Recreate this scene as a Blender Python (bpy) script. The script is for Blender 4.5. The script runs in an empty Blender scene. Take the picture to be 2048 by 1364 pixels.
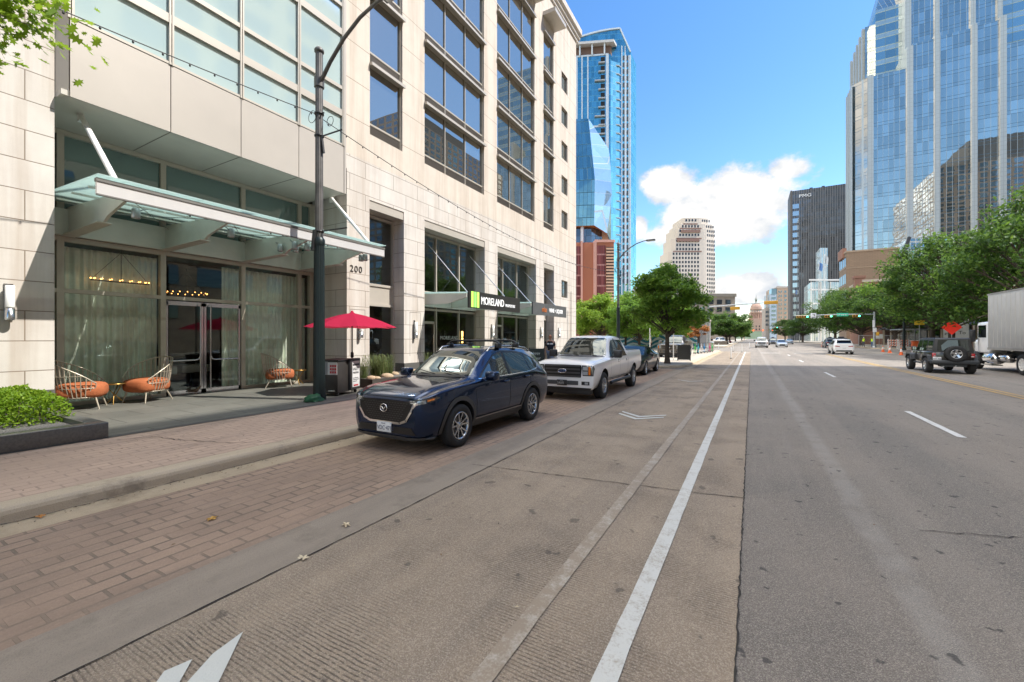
import bpy, bmesh, math, random
from mathutils import Vector, Matrix
from mathutils.bvhtree import BVHTree
from mathutils.geometry import delaunay_2d_cdt
S = bpy.context.scene
COL = S.collection
R = math.radians
rnd = random.Random(7)

# ------------------------------------------------------------------ objects
def tag(o, label=None, cat=None, group=None, kind=None):
    if label: o['label'] = label
    if cat: o['category'] = cat
    if group: o['group'] = group
    if kind: o['kind'] = kind
    return o

def thing(name, label, cat, loc=(0, 0, 0), rz=0.0, group=None):
    o = bpy.data.objects.new(name, None)
    o.empty_display_size = .2
    COL.objects.link(o)
    o.location = loc
    o.rotation_euler = (0, 0, rz)
    return tag(o, label, cat, group)

def copy_tree(o, parent=None):
    c = o.copy()
    COL.objects.link(c)
    c.parent = parent
    for ch in list(o.children):
        copy_tree(ch, c)
    return c

class MB:
    """collects geometry, links it as ONE mesh object"""
    def __init__(s):
        s.v = []; s.f = []; s.m = []; s.sm = []
    def add(s, vs, fs, m=0, smooth=False):
        b = len(s.v)
        s.v += [tuple(p) for p in vs]
        for f in fs:
            s.f.append([i + b for i in f]); s.m.append(m); s.sm.append(smooth)
        return s
    def box(s, x0, x1, y0, y1, z0, z1, m=0):
        return s.add([(x0, y0, z0), (x1, y0, z0), (x1, y1, z0), (x0, y1, z0), (x0, y0, z1), (x1, y0, z1), (x1, y1, z1), (x0, y1, z1)],
                     [(0, 3, 2, 1), (4, 5, 6, 7), (0, 1, 5, 4), (1, 2, 6, 5), (2, 3, 7, 6), (3, 0, 4, 7)], m)
    def bbox(s, x0, x1, y0, y1, z0, z1, b=.02, m=0):
        """box with chamfered edges"""
        bm = bmesh.new()
        bmesh.ops.create_cube(bm, size=1)
        for v in bm.verts:
            v.co = ((x0 + x1) / 2 + v.co.x * (x1 - x0), (y0 + y1) / 2 + v.co.y * (y1 - y0), (z0 + z1) / 2 + v.co.z * (z1 - z0))
        bmesh.ops.bevel(bm, geom=bm.edges[:], offset=b, segments=2, affect='EDGES', profile=.5)
        s.bm(bm, m, True); return s
    def bm(s, bm, m=0, smooth=False, mtx=None):
        if mtx: bm.transform(mtx)
        bm.verts.index_update()
        s.add([v.co[:] for v in bm.verts], [[v.index for v in f.verts] for f in bm.faces], m, smooth)
        bm.free()
    def quad(s, a, b, c, d, m=0, smooth=False):
        return s.add([a, b, c, d], [(0, 1, 2, 3)], m, smooth)
    def bar(s, p, q, w, h=None, m=0, up=(0, 0, 1)):
        """rectangular bar from p to q"""
        h = h or w
        p = Vector(p); q = Vector(q); d = (q - p).normalized()
        u = Vector(up)
        if abs(d.dot(u)) > .99: u = Vector((1, 0, 0))
        a = d.cross(u).normalized() * (w / 2); b = a.cross(d).normalized() * (h / 2)
        vs = [p - a - b, p + a - b, p + a + b, p - a + b, q - a - b, q + a - b, q + a + b, q - a + b]
        return s.add(vs, [(0, 1, 2, 3), (7, 6, 5, 4), (0, 4, 5, 1), (1, 5, 6, 2), (2, 6, 7, 3), (3, 7, 4, 0)], m)
    def tube(s, pts, r, n=8, m=0, cap=True, smooth=True):
        """round tube through points; r number or list"""
        pts = [Vector(p) for p in pts]
        rs = r if isinstance(r, (list, tuple)) else [r] * len(pts)
        vs = []; fs = []
        d0 = (pts[1] - pts[0]).normalized()
        a = d0.orthogonal().normalized()
        for i, p in enumerate(pts):
            if i == 0: d = d0
            elif i == len(pts) - 1: d = (pts[i] - pts[i - 1]).normalized()
            else: d = ((pts[i + 1] - p).normalized() + (p - pts[i - 1]).normalized()).normalized()
            a = (a - d * a.dot(d)).normalized(); b = d.cross(a)
            for k in range(n):
                t = 2 * math.pi * k / n
                vs.append(p + (a * math.cos(t) + b * math.sin(t)) * rs[i])
        for i in range(len(pts) - 1):
            for k in range(n):
                k2 = (k + 1) % n
                fs.append((i * n + k, i * n + k2, (i + 1) * n + k2, (i + 1) * n + k))
        s.add(vs, fs, m, smooth)
        if cap:
            e = (len(pts) - 1) * n
            s.add([vs[k] for k in range(n)], [tuple(reversed(range(n)))], m)
            s.add([vs[e + k] for k in range(n)], [tuple(range(n))], m)
        return s
    def lathe(s, prof, c=(0, 0, 0), axis='z', n=24, m=0, smooth=True):
        """prof: (radius, height) list revolved round the axis through c"""
        vs = []; fs = []; c = Vector(c)
        for r, h in prof:
            for k in range(n):
                t = 2 * math.pi * k / n
                x, y = r * math.cos(t), r * math.sin(t)
                vs.append(c + Vector({'z': (x, y, h), 'x': (h, x, y), 'y': (y, h, x)}[axis]))
        for i in range(len(prof) - 1):
            for k in range(n):
                k2 = (k + 1) % n
                fs.append((i * n + k, i * n + k2, (i + 1) * n + k2, (i + 1) * n + k))
        return s.add(vs, fs, m, smooth)
    def prism(s, poly, axis, a, b, m=0):
        """2D polygon extruded along an axis from a to b"""
        n = len(poly)
        def P(p, h): return {'x': (h, p[0], p[1]), 'y': (p[0], h, p[1]), 'z': (p[0], p[1], h)}[axis]
        vs = [P(p, a) for p in poly] + [P(p, b) for p in poly]
        fs = [tuple(range(n)), tuple(reversed(range(n, 2 * n)))] + [(i, i + n, (i + 1) % n + n, (i + 1) % n) for i in range(n)]
        return s.add(vs, fs, m)
    def ball(s, c, r, n=10, m=0, sc=(1, 1, 1)):
        bm = bmesh.new(); bmesh.ops.create_uvsphere(bm, u_segments=n, v_segments=max(4, n * 2 // 3), radius=r)
        s.bm(bm, m, True, Matrix.Translation(c) @ Matrix.Diagonal((*sc, 1))); return s
    def mesh(s, name, mats, off=None, fix=True):
        me = bpy.data.meshes.new(name)
        vs = s.v if off is None else [(p[0] - off[0], p[1] - off[1], p[2] - off[2]) for p in s.v]
        me.from_pydata(vs, [], s.f)
        for x in (mats if isinstance(mats, (list, tuple)) else [mats]): me.materials.append(x)
        me.polygons.foreach_set('material_index', s.m)
        me.polygons.foreach_set('use_smooth', s.sm)
        me.update()
        if fix:
            bm = bmesh.new(); bm.from_mesh(me)
            bmesh.ops.recalc_face_normals(bm, faces=bm.faces[:])
            bm.to_mesh(me); bm.free()
        return me
    def build(s, name, mats, parent=None, world=False, fix=True):
        off = parent.location if (world and parent is not None) else None
        if world and parent is not None and parent.parent is not None: off = Vector(parent.location) + Vector(parent.parent.location)
        o = bpy.data.objects.new(name, s.mesh(name, mats, off, fix))
        COL.objects.link(o)
        o.parent = parent
        return o

def obj(name, me, parent=None, mat=None):
    o = bpy.data.objects.new(name, me); COL.objects.link(o); o.parent = parent
    if mat:
        o.material_slots[0].link = 'OBJECT'; o.material_slots[0].material = mat
    return o

def text_mb(txt, size, mtx, ext=.01, m=0, spacing=1.0, xscale=1.0, align='LEFT'):
    """lettering turned into mesh data: returns an MB"""
    cu = bpy.data.curves.new('lettering', 'FONT')
    cu.body = txt; cu.size = size; cu.extrude = ext; cu.space_character = spacing; cu.align_x = align
    cu.resolution_u = 3
    o = bpy.data.objects.new('lettering', cu); COL.objects.link(o)
    dg = bpy.context.evaluated_depsgraph_get()
    me = bpy.data.meshes.new_from_object(o.evaluated_get(dg))
    me.transform(mtx @ Matrix.Diagonal((xscale, 1, 1, 1)))
    b = MB(); b.add([v.co[:] for v in me.vertices], [list(p.vertices) for p in me.polygons], m)
    bpy.data.objects.remove(o); bpy.data.curves.remove(cu); bpy.data.meshes.remove(me)
    return b

def frame_to(origin, right, up):
    """matrix placing XY-plane lettering with x along right and y along up"""
    r = Vector(right).normalized(); u = Vector(up).normalized(); n = r.cross(u)
    M = Matrix.Identity(4)
    for i, a in enumerate((r, u, n)):
        for j in range(3): M[j][i] = a[j]
    M.translation = Vector(origin)
    return M

# ------------------------------------------------------------------ materials
class NT:
    def __init__(s, name):
        s.mat = bpy.data.materials.new(name); s.mat.use_nodes = True
        s.t = s.mat.node_tree; s.b = s.t.nodes['Principled BSDF']; s.out = s.t.nodes['Material Output']
    def n(s, kind, **kw):
        x = s.t.nodes.new('ShaderNode' + kind)
        for k, v in kw.items():
            if k.startswith('i_'):
                key = k[2:]
                key = int(key) if key.isdigit() else key.replace('_', ' ')
                s.set(x.inputs[key], v)
            else: setattr(x, k, v)
        return x
    def set(s, inp, v):
        if isinstance(v, bpy.types.NodeSocket): s.t.links.new(v, inp)
        elif isinstance(v, bpy.types.Node): s.t.links.new(v.outputs[0], inp)
        else:
            if hasattr(inp.default_value, '__len__') and not hasattr(v, '__len__'): v = [v] * len(inp.default_value)
            if hasattr(inp.default_value, '__len__') and len(inp.default_value) == 4 and len(v) == 3: v = (*v, 1)
            inp.default_value = v
    def link(s, a, b): s.t.links.new(a, b)
    def math(s, op, a, b=0.0, clamp=False):
        x = s.n('Math', operation=op, use_clamp=clamp); s.set(x.inputs[0], a); s.set(x.inputs[1], b); return x.outputs[0]
    def mix(s, f, a, b, mode='MIX'):
        x = s.n('Mix', data_type='RGBA', blend_type=mode); x.clamp_factor = True
        s.set(x.inputs[0], f); s.set(x.inputs[6], a); s.set(x.inputs[7], b); return x.outputs[2]
    def ramp(s, v, a, b, smooth=False):
        x = s.n('MapRange'); x.clamp = True
        if smooth: x.interpolation_type = 'SMOOTHSTEP'
        s.set(x.inputs[0], v); x.inputs[1].default_value = a; x.inputs[2].default_value = b; return x.outputs[0]
    def noise(s, vec, scale, detail=3, rough=.55, w=None):
        x = s.n('TexNoise'); s.set(x.inputs['Vector'], vec); x.inputs['Scale'].default_value = scale
        x.inputs['Detail'].default_value = detail; x.inputs['Roughness'].default_value = rough
        return x.outputs[0]
    def obj(s): return s.n('TexCoord').outputs['Object']
    def pos(s): return s.n('NewGeometry').outputs['Position']
    def scale(s, vec, sc):
        x = s.n('VectorMath', operation='MULTIPLY'); s.set(x.inputs[0], vec); x.inputs[1].default_value = sc; return x.outputs[0]
    def bump(s, h, dist=.01, strength=1.0):
        x = s.n('Bump'); x.inputs['Strength'].default_value = strength; x.inputs['Distance'].default_value = dist
        s.set(x.inputs['Height'], h); s.link(x.outputs[0], s.b.inputs['Normal']); return x
    def base(s, v): s.set(s.b.inputs['Base Color'], v)
    def p(s, **kw):
        for k, v in kw.items(): s.set(s.b.inputs[k.replace('_', ' ')], v)
        return s

_mc = {}
def M(name, col, rough=.6, metal=0.0, var=.12, vs=3.0, bump=0.0, bs=40.0, coat=0.0, emit=0.0, spec=.5, ior=1.5):
    if name in _mc: return _mc[name]
    t = NT(name)
    co = t.obj()
    n1 = t.noise(co, vs, 4, .6)
    k = t.ramp(n1, .25, .75)
    a = [max(0, c * (1 - var)) for c in col]; b = [min(1, c * (1 + var)) for c in col]
    t.base(t.mix(k, a, b))
    t.p(Roughness=rough, Metallic=metal, IOR=ior, Coat_Weight=coat, Coat_Roughness=.03)
    t.b.inputs['Specular IOR Level'].default_value = spec
    if bump: t.bump(t.noise(co, bs, 3), bump)
    if emit:
        t.set(t.b.inputs['Emission Color'], col); t.b.inputs['Emission Strength'].default_value = emit
    _mc[name] = t.mat
    return t.mat

def glass_mat(name, tint, refl=.12, dark=(.02, .025, .03), opaque=True, wob=.0, rough=.01, wobs=.4, maxr=.85):
    """window glass: clear or dark body under a mirror-like coat whose strength rises at grazing angles"""
    t = NT(name)
    lw = t.n('LayerWeight'); lw.inputs[0].default_value = .35
    fac = t.math('ADD', t.math('MULTIPLY', lw.outputs['Facing'], maxr - refl), refl, True)
    gl = t.n('BsdfGlossy'); t.set(gl.inputs['Color'], tint); gl.inputs['Roughness'].default_value = rough
    if opaque:
        base = t.n('BsdfDiffuse'); t.set(base.inputs['Color'], dark)
    else:
        base = t.n('BsdfTransparent'); t.set(base.inputs['Color'], dark)
    if wob:
        bp = t.n('Bump'); bp.inputs['Distance'].default_value = wob
        t.set(bp.inputs['Height'], t.noise(t.obj(), wobs, 2)); t.link(bp.outputs[0], gl.inputs['Normal'])
    mx = t.n('MixShader'); t.set(mx.inputs[0], fac); t.link(base.outputs[0], mx.inputs[1]); t.link(gl.outputs[0], mx.inputs[2])
    t.link(mx.outputs[0], t.out.inputs['Surface'])
    return t.mat

def brick_mat(name, c1, c2, cm, bw, bh, mortar=.008, offset=.5, rough=.7, plane='wall', var=.25, bump=.004, streak=0.0, shift=(0, 0), mvar=1.5, fade=False):
    t = NT(name)
    p = t.pos(); sp = t.n('SeparateXYZ'); t.link(p, sp.inputs[0])
    cb = t.n('CombineXYZ')
    if plane == 'wall':
        u = t.math('ADD', sp.outputs[0], sp.outputs[1]); v = sp.outputs[2]
    elif plane == 'alongy':
        u = sp.outputs[1]; v = sp.outputs[0]
    else:
        u = sp.outputs[0]; v = sp.outputs[1]
    t.set(cb.inputs[0], t.math('ADD', u, shift[0])); t.set(cb.inputs[1], t.math('ADD', v, shift[1]))
    bt = t.n('TexBrick'); t.link(cb.outputs[0], bt.inputs['Vector'])
    bt.offset = offset; bt.offset_frequency = 2; bt.squash = 1
    t.set(bt.inputs['Color1'], c1); t.set(bt.inputs['Color2'], c2); t.set(bt.inputs['Mortar'], cm)
    bt.inputs['Scale'].default_value = 1; bt.inputs['Mortar Size'].default_value = mortar
    bt.inputs['Mortar Smooth'].default_value = .1; bt.inputs['Bias'].default_value = 0
    bt.inputs['Brick Width'].default_value = bw; bt.inputs['Row Height'].default_value = bh
    n1 = t.noise(p, mvar, 5, .65); n2 = t.noise(p, 90, 2, .6)
    k = t.math('ADD', t.math('MULTIPLY', t.ramp(n1, .3, .7), var), t.math('MULTIPLY', t.ramp(n2, .3, .7), var * .8))
    src = bt.outputs['Color']
    if fade:   # joints filled with grit in places, chipped and stained bricks elsewhere
        src = t.mix(t.math('MULTIPLY', t.ramp(t.noise(p, 1.6, 4, .6), .40, .62), .8), src, t.mix(t.noise(p, 9, 4, .7), c2, c1))
        src = t.mix(t.math('MULTIPLY', t.ramp(t.noise(t.scale(p, (1.6, .35, 1)), 1.0, 5, .7), .5, .72), .55), src, (.135, .115, .098))
        src = t.mix(t.math('MULTIPLY', t.ramp(t.noise(p, 45, 3, .7), .55, .75), .5), src, [c * 1.5 for c in c1])
    col = t.mix(t.math('MULTIPLY', k, 1.0), src, [c * .45 for c in c1])
    if streak:
        st = t.noise(t.scale(p, (2.2, 2.2, .12)), 1.0, 4, .7)
        col = t.mix(t.math('MULTIPLY', t.ramp(st, .44, .74), streak), col, (.30, .20, .12))
    t.base(col); t.p(Roughness=rough)
    h = t.math('ADD', t.math('MULTIPLY', bt.outputs['Fac'], -1.0), t.math('MULTIPLY', n2, .25))
    t.bump(h, bump)
    return t.mat

# plain shared materials
STEEL = M('brushed_steel', (.55, .56, .57), .25, 1.0, .05)
CHROME = M('chrome', (.8, .8, .82), .08, 1.0, .02)
BLACKP = M('black_plastic', (.018, .018, .02), .45, 0, .1)
RUBBER = M('tyre_rubber', (.022, .022, .023), .8, 0, .15, 8, .002, 60)
DARK = M('dark_void', (.01, .01, .011), .9)
WHITEP = M('white_paint', (.82, .81, .79), .45, 0, .05)
GREYM = M('grey_metal', (.33, .34, .34), .45, .5, .08)
GALV = M('galvanised_steel', (.42, .44, .45), .4, .8, .12, 6)
BEIGEM = M('beige_metal', (.50, .46, .40), .38, .15, .06, 1.2)
PANELM = M('champagne_panel', (.50, .46, .41), .34, .15, .05, .7)
SOFFIT = M('soffit_panel', (.54, .51, .45), .55, 0, .06, 1)
FRAMEM = M('bronze_frame', (.46, .42, .35), .4, .1, .05)
CANOPYM = M('canopy_steel', (.60, .61, .55), .45, .1, .08, 2)
ALUM = M('white_aluminium', (.72, .71, .70), .3, .3, .04)
LOUVRE = M('louvre_bronze', (.21, .185, .16), .5, .3, .06)
BULB = M('warm_bulb', (1, .42, .10), .4, emit=2.2)
TAILRED = M('tail_lamp_red', (.42, .012, .015), .12, 0, .1, coat=1)
AMBER = M('amber_lens', (.8, .22, .03), .12, coat=1)
LENS = M('lamp_lens', (.62, .64, .66), .08, .35, .1, 12, coat=1)
PLATEM = M('plate_white', (.72, .73, .74), .4)
SHADE_H = 49.3
SUNE, SKYS, EXPO, SKYSAT, SKYV, CLOUDK, CLOUDFILL = 2.0, .115, 1.8, 1.24, .68, 2.9, 5.1
# azimuth right of the street axis, elevation, half sizes, strength
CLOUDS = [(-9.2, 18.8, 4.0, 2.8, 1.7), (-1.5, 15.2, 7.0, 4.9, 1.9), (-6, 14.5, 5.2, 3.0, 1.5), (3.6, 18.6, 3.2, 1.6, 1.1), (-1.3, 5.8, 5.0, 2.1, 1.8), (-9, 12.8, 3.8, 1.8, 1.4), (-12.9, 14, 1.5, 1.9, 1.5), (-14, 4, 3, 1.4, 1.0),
          (0, 90, 200, 30, 1.6), (-120, 50, 60, 40, 1.3), (-150, 25, 50, 22, 1.2)]  # unseen banks overhead and behind, added to fill the shaded street
# ================================================================== SETTING: ground, road, pavements
def xsep(t):
    p = t.pos(); s = t.n('SeparateXYZ'); t.link(p, s.inputs[0]); return p, s.outputs[0], s.outputs[1]
def band(t, x, c, w, soft):
    """1 inside |x-c|<w, falling to 0 over soft"""
    d = t.math('ABSOLUTE', t.math('SUBTRACT', x, c))
    m = t.n('MapRange'); m.clamp = True; m.interpolation_type = 'SMOOTHSTEP'
    t.set(m.inputs[0], d); m.inputs[1].default_value = w; m.inputs[2].default_value = w + soft
    m.inputs[3].default_value = 1; m.inputs[4].default_value = 0
    return m.outputs[0]

def aggregate(t, p, scale, lo, hi):
    v = t.n('TexVoronoi'); v.feature = 'F1'; t.set(v.inputs['Vector'], p); v.inputs['Scale'].default_value = scale
    s = t.n('SeparateColor'); t.link(v.outputs['Color'], s.inputs[0])
    return t.ramp(s.outputs[0], lo, hi), v.outputs['Distance']

def asphalt_mat():
    t = NT('asphalt'); p, x, y = xsep(t)
    long1 = t.noise(t.scale(p, (1.1, .05, 1)), 1.0, 5, .6)
    long2 = t.noise(t.scale(p, (3.5, .03, 1)), 1.0, 4, .6)
    blot = t.noise(p, .35, 5, .6)
    fine = t.noise(p, 130, 2, .6)
    ag, ad = aggregate(t, p, 190, .45, .95)
    c = t.mix(t.ramp(long1, .38, .64), (.120, .106, .094), (.215, .190, .165))
    c = t.mix(t.math('MULTIPLY', t.ramp(blot, .42, .62), .75), c, (.225, .19, .16))
    c = t.mix(t.math('MULTIPLY', t.ramp(long2, .55, .75), .4), c, (.10, .094, .089))
    # pale scar of a removed lane line and worn wheel tracks
    sc = t.math('MULTIPLY', band(t, t.math('ADD', x, t.math('MULTIPLY', t.noise(p, .5, 2), .25)), 1.12, .05, .12), t.ramp(t.noise(p, 2.2, 4), .25, .6))
    c = t.mix(t.math('MULTIPLY', sc, .46), c, (.34, .32, .295))
    tr = t.math('ADD', band(t, x, 2.1, .2, .5), band(t, x, 5.1, .25, .5))
    c = t.mix(t.math('MULTIPLY', t.math('MULTIPLY', tr, t.ramp(t.noise(t.scale(p, (1, .15, 1)), 1.0, 4), .3, .65)), .6), c, (.115, .108, .10))
    c = t.mix(t.math('MULTIPLY', ag, .75), c, (.40, .355, .30))
    c = t.mix(t.math('MULTIPLY', t.ramp(fine, .5, .72), .55), c, (.05, .048, .046))
    sp = t.noise(p, 5.5, 3, .5)
    c = t.mix(t.math('MULTIPLY', t.ramp(sp, .66, .69), .75), c, (.03, .03, .03))
    t.base(c); t.p(Roughness=.78)
    t.bump(t.math('ADD', t.math('MULTIPLY', ad, -.6), fine), .008)
    return t.mat

def concrete_lane_mat():
    t = NT('lane_concrete'); p, x, y = xsep(t)
    blot = t.noise(p, .45, 6, .65)
    long1 = t.noise(t.scale(p, (1.5, .07, 1)), 1.0, 5, .65)
    fine = t.noise(p, 110, 2, .65)
    ag, ad = aggregate(t, p, 150, .45, .95)
    c = t.mix(t.ramp(blot, .3, .7), (.205, .158, .114), (.305, .24, .174))
    c = t.mix(t.math('MULTIPLY', t.ramp(long1, .46, .7), .65), c, (.150, .122, .097))
    c = t.mix(t.math('MULTIPLY', ag, .55), c, (.44, .37, .29))
    c = t.mix(t.math('MULTIPLY', t.ramp(fine, .5, .75), .5), c, (.085, .066, .05))
    # tined transverse grooves, worn away in patches
    yy = t.math('ADD', y, t.math('MULTIPLY', t.noise(p, 3, 2), .03))
    gr = t.math('SINE', t.math('MULTIPLY', yy, 230.0))
    wear = t.ramp(t.noise(p, 1.1, 4, .6), .44, .62)
    g = t.math('MULTIPLY', t.ramp(gr, .35, .9), t.math('MULTIPLY', wear, t.ramp(t.noise(p, 34, 2), .32, .52)))
    c = t.mix(t.math('MULTIPLY', g, .72), c, (.07, .055, .042))
    sp = t.noise(p, 4.3, 3, .5)
    c = t.mix(t.math('MULTIPLY', t.ramp(sp, .67, .70), .6), c, (.05, .04, .035))
    t.base(c); t.p(Roughness=.8)
    t.bump(t.math('ADD', t.math('MULTIPLY', g, -1.2), fine), .006)
    return t.mat

def worn_concrete_mat(name, a, b, stain=(.09, .075, .06), st=.5, long=True):
    t = NT(name); p, x, y = xsep(t)
    n1 = t.noise(t.scale(p, (2.5, .25, 1)) if long else p, 1.0, 5, .65)
    n2 = t.noise(p, 1.7, 5, .7); fine = t.noise(p, 120, 2, .6)
    c = t.mix(t.ramp(n1, .3, .7), a, b)
    c = t.mix(t.math('MULTIPLY', t.ramp(n2, .52, .75), st), c, stain)
    c = t.mix(t.math('MULTIPLY', t.ramp(fine, .5, .75), .35), c, [k * .45 for k in a])
    t.base(c); t.p(Roughness=.8); t.bump(fine, .004)
    return t.mat

def paint_mat(name, col, wear_lo, wear_hi, under=(.24, .19, .145)):
    t = NT(name); p, x, y = xsep(t)
    n1 = t.noise(p, 7, 6, .75); n2 = t.noise(p, 60, 3, .7); n3 = t.noise(p, .6, 3)
    k = t.math('ADD', t.math('MULTIPLY', n1, .5), t.math('ADD', t.math('MULTIPLY', n2, .3), t.math('MULTIPLY', n3, .2)))
    c = t.mix(t.ramp(k, wear_lo, wear_hi), under, col)
    t.base(c); t.p(Roughness=.6); t.bump(n2, .004)
    return t.mat

ASPH = asphalt_mat(); CONC = concrete_lane_mat()
BANDC = worn_concrete_mat('band_concrete', (.19, .158, .126), (.285, .238, .188), (.13, .105, .08), .75)
KERBC = worn_concrete_mat('kerb_concrete', (.44, .355, .25), (.54, .445, .325), (.14, .11, .078), .85)
GUTC = worn_concrete_mat('gutter_concrete', (.36, .285, .19), (.43, .345, .24), (.17, .125, .08), .8)
WALKC = worn_concrete_mat('walk_concrete', (.40, .35, .29), (.48, .43, .36), (.22, .18, .14), .5, False)
ROADBRICK = brick_mat('lane_brick', (.38, .27, .195), (.29, .205, .15), (.13, .105, .082), .31, .165, .012, .5, .85, 'alongy', .40, .006, mvar=.9, fade=True)
WALKBRICK = brick_mat('walk_brick', (.58, .42, .315), (.50, .36, .27), (.34, .25, .19), .31, .165, .010, .5, .8, 'alongy', .3, .005, mvar=.8, fade=True)
SLATE = brick_mat('slate_paver', (.20, .195, .168), (.155, .155, .138), (.045, .042, .036), 1.2, .9, .012, .5, .55, 'alongy', .5, .003, mvar=.9)
LINEW = paint_mat('line_paint', (.50, .50, .47), .34, .50, (.25, .20, .147))
LINEF = paint_mat('faded_line_paint', (.44, .41, .36), .48, .66, (.245, .195, .143))
ARROWW = paint_mat('arrow_paint', (.50, .51, .48), .30, .44)
DASHW = paint_mat('dash_paint', (.60, .60, .58), .32, .5, (.15, .14, .13))
YELL = paint_mat('yellow_paint', (.55, .33, .06), .38, .56, (.16, .145, .13))
CRACKM = M('crack_filler', (.03, .026, .022), .9)

def sheet(name, x0, x1, y0, y1, z, mat, kind='structure', jit=0.0, seg=1):
    b = MB(); r2 = random.Random(3)
    ys = [y0 + (y1 - y0) * (i / seg) ** (1.0 if seg < 40 else 1.8) for i in range(seg + 1)]
    prev = None
    for y in ys:
        cur = (x0 + r2.uniform(-jit, jit), x1 + r2.uniform(-jit, jit), y)
        if prev: b.quad((prev[0], prev[2], z), (prev[1], prev[2], z), (cur[1], y, z), (cur[0], y, z))
        prev = cur
    o = b.build(name, mat); return tag(o, kind=kind)

# far ground and the carriageway
g = MB(); g.quad((-3500, -1500, -.06), (3500, -1500, -.06), (3500, 5500, -.06), (-3500, 5500, -.06))
tag(g.build('ground', M('far_ground', (.13, .14, .09), .9, vs=.05)), kind='structure')
sheet('road', -320, 320, -60, 1500, 0, ASPH)
sheet('bike_lane', -3.27, -.08, -30, 63, .004, CONC)
sheet('road_band', -3.85, -3.262, -30, 26.3, .006, BANDC, jit=.006, seg=60)
sheet('parking_lane', -6.02, -3.845, -30, 26.2, .003, ROADBRICK)
sheet('gutter', -6.5, -6.015, -30, 25.4, .005, GUTC)
sheet('bulb_gutter', -3.52, -3.15, 27.2, 62, .008, GUTC)
# seams and cracks
def crack(name, pts, w, z, amp=.02, step=.06):
    b = MB(); r2 = random.Random(len(name)); prev = None
    for (x0, y0), (x1, y1) in zip(pts, pts[1:]):
        d = Vector((x1 - x0, y1 - y0, 0)); n = max(2, int(d.length / step)); nn = Vector((-d.y, d.x, 0)).normalized()
        for i in range(n + 1):
            c = Vector((x0, y0, z)) + d * (i / n) + nn * r2.uniform(-amp, amp)
            ww = w * r2.uniform(.35, 1.3) / 2
            cur = (c - nn * ww, c + nn * ww)
            if prev: b.quad(prev[0], prev[1], cur[1], cur[0])
            prev = cur
    return tag(b.build(name, CRACKM), kind='structure')
crack('road_seam', [(-.078, .5), (-.079, 8), (-.08, 40)], .013, .010, .006, .05)
crack('lane_joint', [(-3.53, 5.09), (-3.21, 5.13), (-.64, 5.46), (-.06, 5.55)], .016, .011, .01)
crack('lane_joint', [(-3.27, 14.6), (-.06, 15.0)], .016, .011, .01)
crack('lane_joint', [(-3.27, 24.0), (-.06, 24.4)], .016, .011, .01)
crack('road_crack', [(.0, 12.4), (1.2, 12.6), (2.0, 12.5), (3.3, 12.9)], .012, .009, .03)
crack('road_crack', [(3.4, 8.0), (4.6, 8.2), (5.6, 8.1), (7.0, 8.5)], .012, .009, .03)
crack('road_crack', [(.1, 19.0), (2.2, 19.3), (4.4, 19.2), (7.0, 19.6)], .014, .009, .03)
crack('road_crack', [(1.4, 5.45), (2.18, 5.71), (3.2, 5.9)], .013, .009, .02)
crack('band_edge', [(-3.262, .4), (-3.262, 26)], .014, .011, .006, .12)
crack('gutter_crack', [(-6.43, .8), (-6.40, 2.4), (-6.445, 4.5), (-6.44, 6.0)], .018, .012, .02, .08)
crack('walk_crack', [(-9.1, 2.9), (-8.9, 3.3), (-8.3, 3.4), (-7.2, 3.75), (-6.9, 4.0)], .018, .162, .03, .1)

# kerbs: one section swept along the road edge
def rounded(pts, r, n=6):
    out = [pts[0]]
    for a, b, c in zip(pts, pts[1:], pts[2:]):
        a, b, c = Vector(a), Vector(b), Vector(c)
        p = b + (a - b).normalized() * min(r, (a - b).length * .49); q = b + (c - b).normalized() * min(r, (c - b).length * .49)
        for i in range(n + 1):
            t = i / n; out.append(tuple((p * (1 - t) + b * t) * (1 - t) + (b * (1 - t) + q * t) * t))
    return out + [pts[-1]]
def kerb(name, path, side, joints=True):
    """path: outer road edge; side +1 puts the pavement left of the walking direction"""
    sec = [(0, 0), (.014, .085), (.03, .12), (.06, .145), (.10, .155), (.28, .157), (.28, 0)]
    b = MB(); rows = []
    for i, p in enumerate(path):
        a = Vector(path[max(0, i - 1)]); c = Vector(path[min(len(path) - 1, i + 1)])
        d = (c - a).normalized(); n = Vector((-d.y, d.x)) * side
        rows.append([(p[0] + n.x * s, p[1] + n.y * s, z) for s, z in sec])
    k = len(sec)
    vs = [v for r in rows for v in r]
    b.add(vs, [(i * k + j, i * k + j + 1, (i + 1) * k + j + 1, (i + 1) * k + j) for i in range(len(rows) - 1) for j in range(k - 1)], 0, False)
    return tag(b.build(name, KERBC), kind='structure')
left_path = rounded([(-6.45, -30), (-6.45, 25.6), (-3.48, 27.3), (-3.48, 63.8), (-60, 64.2)], 2.2)
lp2 = []
for a, c in zip(left_path, left_path[1:]):
    a, c = Vector(a), Vector(c); n = max(1, int((c - a).length / 1.5)) if (c - a).length < 70 else 4
    lp2 += [tuple(a.lerp(c, i / n)) for i in range(n)]
left_path = lp2 + [left_path[-1]]
kerb('kerb', left_path, 1)
kerb('kerb', rounded([(17.3, -30), (17.3, 62.5), (60, 63.5)], 2.5), -1)
kerb('kerb', rounded([(-60, 88), (-4.2, 89), (-4.2, 600)], 2.5), -1)
kerb('kerb', rounded([(60, 88), (17.3, 89), (17.3, 600)], 2.5), 1)
def slab(name, poly, mat, z=.15):
    b = MB(); b.prism(poly, 'z', -.04, z); return tag(b.build(name, mat), kind='structure')
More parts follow.
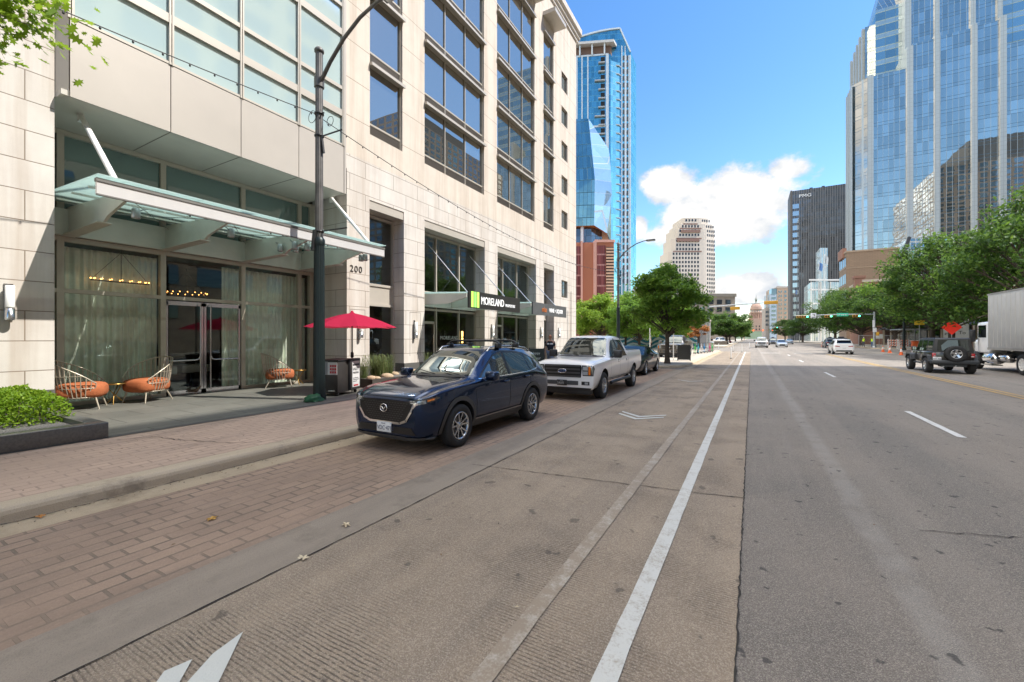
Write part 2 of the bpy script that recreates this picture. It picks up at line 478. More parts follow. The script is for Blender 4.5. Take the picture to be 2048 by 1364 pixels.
def off(path, d):
    out = []
    for i, p in enumerate(path):
        a = Vector(path[max(0, i - 1)]); c = Vector(path[min(len(path) - 1, i + 1)]); t = (c - a).normalized()
        out.append((p[0] - t.y * d, p[1] + t.x * d))
    return out
slab('pavement', off(left_path, .27) + [(-120, 64.2), (-120, -30)], WALKC)
slab('pavement', [(17.65, -30), (17.65, 60.2), (19.5, 62.6), (120, 63.6), (120, -30)], WALKC)
slab('pavement', [(-4.55, 600), (-4.55, 91.5), (-7, 89.4), (-120, 87.6), (-120, 600)], WALKC)
slab('pavement', [(17.65, 600), (17.65, 91.5), (20, 89.4), (120, 87.6), (120, 600)], WALKC)
sheet('brick_pavement', -9.5, -6.73, -30, 25.2, .154, WALKBRICK)
sheet('slate_pavement', -14.9, -9.5, -30, 33.5, .158, SLATE)
sheet('slate_edging', -9.62, -9.44, -30, 33.5, .162, M('dark_slate', (.085, .083, .078), .6, var=.3, vs=5))
# painted markings
def mark(name, polys, mat, z=.012):
    b = MB()
    for p in polys: b.add([(x, y, z) for x, y in p], [tuple(range(len(p)))])
    return tag(b.build(name, mat), kind='structure')
sheet('lane_line', -.75, -.625, .5, 62, .012, LINEW, jit=.003, seg=120)
sheet('faded_lane_line', -1.33, -1.21, .5, 62, .012, LINEF, jit=.004, seg=120)
def chevron(cy, z=.012, w=.11):
    P = []
    for dy in (0, .30):
        y = cy + dy
        P += [[(-2.28, y), (-2.28, y + w + .05), (-2.80, y + .52 + w), (-2.80, y + .52)], [(-2.28, y), (-1.76, y + .52), (-1.76, y + .52 + w), (-2.28, y + w + .05)]]
    return P
mark('lane_arrow', [[(-2.56, 1.02), (-2.47, 1.20), (-2.77, 1.49), (-2.73, 1.30)], [(-2.66, .93), (-2.60, 1.05), (-2.785, 1.22), (-2.82, 1.10)],
                    ], ARROWW)
mark('lane_arrow', chevron(9.68), ARROWW)
mark('lane_arrow', [p for p in chevron(19.1)][:2], ARROWW)
for y0 in (10.9, 24.6, 38.5, 51): sheet('lane_dash', 3.32, 3.45, y0, y0 + 3.2, .010, DASHW, jit=.006, seg=8)
sheet('lane_dash', 11.1, 11.24, 26, 29, .010, DASHW); sheet('lane_dash', 11.1, 11.24, 39, 42, .010, DASHW)
sheet('centre_line', 7.08, 7.21, -20, 58, .010, YELL, jit=.008, seg=80)
sheet('centre_line', 7.36, 7.48, -20, 58, .010, YELL, jit=.008, seg=80)
sheet('stop_line', -3.1, 6.9, 90.5, 91.0, .010, DASHW)
for k in range(6): sheet('crossing_bar', -2.2 + 3.2 * k, -.2 + 3.2 * k, 60.5, 60.9, .010, DASHW)
for k in range(6): sheet('crossing_bar', -2.2 + 3.2 * k, -.2 + 3.2 * k, 57.6, 58.0, .010, DASHW)
# fallen leaves
for (x, y), c in zip(((-6.35, 1.42), (-4.76, 2.26), (-3.46, 2.83), (-3.25, 2.23)), ((.45, .2, .05), (.5, .28, .06), (.55, .45, .3), (.55, .47, .33))):
    b = MB(); n = 9; r2 = random.Random(int(x * 100))
    ring = [(.045 * (1 + .45 * math.cos(5 * a)) * math.cos(a), .03 * (1 + .4 * math.cos(5 * a)) * math.sin(a), r2.uniform(.002, .018)) for a in [2 * math.pi * i / 20 for i in range(20)]]
    b.add([(0, 0, .004)] + ring, [(0, i + 1, (i + 1) % 20 + 1) for i in range(20)])
    o = b.build('fallen_leaf', M('dry_leaf_%d' % int(c[1] * 100), c, .7)); o.location = (x, y, .012); o.rotation_euler = (0, 0, x)
    tag(o, {-6.35: 'orange dry leaf in the gutter against the kerb', -4.76: 'yellow dry leaf lying on the brick parking lane', -3.46: 'pale curled leaf on the smooth grey band beside the brick lane',
            -3.25: 'pale leaf on the seam between grey band and ribbed concrete'}[x], 'leaf', 'fallen leaves on the road')

# small dry litter collected along the kerb
b = MB(); r2 = random.Random(12)
for i in range(520):
    if i < 380: x, y, z = -6.40 + abs(r2.gauss(0, .10)), r2.uniform(.6, 16), .014
    elif i < 450: x, y, z = r2.uniform(-9.3, -6.9), r2.uniform(.8, 14), .162
    else: x, y, z = r2.uniform(-6.0, 3.5), r2.uniform(1.5, 14), .016
    s = r2.uniform(.006, .02); a = r2.uniform(0, 6.28); ca, sa = math.cos(a) * s, math.sin(a) * s
    b.add([(x - ca, y - sa, z), (x + sa * .5, y - ca * .5, z + .004), (x + ca, y + sa, z + .002), (x - sa * .5, y + ca * .5, z + .006)], [(0, 1, 2, 3)], r2.choice((0, 0, 1, 2)))
o = b.build('litter', [M('litter_brown', (.16, .10, .05), .9), M('litter_pale', (.45, .38, .26), .9), M('litter_dark', (.05, .04, .03), .9)], fix=False)
tag(o, 'scatter of tiny dry leaf scraps and grit along the kerb', 'litter', kind='stuff')
# ================================================================== HOTEL on the left
XF = -12.8; XG = -14.75; XS = -13.45
STONE = brick_mat('limestone_blocks', (.70, .66, .61), (.655, .61, .555), (.20, .155, .115), 1.45, .61, .009, .5, .75, 'wall', .22, .004, .42, (0, .05))
TAN = brick_mat('precast_panel', (.69, .62, .535), (.67, .60, .515), (.27, .20, .14), 30, 1.395, .011, .0, .8, 'wall', .17, .003, .42, (7.4, -8.57 + 1.395 * 6 + .01))
GRANITE = M('dark_granite', (.115, .112, .105), .35, 0, .3, 30, coat=.2)
WINGLASS = glass_mat('upper_window_glass', (.84, .78, .70), .30, (.045, .05, .05), True, .002, .004, .3)
CLEAR = glass_mat('shopfront_glass', (.80, .92, .90), .06, (.95, .97, .95), False, .003, .002, .5, .5)
TOPGLASS = glass_mat('clerestory_glass', (.55, .72, .70), .22, (.095, .14, .135), True, .006, .02, .6)
FROST = glass_mat('frosted_teal_glass', (.80, .9, .92), .18, (.50, .64, .64), True, .012, .06, .35)
def translucent_mat(name, col, tr=.55):
    t = NT(name); d = t.n('BsdfDiffuse'); t.set(d.inputs[0], col); r = t.n('BsdfTranslucent'); t.set(r.inputs[0], col); g = t.n('BsdfGlossy'); g.inputs[1].default_value = .05
    x = t.n('BsdfTransparent'); t.set(x.inputs[0], [c * .9 for c in col])
    m1 = t.n('MixShader'); m1.inputs[0].default_value = tr; t.link(d.outputs[0], m1.inputs[1]); t.link(r.outputs[0], m1.inputs[2])
    m2 = t.n('MixShader'); m2.inputs[0].default_value = .30; t.link(m1.outputs[0], m2.inputs[1]); t.link(x.outputs[0], m2.inputs[2])
    m3 = t.n('MixShader'); m3.inputs[0].default_value = .10; t.link(m2.outputs[0], m3.inputs[1]); t.link(g.outputs[0], m3.inputs[2]); t.link(m3.outputs[0], t.out.inputs['Surface'])
    return t.mat
CANOPYG = translucent_mat('canopy_glass', (.74, .88, .86), .6)
CURTAIN = M('sage_curtain', (.70, .76, .65), .9, 0, .10, 6)
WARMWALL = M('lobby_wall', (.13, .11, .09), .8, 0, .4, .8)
WOODF = M('dark_wood', (.11, .06, .03), .5, 0, .3, 6)

def holes_wall(mb, X, y0, y1, z0, z1, holes, depth, m=0):
    ys = sorted({y0, y1} | {max(y0, min(y1, h[i])) for h in holes for i in (0, 1)})
    zs = sorted({z0, z1} | {max(z0, min(z1, h[i])) for h in holes for i in (2, 3)})
    for a, b in zip(ys, ys[1:]):
        for c, d in zip(zs, zs[1:]):
            ym, zm = (a + b) / 2, (c + d) / 2
            if any(h[0] < ym < h[1] and h[2] < zm < h[3] for h in holes): continue
            mb.quad((X, a, c), (X, b, c), (X, b, d), (X, a, d), m)
    for h in holes:
        dp = h[4] if len(h) > 4 else depth
        a, b, c, d = h[:4]; d = min(d, z1); c = max(c, z0)
        x2 = X - dp
        mb.quad((X, a, c), (X, a, d), (x2, a, d), (x2, a, c), m); mb.quad((X, b, c), (x2, b, c), (x2, b, d), (X, b, d), m)
        if d < z1: mb.quad((X, a, d), (X, b, d), (x2, b, d), (x2, a, d), m)
        if c > z0: mb.quad((X, a, c), (x2, a, c), (x2, b, c), (X, b, c), m)

hotel = thing('hotel_building', 'cream stone hotel with glass bay and lobby beside the brick pavement', 'building', (XF, 10, .15))
B = lambda mb, name, mats, par=None: mb.build(name, mats, par or hotel, world=True)
bays = [(11.55, 13.41), (14.71, 19.66), (21.01, 26.05), (27.33, 29.08)]
LOBBY = (3.07, 10.5)
mb = MB()
holes_wall(mb, XF, -25, 33.63, .15, 8.57, [(*LOBBY, .15, 8.0, 1.95)] + [(a, b, .15, 7.15, .7) for a, b in bays] +
           [(30.51, 31.74, z, z + 1.33, .12) for z in (4.98, 7.73)][:1], .65)
B(mb, 'stone_wall', STONE)
W = [(11.57, 13.32, [], 0), (14.71, 19.58, [16.29, 17.94], 1), (20.95, 25.82, [22.59, 24.22], 1), (27.25, 28.99, [], 0)]
FL = [9.68 + 2.79 * k for k in range(5)]
holes = [(a, b, FL[0], FL[-1] + 2.82, .16) for a, b, _, _ in W] + [(30.51, 31.74, z, z + 1.36, .12) for z in (10.4, 13.1, 15.78, 18.47, 21.15)]
mb = MB(); holes_wall(mb, XF, -25, 33.63, 8.57, 26.6, holes, .16); mb.box(-45, -12.95, 33.5, 33.63, .15, 26.6)
mb.box(-45, -44.8, -25, 33.5, .15, 26.6); mb.box(-45, -12.95, -25, -24.8, .15, 26.6); mb.box(-44.8, -12.95, -24.8, 33.5, 26.3, 26.58)
B(mb, 'upper_wall', TAN)
mb = MB(); prof = [(XF - .3, 26.6), (XF + .12, 26.6), (XF + .12, 26.8), (XF + .25, 26.86), (XF + .25, 27.05), (XF + .42, 27.15), (XF + .42, 27.6), (XF - .3, 27.6)]
mb.prism(prof, 'y', -25.2, 33.95); B(mb, 'cornice', STONE)
mb = MB()
for a, b in [(-25, 3.07), (10.5, 11.55), (13.41, 14.71), (19.66, 21.01), (26.05, 27.33), (29.08, 33.65)]:
    mb = MB(); mb.box(XF - .5, XF + .035, a - .004, b + .004, .15, .76); B(mb, 'plinth', GRANITE)
# upper windows
def upper_window(a, b, z, mull, h=2.26, louv=.46, shelf=True, first=False):
    w = MB(); x = XF - .145
    w.quad((x, a, z + louv), (x, b, z + louv), (x, b, z + louv + h), (x, a, z + louv + h))
    w = B(w, 'window', WINGLASS)
    f = MB(); e = .05
    for y in [a + e / 2, b - e / 2] + mull: f.box(x - .02, x + .055, y - e / 2, y + e / 2, z, z + louv + h)
    f.box(x - .02, x + .06, a, b, z + louv - .05, z + louv + .02); f.box(x - .02, x + .06, a, b, z + louv + h - .05, z + louv + h)
    B2(f, 'window_frame', FRAMEM, w)
    if louv:
        l = MB(); n = 7
        l.box(x - .05, x - .02, a, b, z, z + louv)
        for i in range(n):
            zz = z + .03 + (louv - .09) * i / (n - 1)
            l.add([(x + .005, a + .05, zz), (x + .045, a + .05, zz - .02), (x + .045, b - .05, zz - .02), (x + .005, b - .05, zz),
                   (x + .005, a + .05, zz + .02), (x + .045, a + .05, zz), (x + .045, b - .05, zz), (x + .005, b - .05, zz + .02)],
                  [(0, 1, 2, 3), (4, 7, 6, 5), (1, 5, 6, 2), (0, 3, 7, 4), (0, 4, 5, 1), (2, 6, 7, 3)])
        B2(l, 'louvre', LOUVRE, w)
    if shelf:
        s = MB(); zt = z + louv + h
        s.add([(x, a - .02, zt - .03), (XF + .16, a - .02, zt - .10), (XF + .16, b + .05, zt - .10), (x, b + .05, zt - .03),
               (x, a - .02, zt + .07), (XF + .16, a - .02, zt + .02), (XF + .16, b + .05, zt + .02), (x, b + .05, zt + .07)],
              [(0, 1, 2, 3), (4, 7, 6, 5), (1, 5, 6, 2), (0, 3, 7, 4), (0, 4, 5, 1), (2, 6, 7, 3)])
        B2(s, 'sunshade', BEIGEM, w)
    return w
def B2(mb, name, mats, par):
    return mb.build(name, mats, par, world=False) if False else _sub(mb, name, mats, par)
def _sub(mb, name, mats, par):
    o = bpy.data.objects.new(name, mb.mesh(name, mats, hotel.location)); COL.objects.link(o); o.parent = par; return o
for a, b, mull, big in W:
    for k, z in enumerate(FL): upper_window(a, b, z, mull)
    mb = MB(); mb.box(XF - .1, XF + .95, a - .1, b + .15, 24.55, 24.75); mb.box(XF - .1, XF + .95, a - .1, b + .15, 24.76, 24.82)
    B(mb, 'roof_shade', BEIGEM)
for z in (4.98, 10.4, 13.1, 15.78, 18.47, 21.15): upper_window(30.51, 31.74, z, [], 1.34, 0, False)

# street-level bays behind the piers
def shop_bay(i, a, b, mull, zt, panel, door=None):
    x = XS
    g = MB()
    g.quad((x, a, .5 if not door else .15), (x, b, .5 if not door else .15), (x, b, 6.8), (x, a, 6.8))
    g = B(g, 'shop_window', CLEAR)
    f = MB(); e = .07
    for y in [a + e / 2, b - e / 2] + mull: f.box(x - .05, x + .07, y - e / 2, y + e / 2, .15, 6.8)
    for z in (.2, 3.18, 3.99, 6.74): f.box(x - .05, x + .075, a, b, z - .05, z + .05)
    if panel: f.box(x - .02, x + .03, a + e, b - e, 3.23, 3.94)
    _sub(f, 'window_frame', FRAMEM if not panel else BEIGEM, g)
    l = MB(); l.box(x - .02, XF - .03, a + .003, b - .003, 6.82, 7.148); B(l, 'lintel', BEIGEM)
    if door:
        y0, y1 = door
        d = MB(); d.box(x + .02, x + .08, y0, y0 + .06, .16, 2.6); d.box(x + .02, x + .08, y1 - .06, y1, .16, 2.6); d.box(x + .02, x + .08, y0, y1, 2.5, 2.62); d.box(x + .02, x + .08, y0, y1, .16, .3)
        d = B(d, 'shop_door', FRAMEM)
        h = MB(); h.tube([(x + .14, y1 - .16, .6), (x + .14, y1 - .16, 2.0)], .018); h.tube([(x + .06, y1 - .16, .7), (x + .14, y1 - .16, .7)], .012); h.tube([(x + .06, y1 - .16, 1.9), (x + .14, y1 - .16, 1.9)], .012)
        _sub(h, 'handle', STEEL, d)
shop_bay(0, 11.55, 13.41, [], 3.1, True)
shop_bay(1, 14.71, 19.66, [16.25, 18.1], 3.1, False, (14.9, 16.1))
shop_bay(2, 21.01, 26.05, [22.6, 24.4], 3.1, False, (21.2, 22.5))
shop_bay(3, 27.33, 29.08, [], 3.1, True)
# interiors
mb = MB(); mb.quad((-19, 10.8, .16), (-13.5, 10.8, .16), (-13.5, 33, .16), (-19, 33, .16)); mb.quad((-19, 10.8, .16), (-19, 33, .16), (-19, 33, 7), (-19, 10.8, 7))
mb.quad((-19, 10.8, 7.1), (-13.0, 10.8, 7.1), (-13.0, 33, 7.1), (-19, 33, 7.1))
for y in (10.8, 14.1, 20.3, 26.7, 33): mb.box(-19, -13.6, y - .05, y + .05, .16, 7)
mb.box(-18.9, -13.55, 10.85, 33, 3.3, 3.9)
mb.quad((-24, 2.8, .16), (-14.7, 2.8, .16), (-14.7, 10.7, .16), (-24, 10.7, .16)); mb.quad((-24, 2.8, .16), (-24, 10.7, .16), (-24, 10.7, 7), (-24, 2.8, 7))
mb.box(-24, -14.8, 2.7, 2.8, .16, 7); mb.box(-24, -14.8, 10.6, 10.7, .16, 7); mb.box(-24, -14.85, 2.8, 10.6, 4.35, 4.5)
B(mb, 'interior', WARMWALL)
# lobby glass wall
mb = MB()
for a, b in ((3.07, 5.70), (5.70, 7.90), (7.90, 10.5)):
    mb.quad((XG, a, 3.05), (XG, b, 3.05), (XG, b, 4.3), (XG, a, 4.3))
    if a != 5.70: mb.quad((XG, a, .15), (XG, b, .15), (XG, b, 3.05), (XG, a, 3.05))
lob = B(mb, 'lobby_window', CLEAR)
f = MB(); e = .13
for y in (3.62, 5.70, 7.90, 9.92): f.box(XG - .06, XG + .09, y - e / 2, y + e / 2, .15, 6.93)
f.box(XG - .06, XG + .09, 10.33, 10.5, .15, 6.93)
for z, h in ((.2, .1), (3.0, .10), (4.27, .12), (6.87, .12)):
    if z < 1: f.box(XG - .05, XG + .1, 3.07, 5.7, z - h / 2, z + h / 2); f.box(XG - .05, XG + .1, 7.9, 10.5, z - h / 2, z + h / 2)
    else: f.box(XG - .055, XG + .085, 3.07, 10.5, z - h / 2, z + h / 2)
_sub(f, 'window_frame', FRAMEM, lob)
mb = MB(); mb.quad((XG, 3.07, 4.3), (XG, 10.5, 4.3), (XG, 10.5, 6.93), (XG, 3.07, 6.93)); B(mb, 'clerestory_window', TOPGLASS)
def lobby_door(y0, y1, hy, dr):
    d = MB(); x = XG
    d.quad((x, y0, .17), (x, y1, .17), (x, y1, 2.9), (x, y0, 2.9)); d = B(d, 'lobby_door', CLEAR)
    f = MB()
    for y in (y0 + .03, y1 - .03): f.box(x - .03, x + .04, y - .03, y + .03, .16, 2.9)
    f.box(x - .03, x + .04, y0, y1, .16, .28); f.box(x - .03, x + .04, y0, y1, 2.8, 2.92)
    _sub(f, 'door_frame', STEEL, d)
    h = MB(); xx = x + .13
    pts = [(xx, hy, 2.86), (xx, hy, 1.30), (xx, hy + dr * .04, 1.20), (xx, hy + dr * .12, 1.17), (xx, hy + dr * .80, 1.17)]
    h.tube(pts, .022); h.tube([(xx, hy, 1.28), (xx, hy, .25)], .022)
    for z in (.4, 1.6, 2.7): h.tube([(xx, hy, z), (x + .04, hy, z)], .012)
    h.tube([(xx, hy + dr * .78, 1.17), (x + .04, hy + dr * .78, 1.17)], .012)
    _sub(h, 'handle', STEEL, d)
lobby_door(5.77, 6.74, 6.62, -1); lobby_door(6.76, 7.83, 6.90, 1)
# curtains
def curtain(x, y0, y1, z0, z1, seed):
    b = MB(); r2 = random.Random(seed); n = int((y1 - y0) / .012); ph = 0; pts = []; amp = .05; wl = .16
    for i in range(n + 1):
        y = y0 + (y1 - y0) * i / n
        if i % 14 == 0: wl = r2.uniform(.11, .2); amp = r2.uniform(.03, .065)
        ph += 2 * math.pi * .012 / wl
        pts.append((x + amp * math.sin(ph), y))
    vs = [(px, py, z0) for px, py in pts] + [(px * .5 + x * .5, py, z1) for px, py in pts]
    b.add(vs, [(i, i + 1, n + 2 + i, n + 1 + i) for i in range(n)], 0, True)
    return B(b, 'curtain', CURTAIN)
curtain(-15.12, 2.9, 5.72, .18, 4.15, 1); curtain(-15.12, 7.45, 10.45, .18, 4.15, 2)
# projecting glass bay
XB = -12.5
mb = MB()
mb.box(XG, XB - .03, 3.10, 10.2, 6.94, 7.05)
soff = B(mb, 'bay_soffit', SOFFIT)
for y in (5.02, 6.67, 8.42): mb = MB(); mb.box(XG + .1, XB - .06, y - .006, y + .006, 6.93, 6.945); _sub(mb, 'joint', LOUVRE, soff)
mb = MB()
for a, b in ((3.23, 5.0), (5.02, 6.66), (6.68, 8.41), (8.43, 10.12)): mb.box(XB - .1, XB, a, b, 6.93, 8.57)
mb.add([(XB - .3, 3.08, 6.93), (XB, 3.21, 6.93), (XB - .1, 3.22, 6.93), (XB - .3, 3.22, 6.93), (XB - .3, 3.08, 16), (XB, 3.21, 16), (XB - .1, 3.22, 16), (XB - .3, 3.22, 16)],
       [(0, 1, 2, 3), (4, 7, 6, 5), (0, 4, 5, 1), (1, 5, 6, 2), (2, 6, 7, 3), (3, 7, 4, 0)])
mb.box(XB - .3, XB + .01, 10.14, 10.22, 6.93, 16)
B(mb, 'bay_panel', PANELM)
ROWS = [8.62, 9.72, 10.6, 12.56, 13.5, 15.4, 16.2]
vm = [3.24, 5.02, 6.69, 8.43, 10.1]
for a, b in zip(vm, vm[1:]):
    for c, d in zip(ROWS, ROWS[1:]):
        mb = MB(); mb.quad((XB - .06, a, c), (XB - .06, b, c), (XB - .06, b, d), (XB - .06, a, d)); B(mb, 'bay_window', FROST)
mb = MB()
for y in vm: mb.box(XB - .1, XB + .03, y - .05, y - .01, 8.58, 16.2); mb.box(XB - .1, XB + .03, y + .01, y + .05, 8.58, 16.2)
for z, h in zip(ROWS, (.06, .22, .12, .22, .12, .22, .1)): mb.box(XB - .1, XB + .012, 3.24, 10.12, z - h / 2, z + h / 2)
mb.box(XB - .9, XB - .2, 3.3, 10.1, 8.4, 16.2, 0)
B(mb, 'bay_frame', BEIGEM)
# entrance canopy
XC = -11.0
cz = 4.98
mb = MB()
for a, b in ((3.2, 4.98), (5.0, 6.78), (6.8, 8.58), (8.6, 10.55)):
    mb.add([(XG + .1, a, 5.16), (XC + .1, a, cz), (XC + .1, b, cz), (XG + .1, b, 5.16), (XG + .1, a, 5.18), (XC + .1, a, cz + .02), (XC + .1, b, cz + .02), (XG + .1, b, 5.18)],
           [(0, 1, 2, 3), (4, 7, 6, 5), (0, 4, 5, 1), (1, 5, 6, 2), (2, 6, 7, 3), (3, 7, 4, 0)])
can = B(mb, 'canopy', CANOPYG)
mb = MB()
for y in (3.75, 5.72, 7.9, 9.9):
    mb.prism([(XG, 4.34), (XG, 5.04), (XC - .02, 4.88), (XC - .02, 4.74), (XC - 1.15, 4.50), (XC - 1.5, 4.36)], 'y', y - .03, y + .03)
    mb.prism([(XG, 4.33), (XG, 4.36), (XC - 1.4, 4.40), (XC - 1.4, 4.37)], 'y', y - .13, y + .13)
mb.box(XG + .09, XG + .22, 3.1, 10.45, 4.34, 4.98)
for zx in (.3, .55, .8):
    x = XG + (XC - XG) * zx; mb.box(x - .02, x + .02, 3.3, 10.4, 5.0 - .12 * zx, 5.04 - .12 * zx)
_sub(mb, 'canopy_beam', CANOPYM, can)
mb = MB(); mb.box(XC - .04, XC + .03, 3.2, 10.55, 4.63, 4.86); _sub(mb, 'fascia', ALUM, can)
mb = MB(); mb.box(XC - .06, XC + .05, 3.19, 10.56, 4.863, 4.93); mb.box(XC - .02, XC + .04, 3.2, 10.55, 4.60, 4.627); _sub(mb, 'fascia_channel', M('channel_grey', (.16, .155, .145), .5), can)
mb = MB()
for y in (3.62, 10.28):
    mb = MB(); mb.tube([(-13.35, y, 6.93), (-11.35, y, 5.02)], .055, 12); mb.box(-13.42, -13.28, y - .04, y + .04, 6.78, 6.95); mb.box(-11.42, -11.3, y - .03, y + .03, 4.9, 5.1); _sub(mb, 'tie_rod', WHITEP, can)
mb = MB()
for y in (3.95, 5.55, 5.9, 7.7, 8.08, 9.7, 10.1):
    for zx in (.25, .5, .75, .95):
        x = XG + (XC - XG) * zx; z = 5.15 - .18 * zx
        mb.bar((x - .07, y, z - .07), (x + .07, y, z - .07), .02); mb.ball((x - .07, y, z - .03), .028, 6); mb.ball((x + .07, y, z - .03), .028, 6)
for y0, y1 in ((3.8, 5.7), (5.8, 7.8), (8, 9.8)):
    mb.tube([(XG + .4, y0, 4.9), (XC - .3, y1, 4.75)], .008, 5); mb.tube([(XG + .4, y1, 4.9), (XC - .3, y0, 4.75)], .008, 5)
_sub(mb, 'glass_clamp', M('clamp_grey', (.2, .2, .2), .4, .8), can)
mb = MB()
for x, y in ((-11.7, 4.05), (-11.75, 6.02), (-13.6, 8.05), (-13.0, 8.05), (-12.1, 8.05), (-11.55, 8.05), (-12.4, 7.75), (-11.7, 7.75), (-13.3, 9.75), (-11.6, 10.1), (-11.4, 10.1)):
    mb = MB(); mb.lathe([(0, 0), (.075, .005), (.08, .02), (.08, .19), (.06, .23), (0, .24)], (x, y, 4.44), n=14); mb.bar((x, y, 4.6), (x, y + (.2 if y < 5 else -.15), 4.7), .02); _sub(mb, 'spotlight', GALV, can)
# smaller canopies over the shops
def small_canopy(a, b, xc=-10.72):
    m = MB(); m.add([(XS + .1, a, 3.92), (xc, a, 3.80), (xc, b, 3.80), (XS + .1, b, 3.92), (XS + .1, a, 3.945), (xc, a, 3.825), (xc, b, 3.825), (XS + .1, b, 3.945)],
                    [(0, 1, 2, 3), (4, 7, 6, 5), (0, 4, 5, 1), (1, 5, 6, 2), (2, 6, 7, 3), (3, 7, 4, 0)])
    c = B(m, 'canopy', CANOPYG)
    m = MB()
    for y in (a + .12, (a + b) / 2, b - .12):
        m.prism([(XS, 3.35), (XS, 3.88), (xc, 3.77), (xc, 3.60), (xc - 1.0, 3.36)], 'y', y - .05, y + .05)
    m.box(XS + .07, XS + .2, a, b, 3.3, 3.9)
    _sub(m, 'canopy_beam', CANOPYM, c)
    for y in (a + .6, b - .6): m = MB(); m.tube([(XS + .05, y + .05, 6.3), (xc - .3, y, 3.85)], .022, 8); _sub(m, 'tie_rod', STEEL, c)
    m = MB()
    for y in (a + .9, b - .9):
        m.bar((xc - .5, y - .1, 3.86), (xc - .5, y + .1, 3.86), .03); m.ball((xc - .5, y - .1, 3.86), .035, 6); m.ball((xc - .5, y + .1, 3.86), .035, 6)
    _sub(m, 'glass_clamp', DARK, c)
small_canopy(14.95, 19.6); small_canopy(21.1, 26.0)
# panels round the sconces, street number
mb = MB()
for y, z0, z1 in ((1.9, 1.2, 3.35), (11.0, 1.25, 2.9), (14.1, 1.05, 2.95), (20.4, 1.05, 2.95), (26.75, 1.05, 2.95), (29.9, 1.05, 2.95)):
    for yy in (y - .33, y + .33): mb.box(XF - .01, XF + .004, yy - .007, yy + .007, z0, z1)
    mb.box(XF - .01, XF + .004, y - .33, y + .33, z1 - .015, z1)
B(mb, 'panel_joint', LOUVRE)
for i, y in enumerate((2.43, 11.05, 14.02, 20.33, 26.72, 29.85)):
    zc = 2.55 if i == 0 else 2.2
    t = thing('wall_lamp', {0: 'white tube wall lamp on the stone left of the lobby glass', 1: 'slim wall lamp on the pier behind the red umbrella', 2: 'slim wall lamp on the pier left of the green striped sign',
              3: 'slim wall lamp on the pier between the two shop canopies', 4: 'slim wall lamp on the pier left of the person', 5: 'slim wall lamp on the wall right of the person'}[i], 'wall lamp', (XF, y, zc), 0, 'wall lamps on the hotel front')
    m = MB(); m.lathe([(0, -.02), (.062, -.02), (.065, 0), (.065, .42), (0, .425)], (.13, 0, -.1), n=16); m.build('lamp_tube', M('opal_tube', (.80, .80, .77), .3), t)
    m = MB(); m.lathe([(0, -.36), (.066, -.36), (.068, -.35), (.068, -.13), (0, -.125)], (.13, 0, 0), n=16); m.build('lamp_base', STEEL, t)
    m = MB(); m.box(.003, .03, -.045, .045, -.4, .4) if i else m.box(.003, .03, -.06, .06, -.36, .36); m.box(.03, .08, -.02, .02, -.28, -.2); m.build('backplate', STEEL, t)
t = tag(text_mb('200', .34, frame_to((XF + .012, 10.62, 4.28), (0, 1, 0), (0, 0, 1)), .012, 0, 1.18).build('house_number', M('black_numerals', (.05, .045, .04), .4)), 'dark metal house number 200 on the pale pier beside the entrance', 'sign')
# downpipe and conduit near the corner
mb = MB(); mb.tube([(XF + .05, 32.4, .3), (XF + .05, 32.4, 5.6)], .02, 6); mb.tube([(XF + .05, 31.7, 4.0), (XF + .05, 31.7, 1.6)], .015, 6); B(mb, 'conduit', LOUVRE)
# signs on the canopies
t = thing('shop_sign', 'black sign with green stripes reading MORELAND PROPERTIES on the glass canopy', 'sign', (-10.66, 15.1, 3.15))
mb = MB(); mb.box(-.06, .03, 0, 4.62, 0, .74); mb.build('board', M('sign_black', (.028, .027, .026), .4), t)
mb = MB()
for k, y in enumerate((.14, .36, .58)): mb.box(.03, .045, y, y + .17, .03, .72, k % 2)
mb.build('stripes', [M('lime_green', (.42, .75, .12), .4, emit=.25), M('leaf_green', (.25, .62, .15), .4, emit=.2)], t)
mb = text_mb('MORELAND', .50, frame_to((.036, .90, .20), (0, 1, 0), (0, 0, 1)), .015, 0, 1, .76)
b2 = text_mb('PROPERTIES', .20, frame_to((.036, 3.08, .22), (0, 1, 0), (0, 0, 1)), .015, 0, 1.3, .72); mb.add(b2.v, b2.f)
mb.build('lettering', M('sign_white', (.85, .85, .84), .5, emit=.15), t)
t = thing('shop_sign', 'dark grey sign with orange and white letters ending WINE + LIQUOR', 'sign', (-10.66, 21.25, 3.15))
mb = MB(); mb.box(-.06, .03, 0, 4.9, 0, .70); mb.build('board', M('sign_grey', (.10, .105, .11), .4), t)
b2 = text_mb('mise', .46, frame_to((.036, 1.15, .2), (0, 1, 0), (0, 0, 1)), .015, 0, 1.0, .8); b2.build('lettering', M('sign_orange', (.62, .20, .06), .5), t)
b2 = text_mb('WINE + LIQUOR', .36, frame_to((.036, 2.18, .22), (0, 1, 0), (0, 0, 1)), .015, 0, 1.0, .78); b2.build('lettering', M('sign_white', (.8, .8, .8), .5), t)
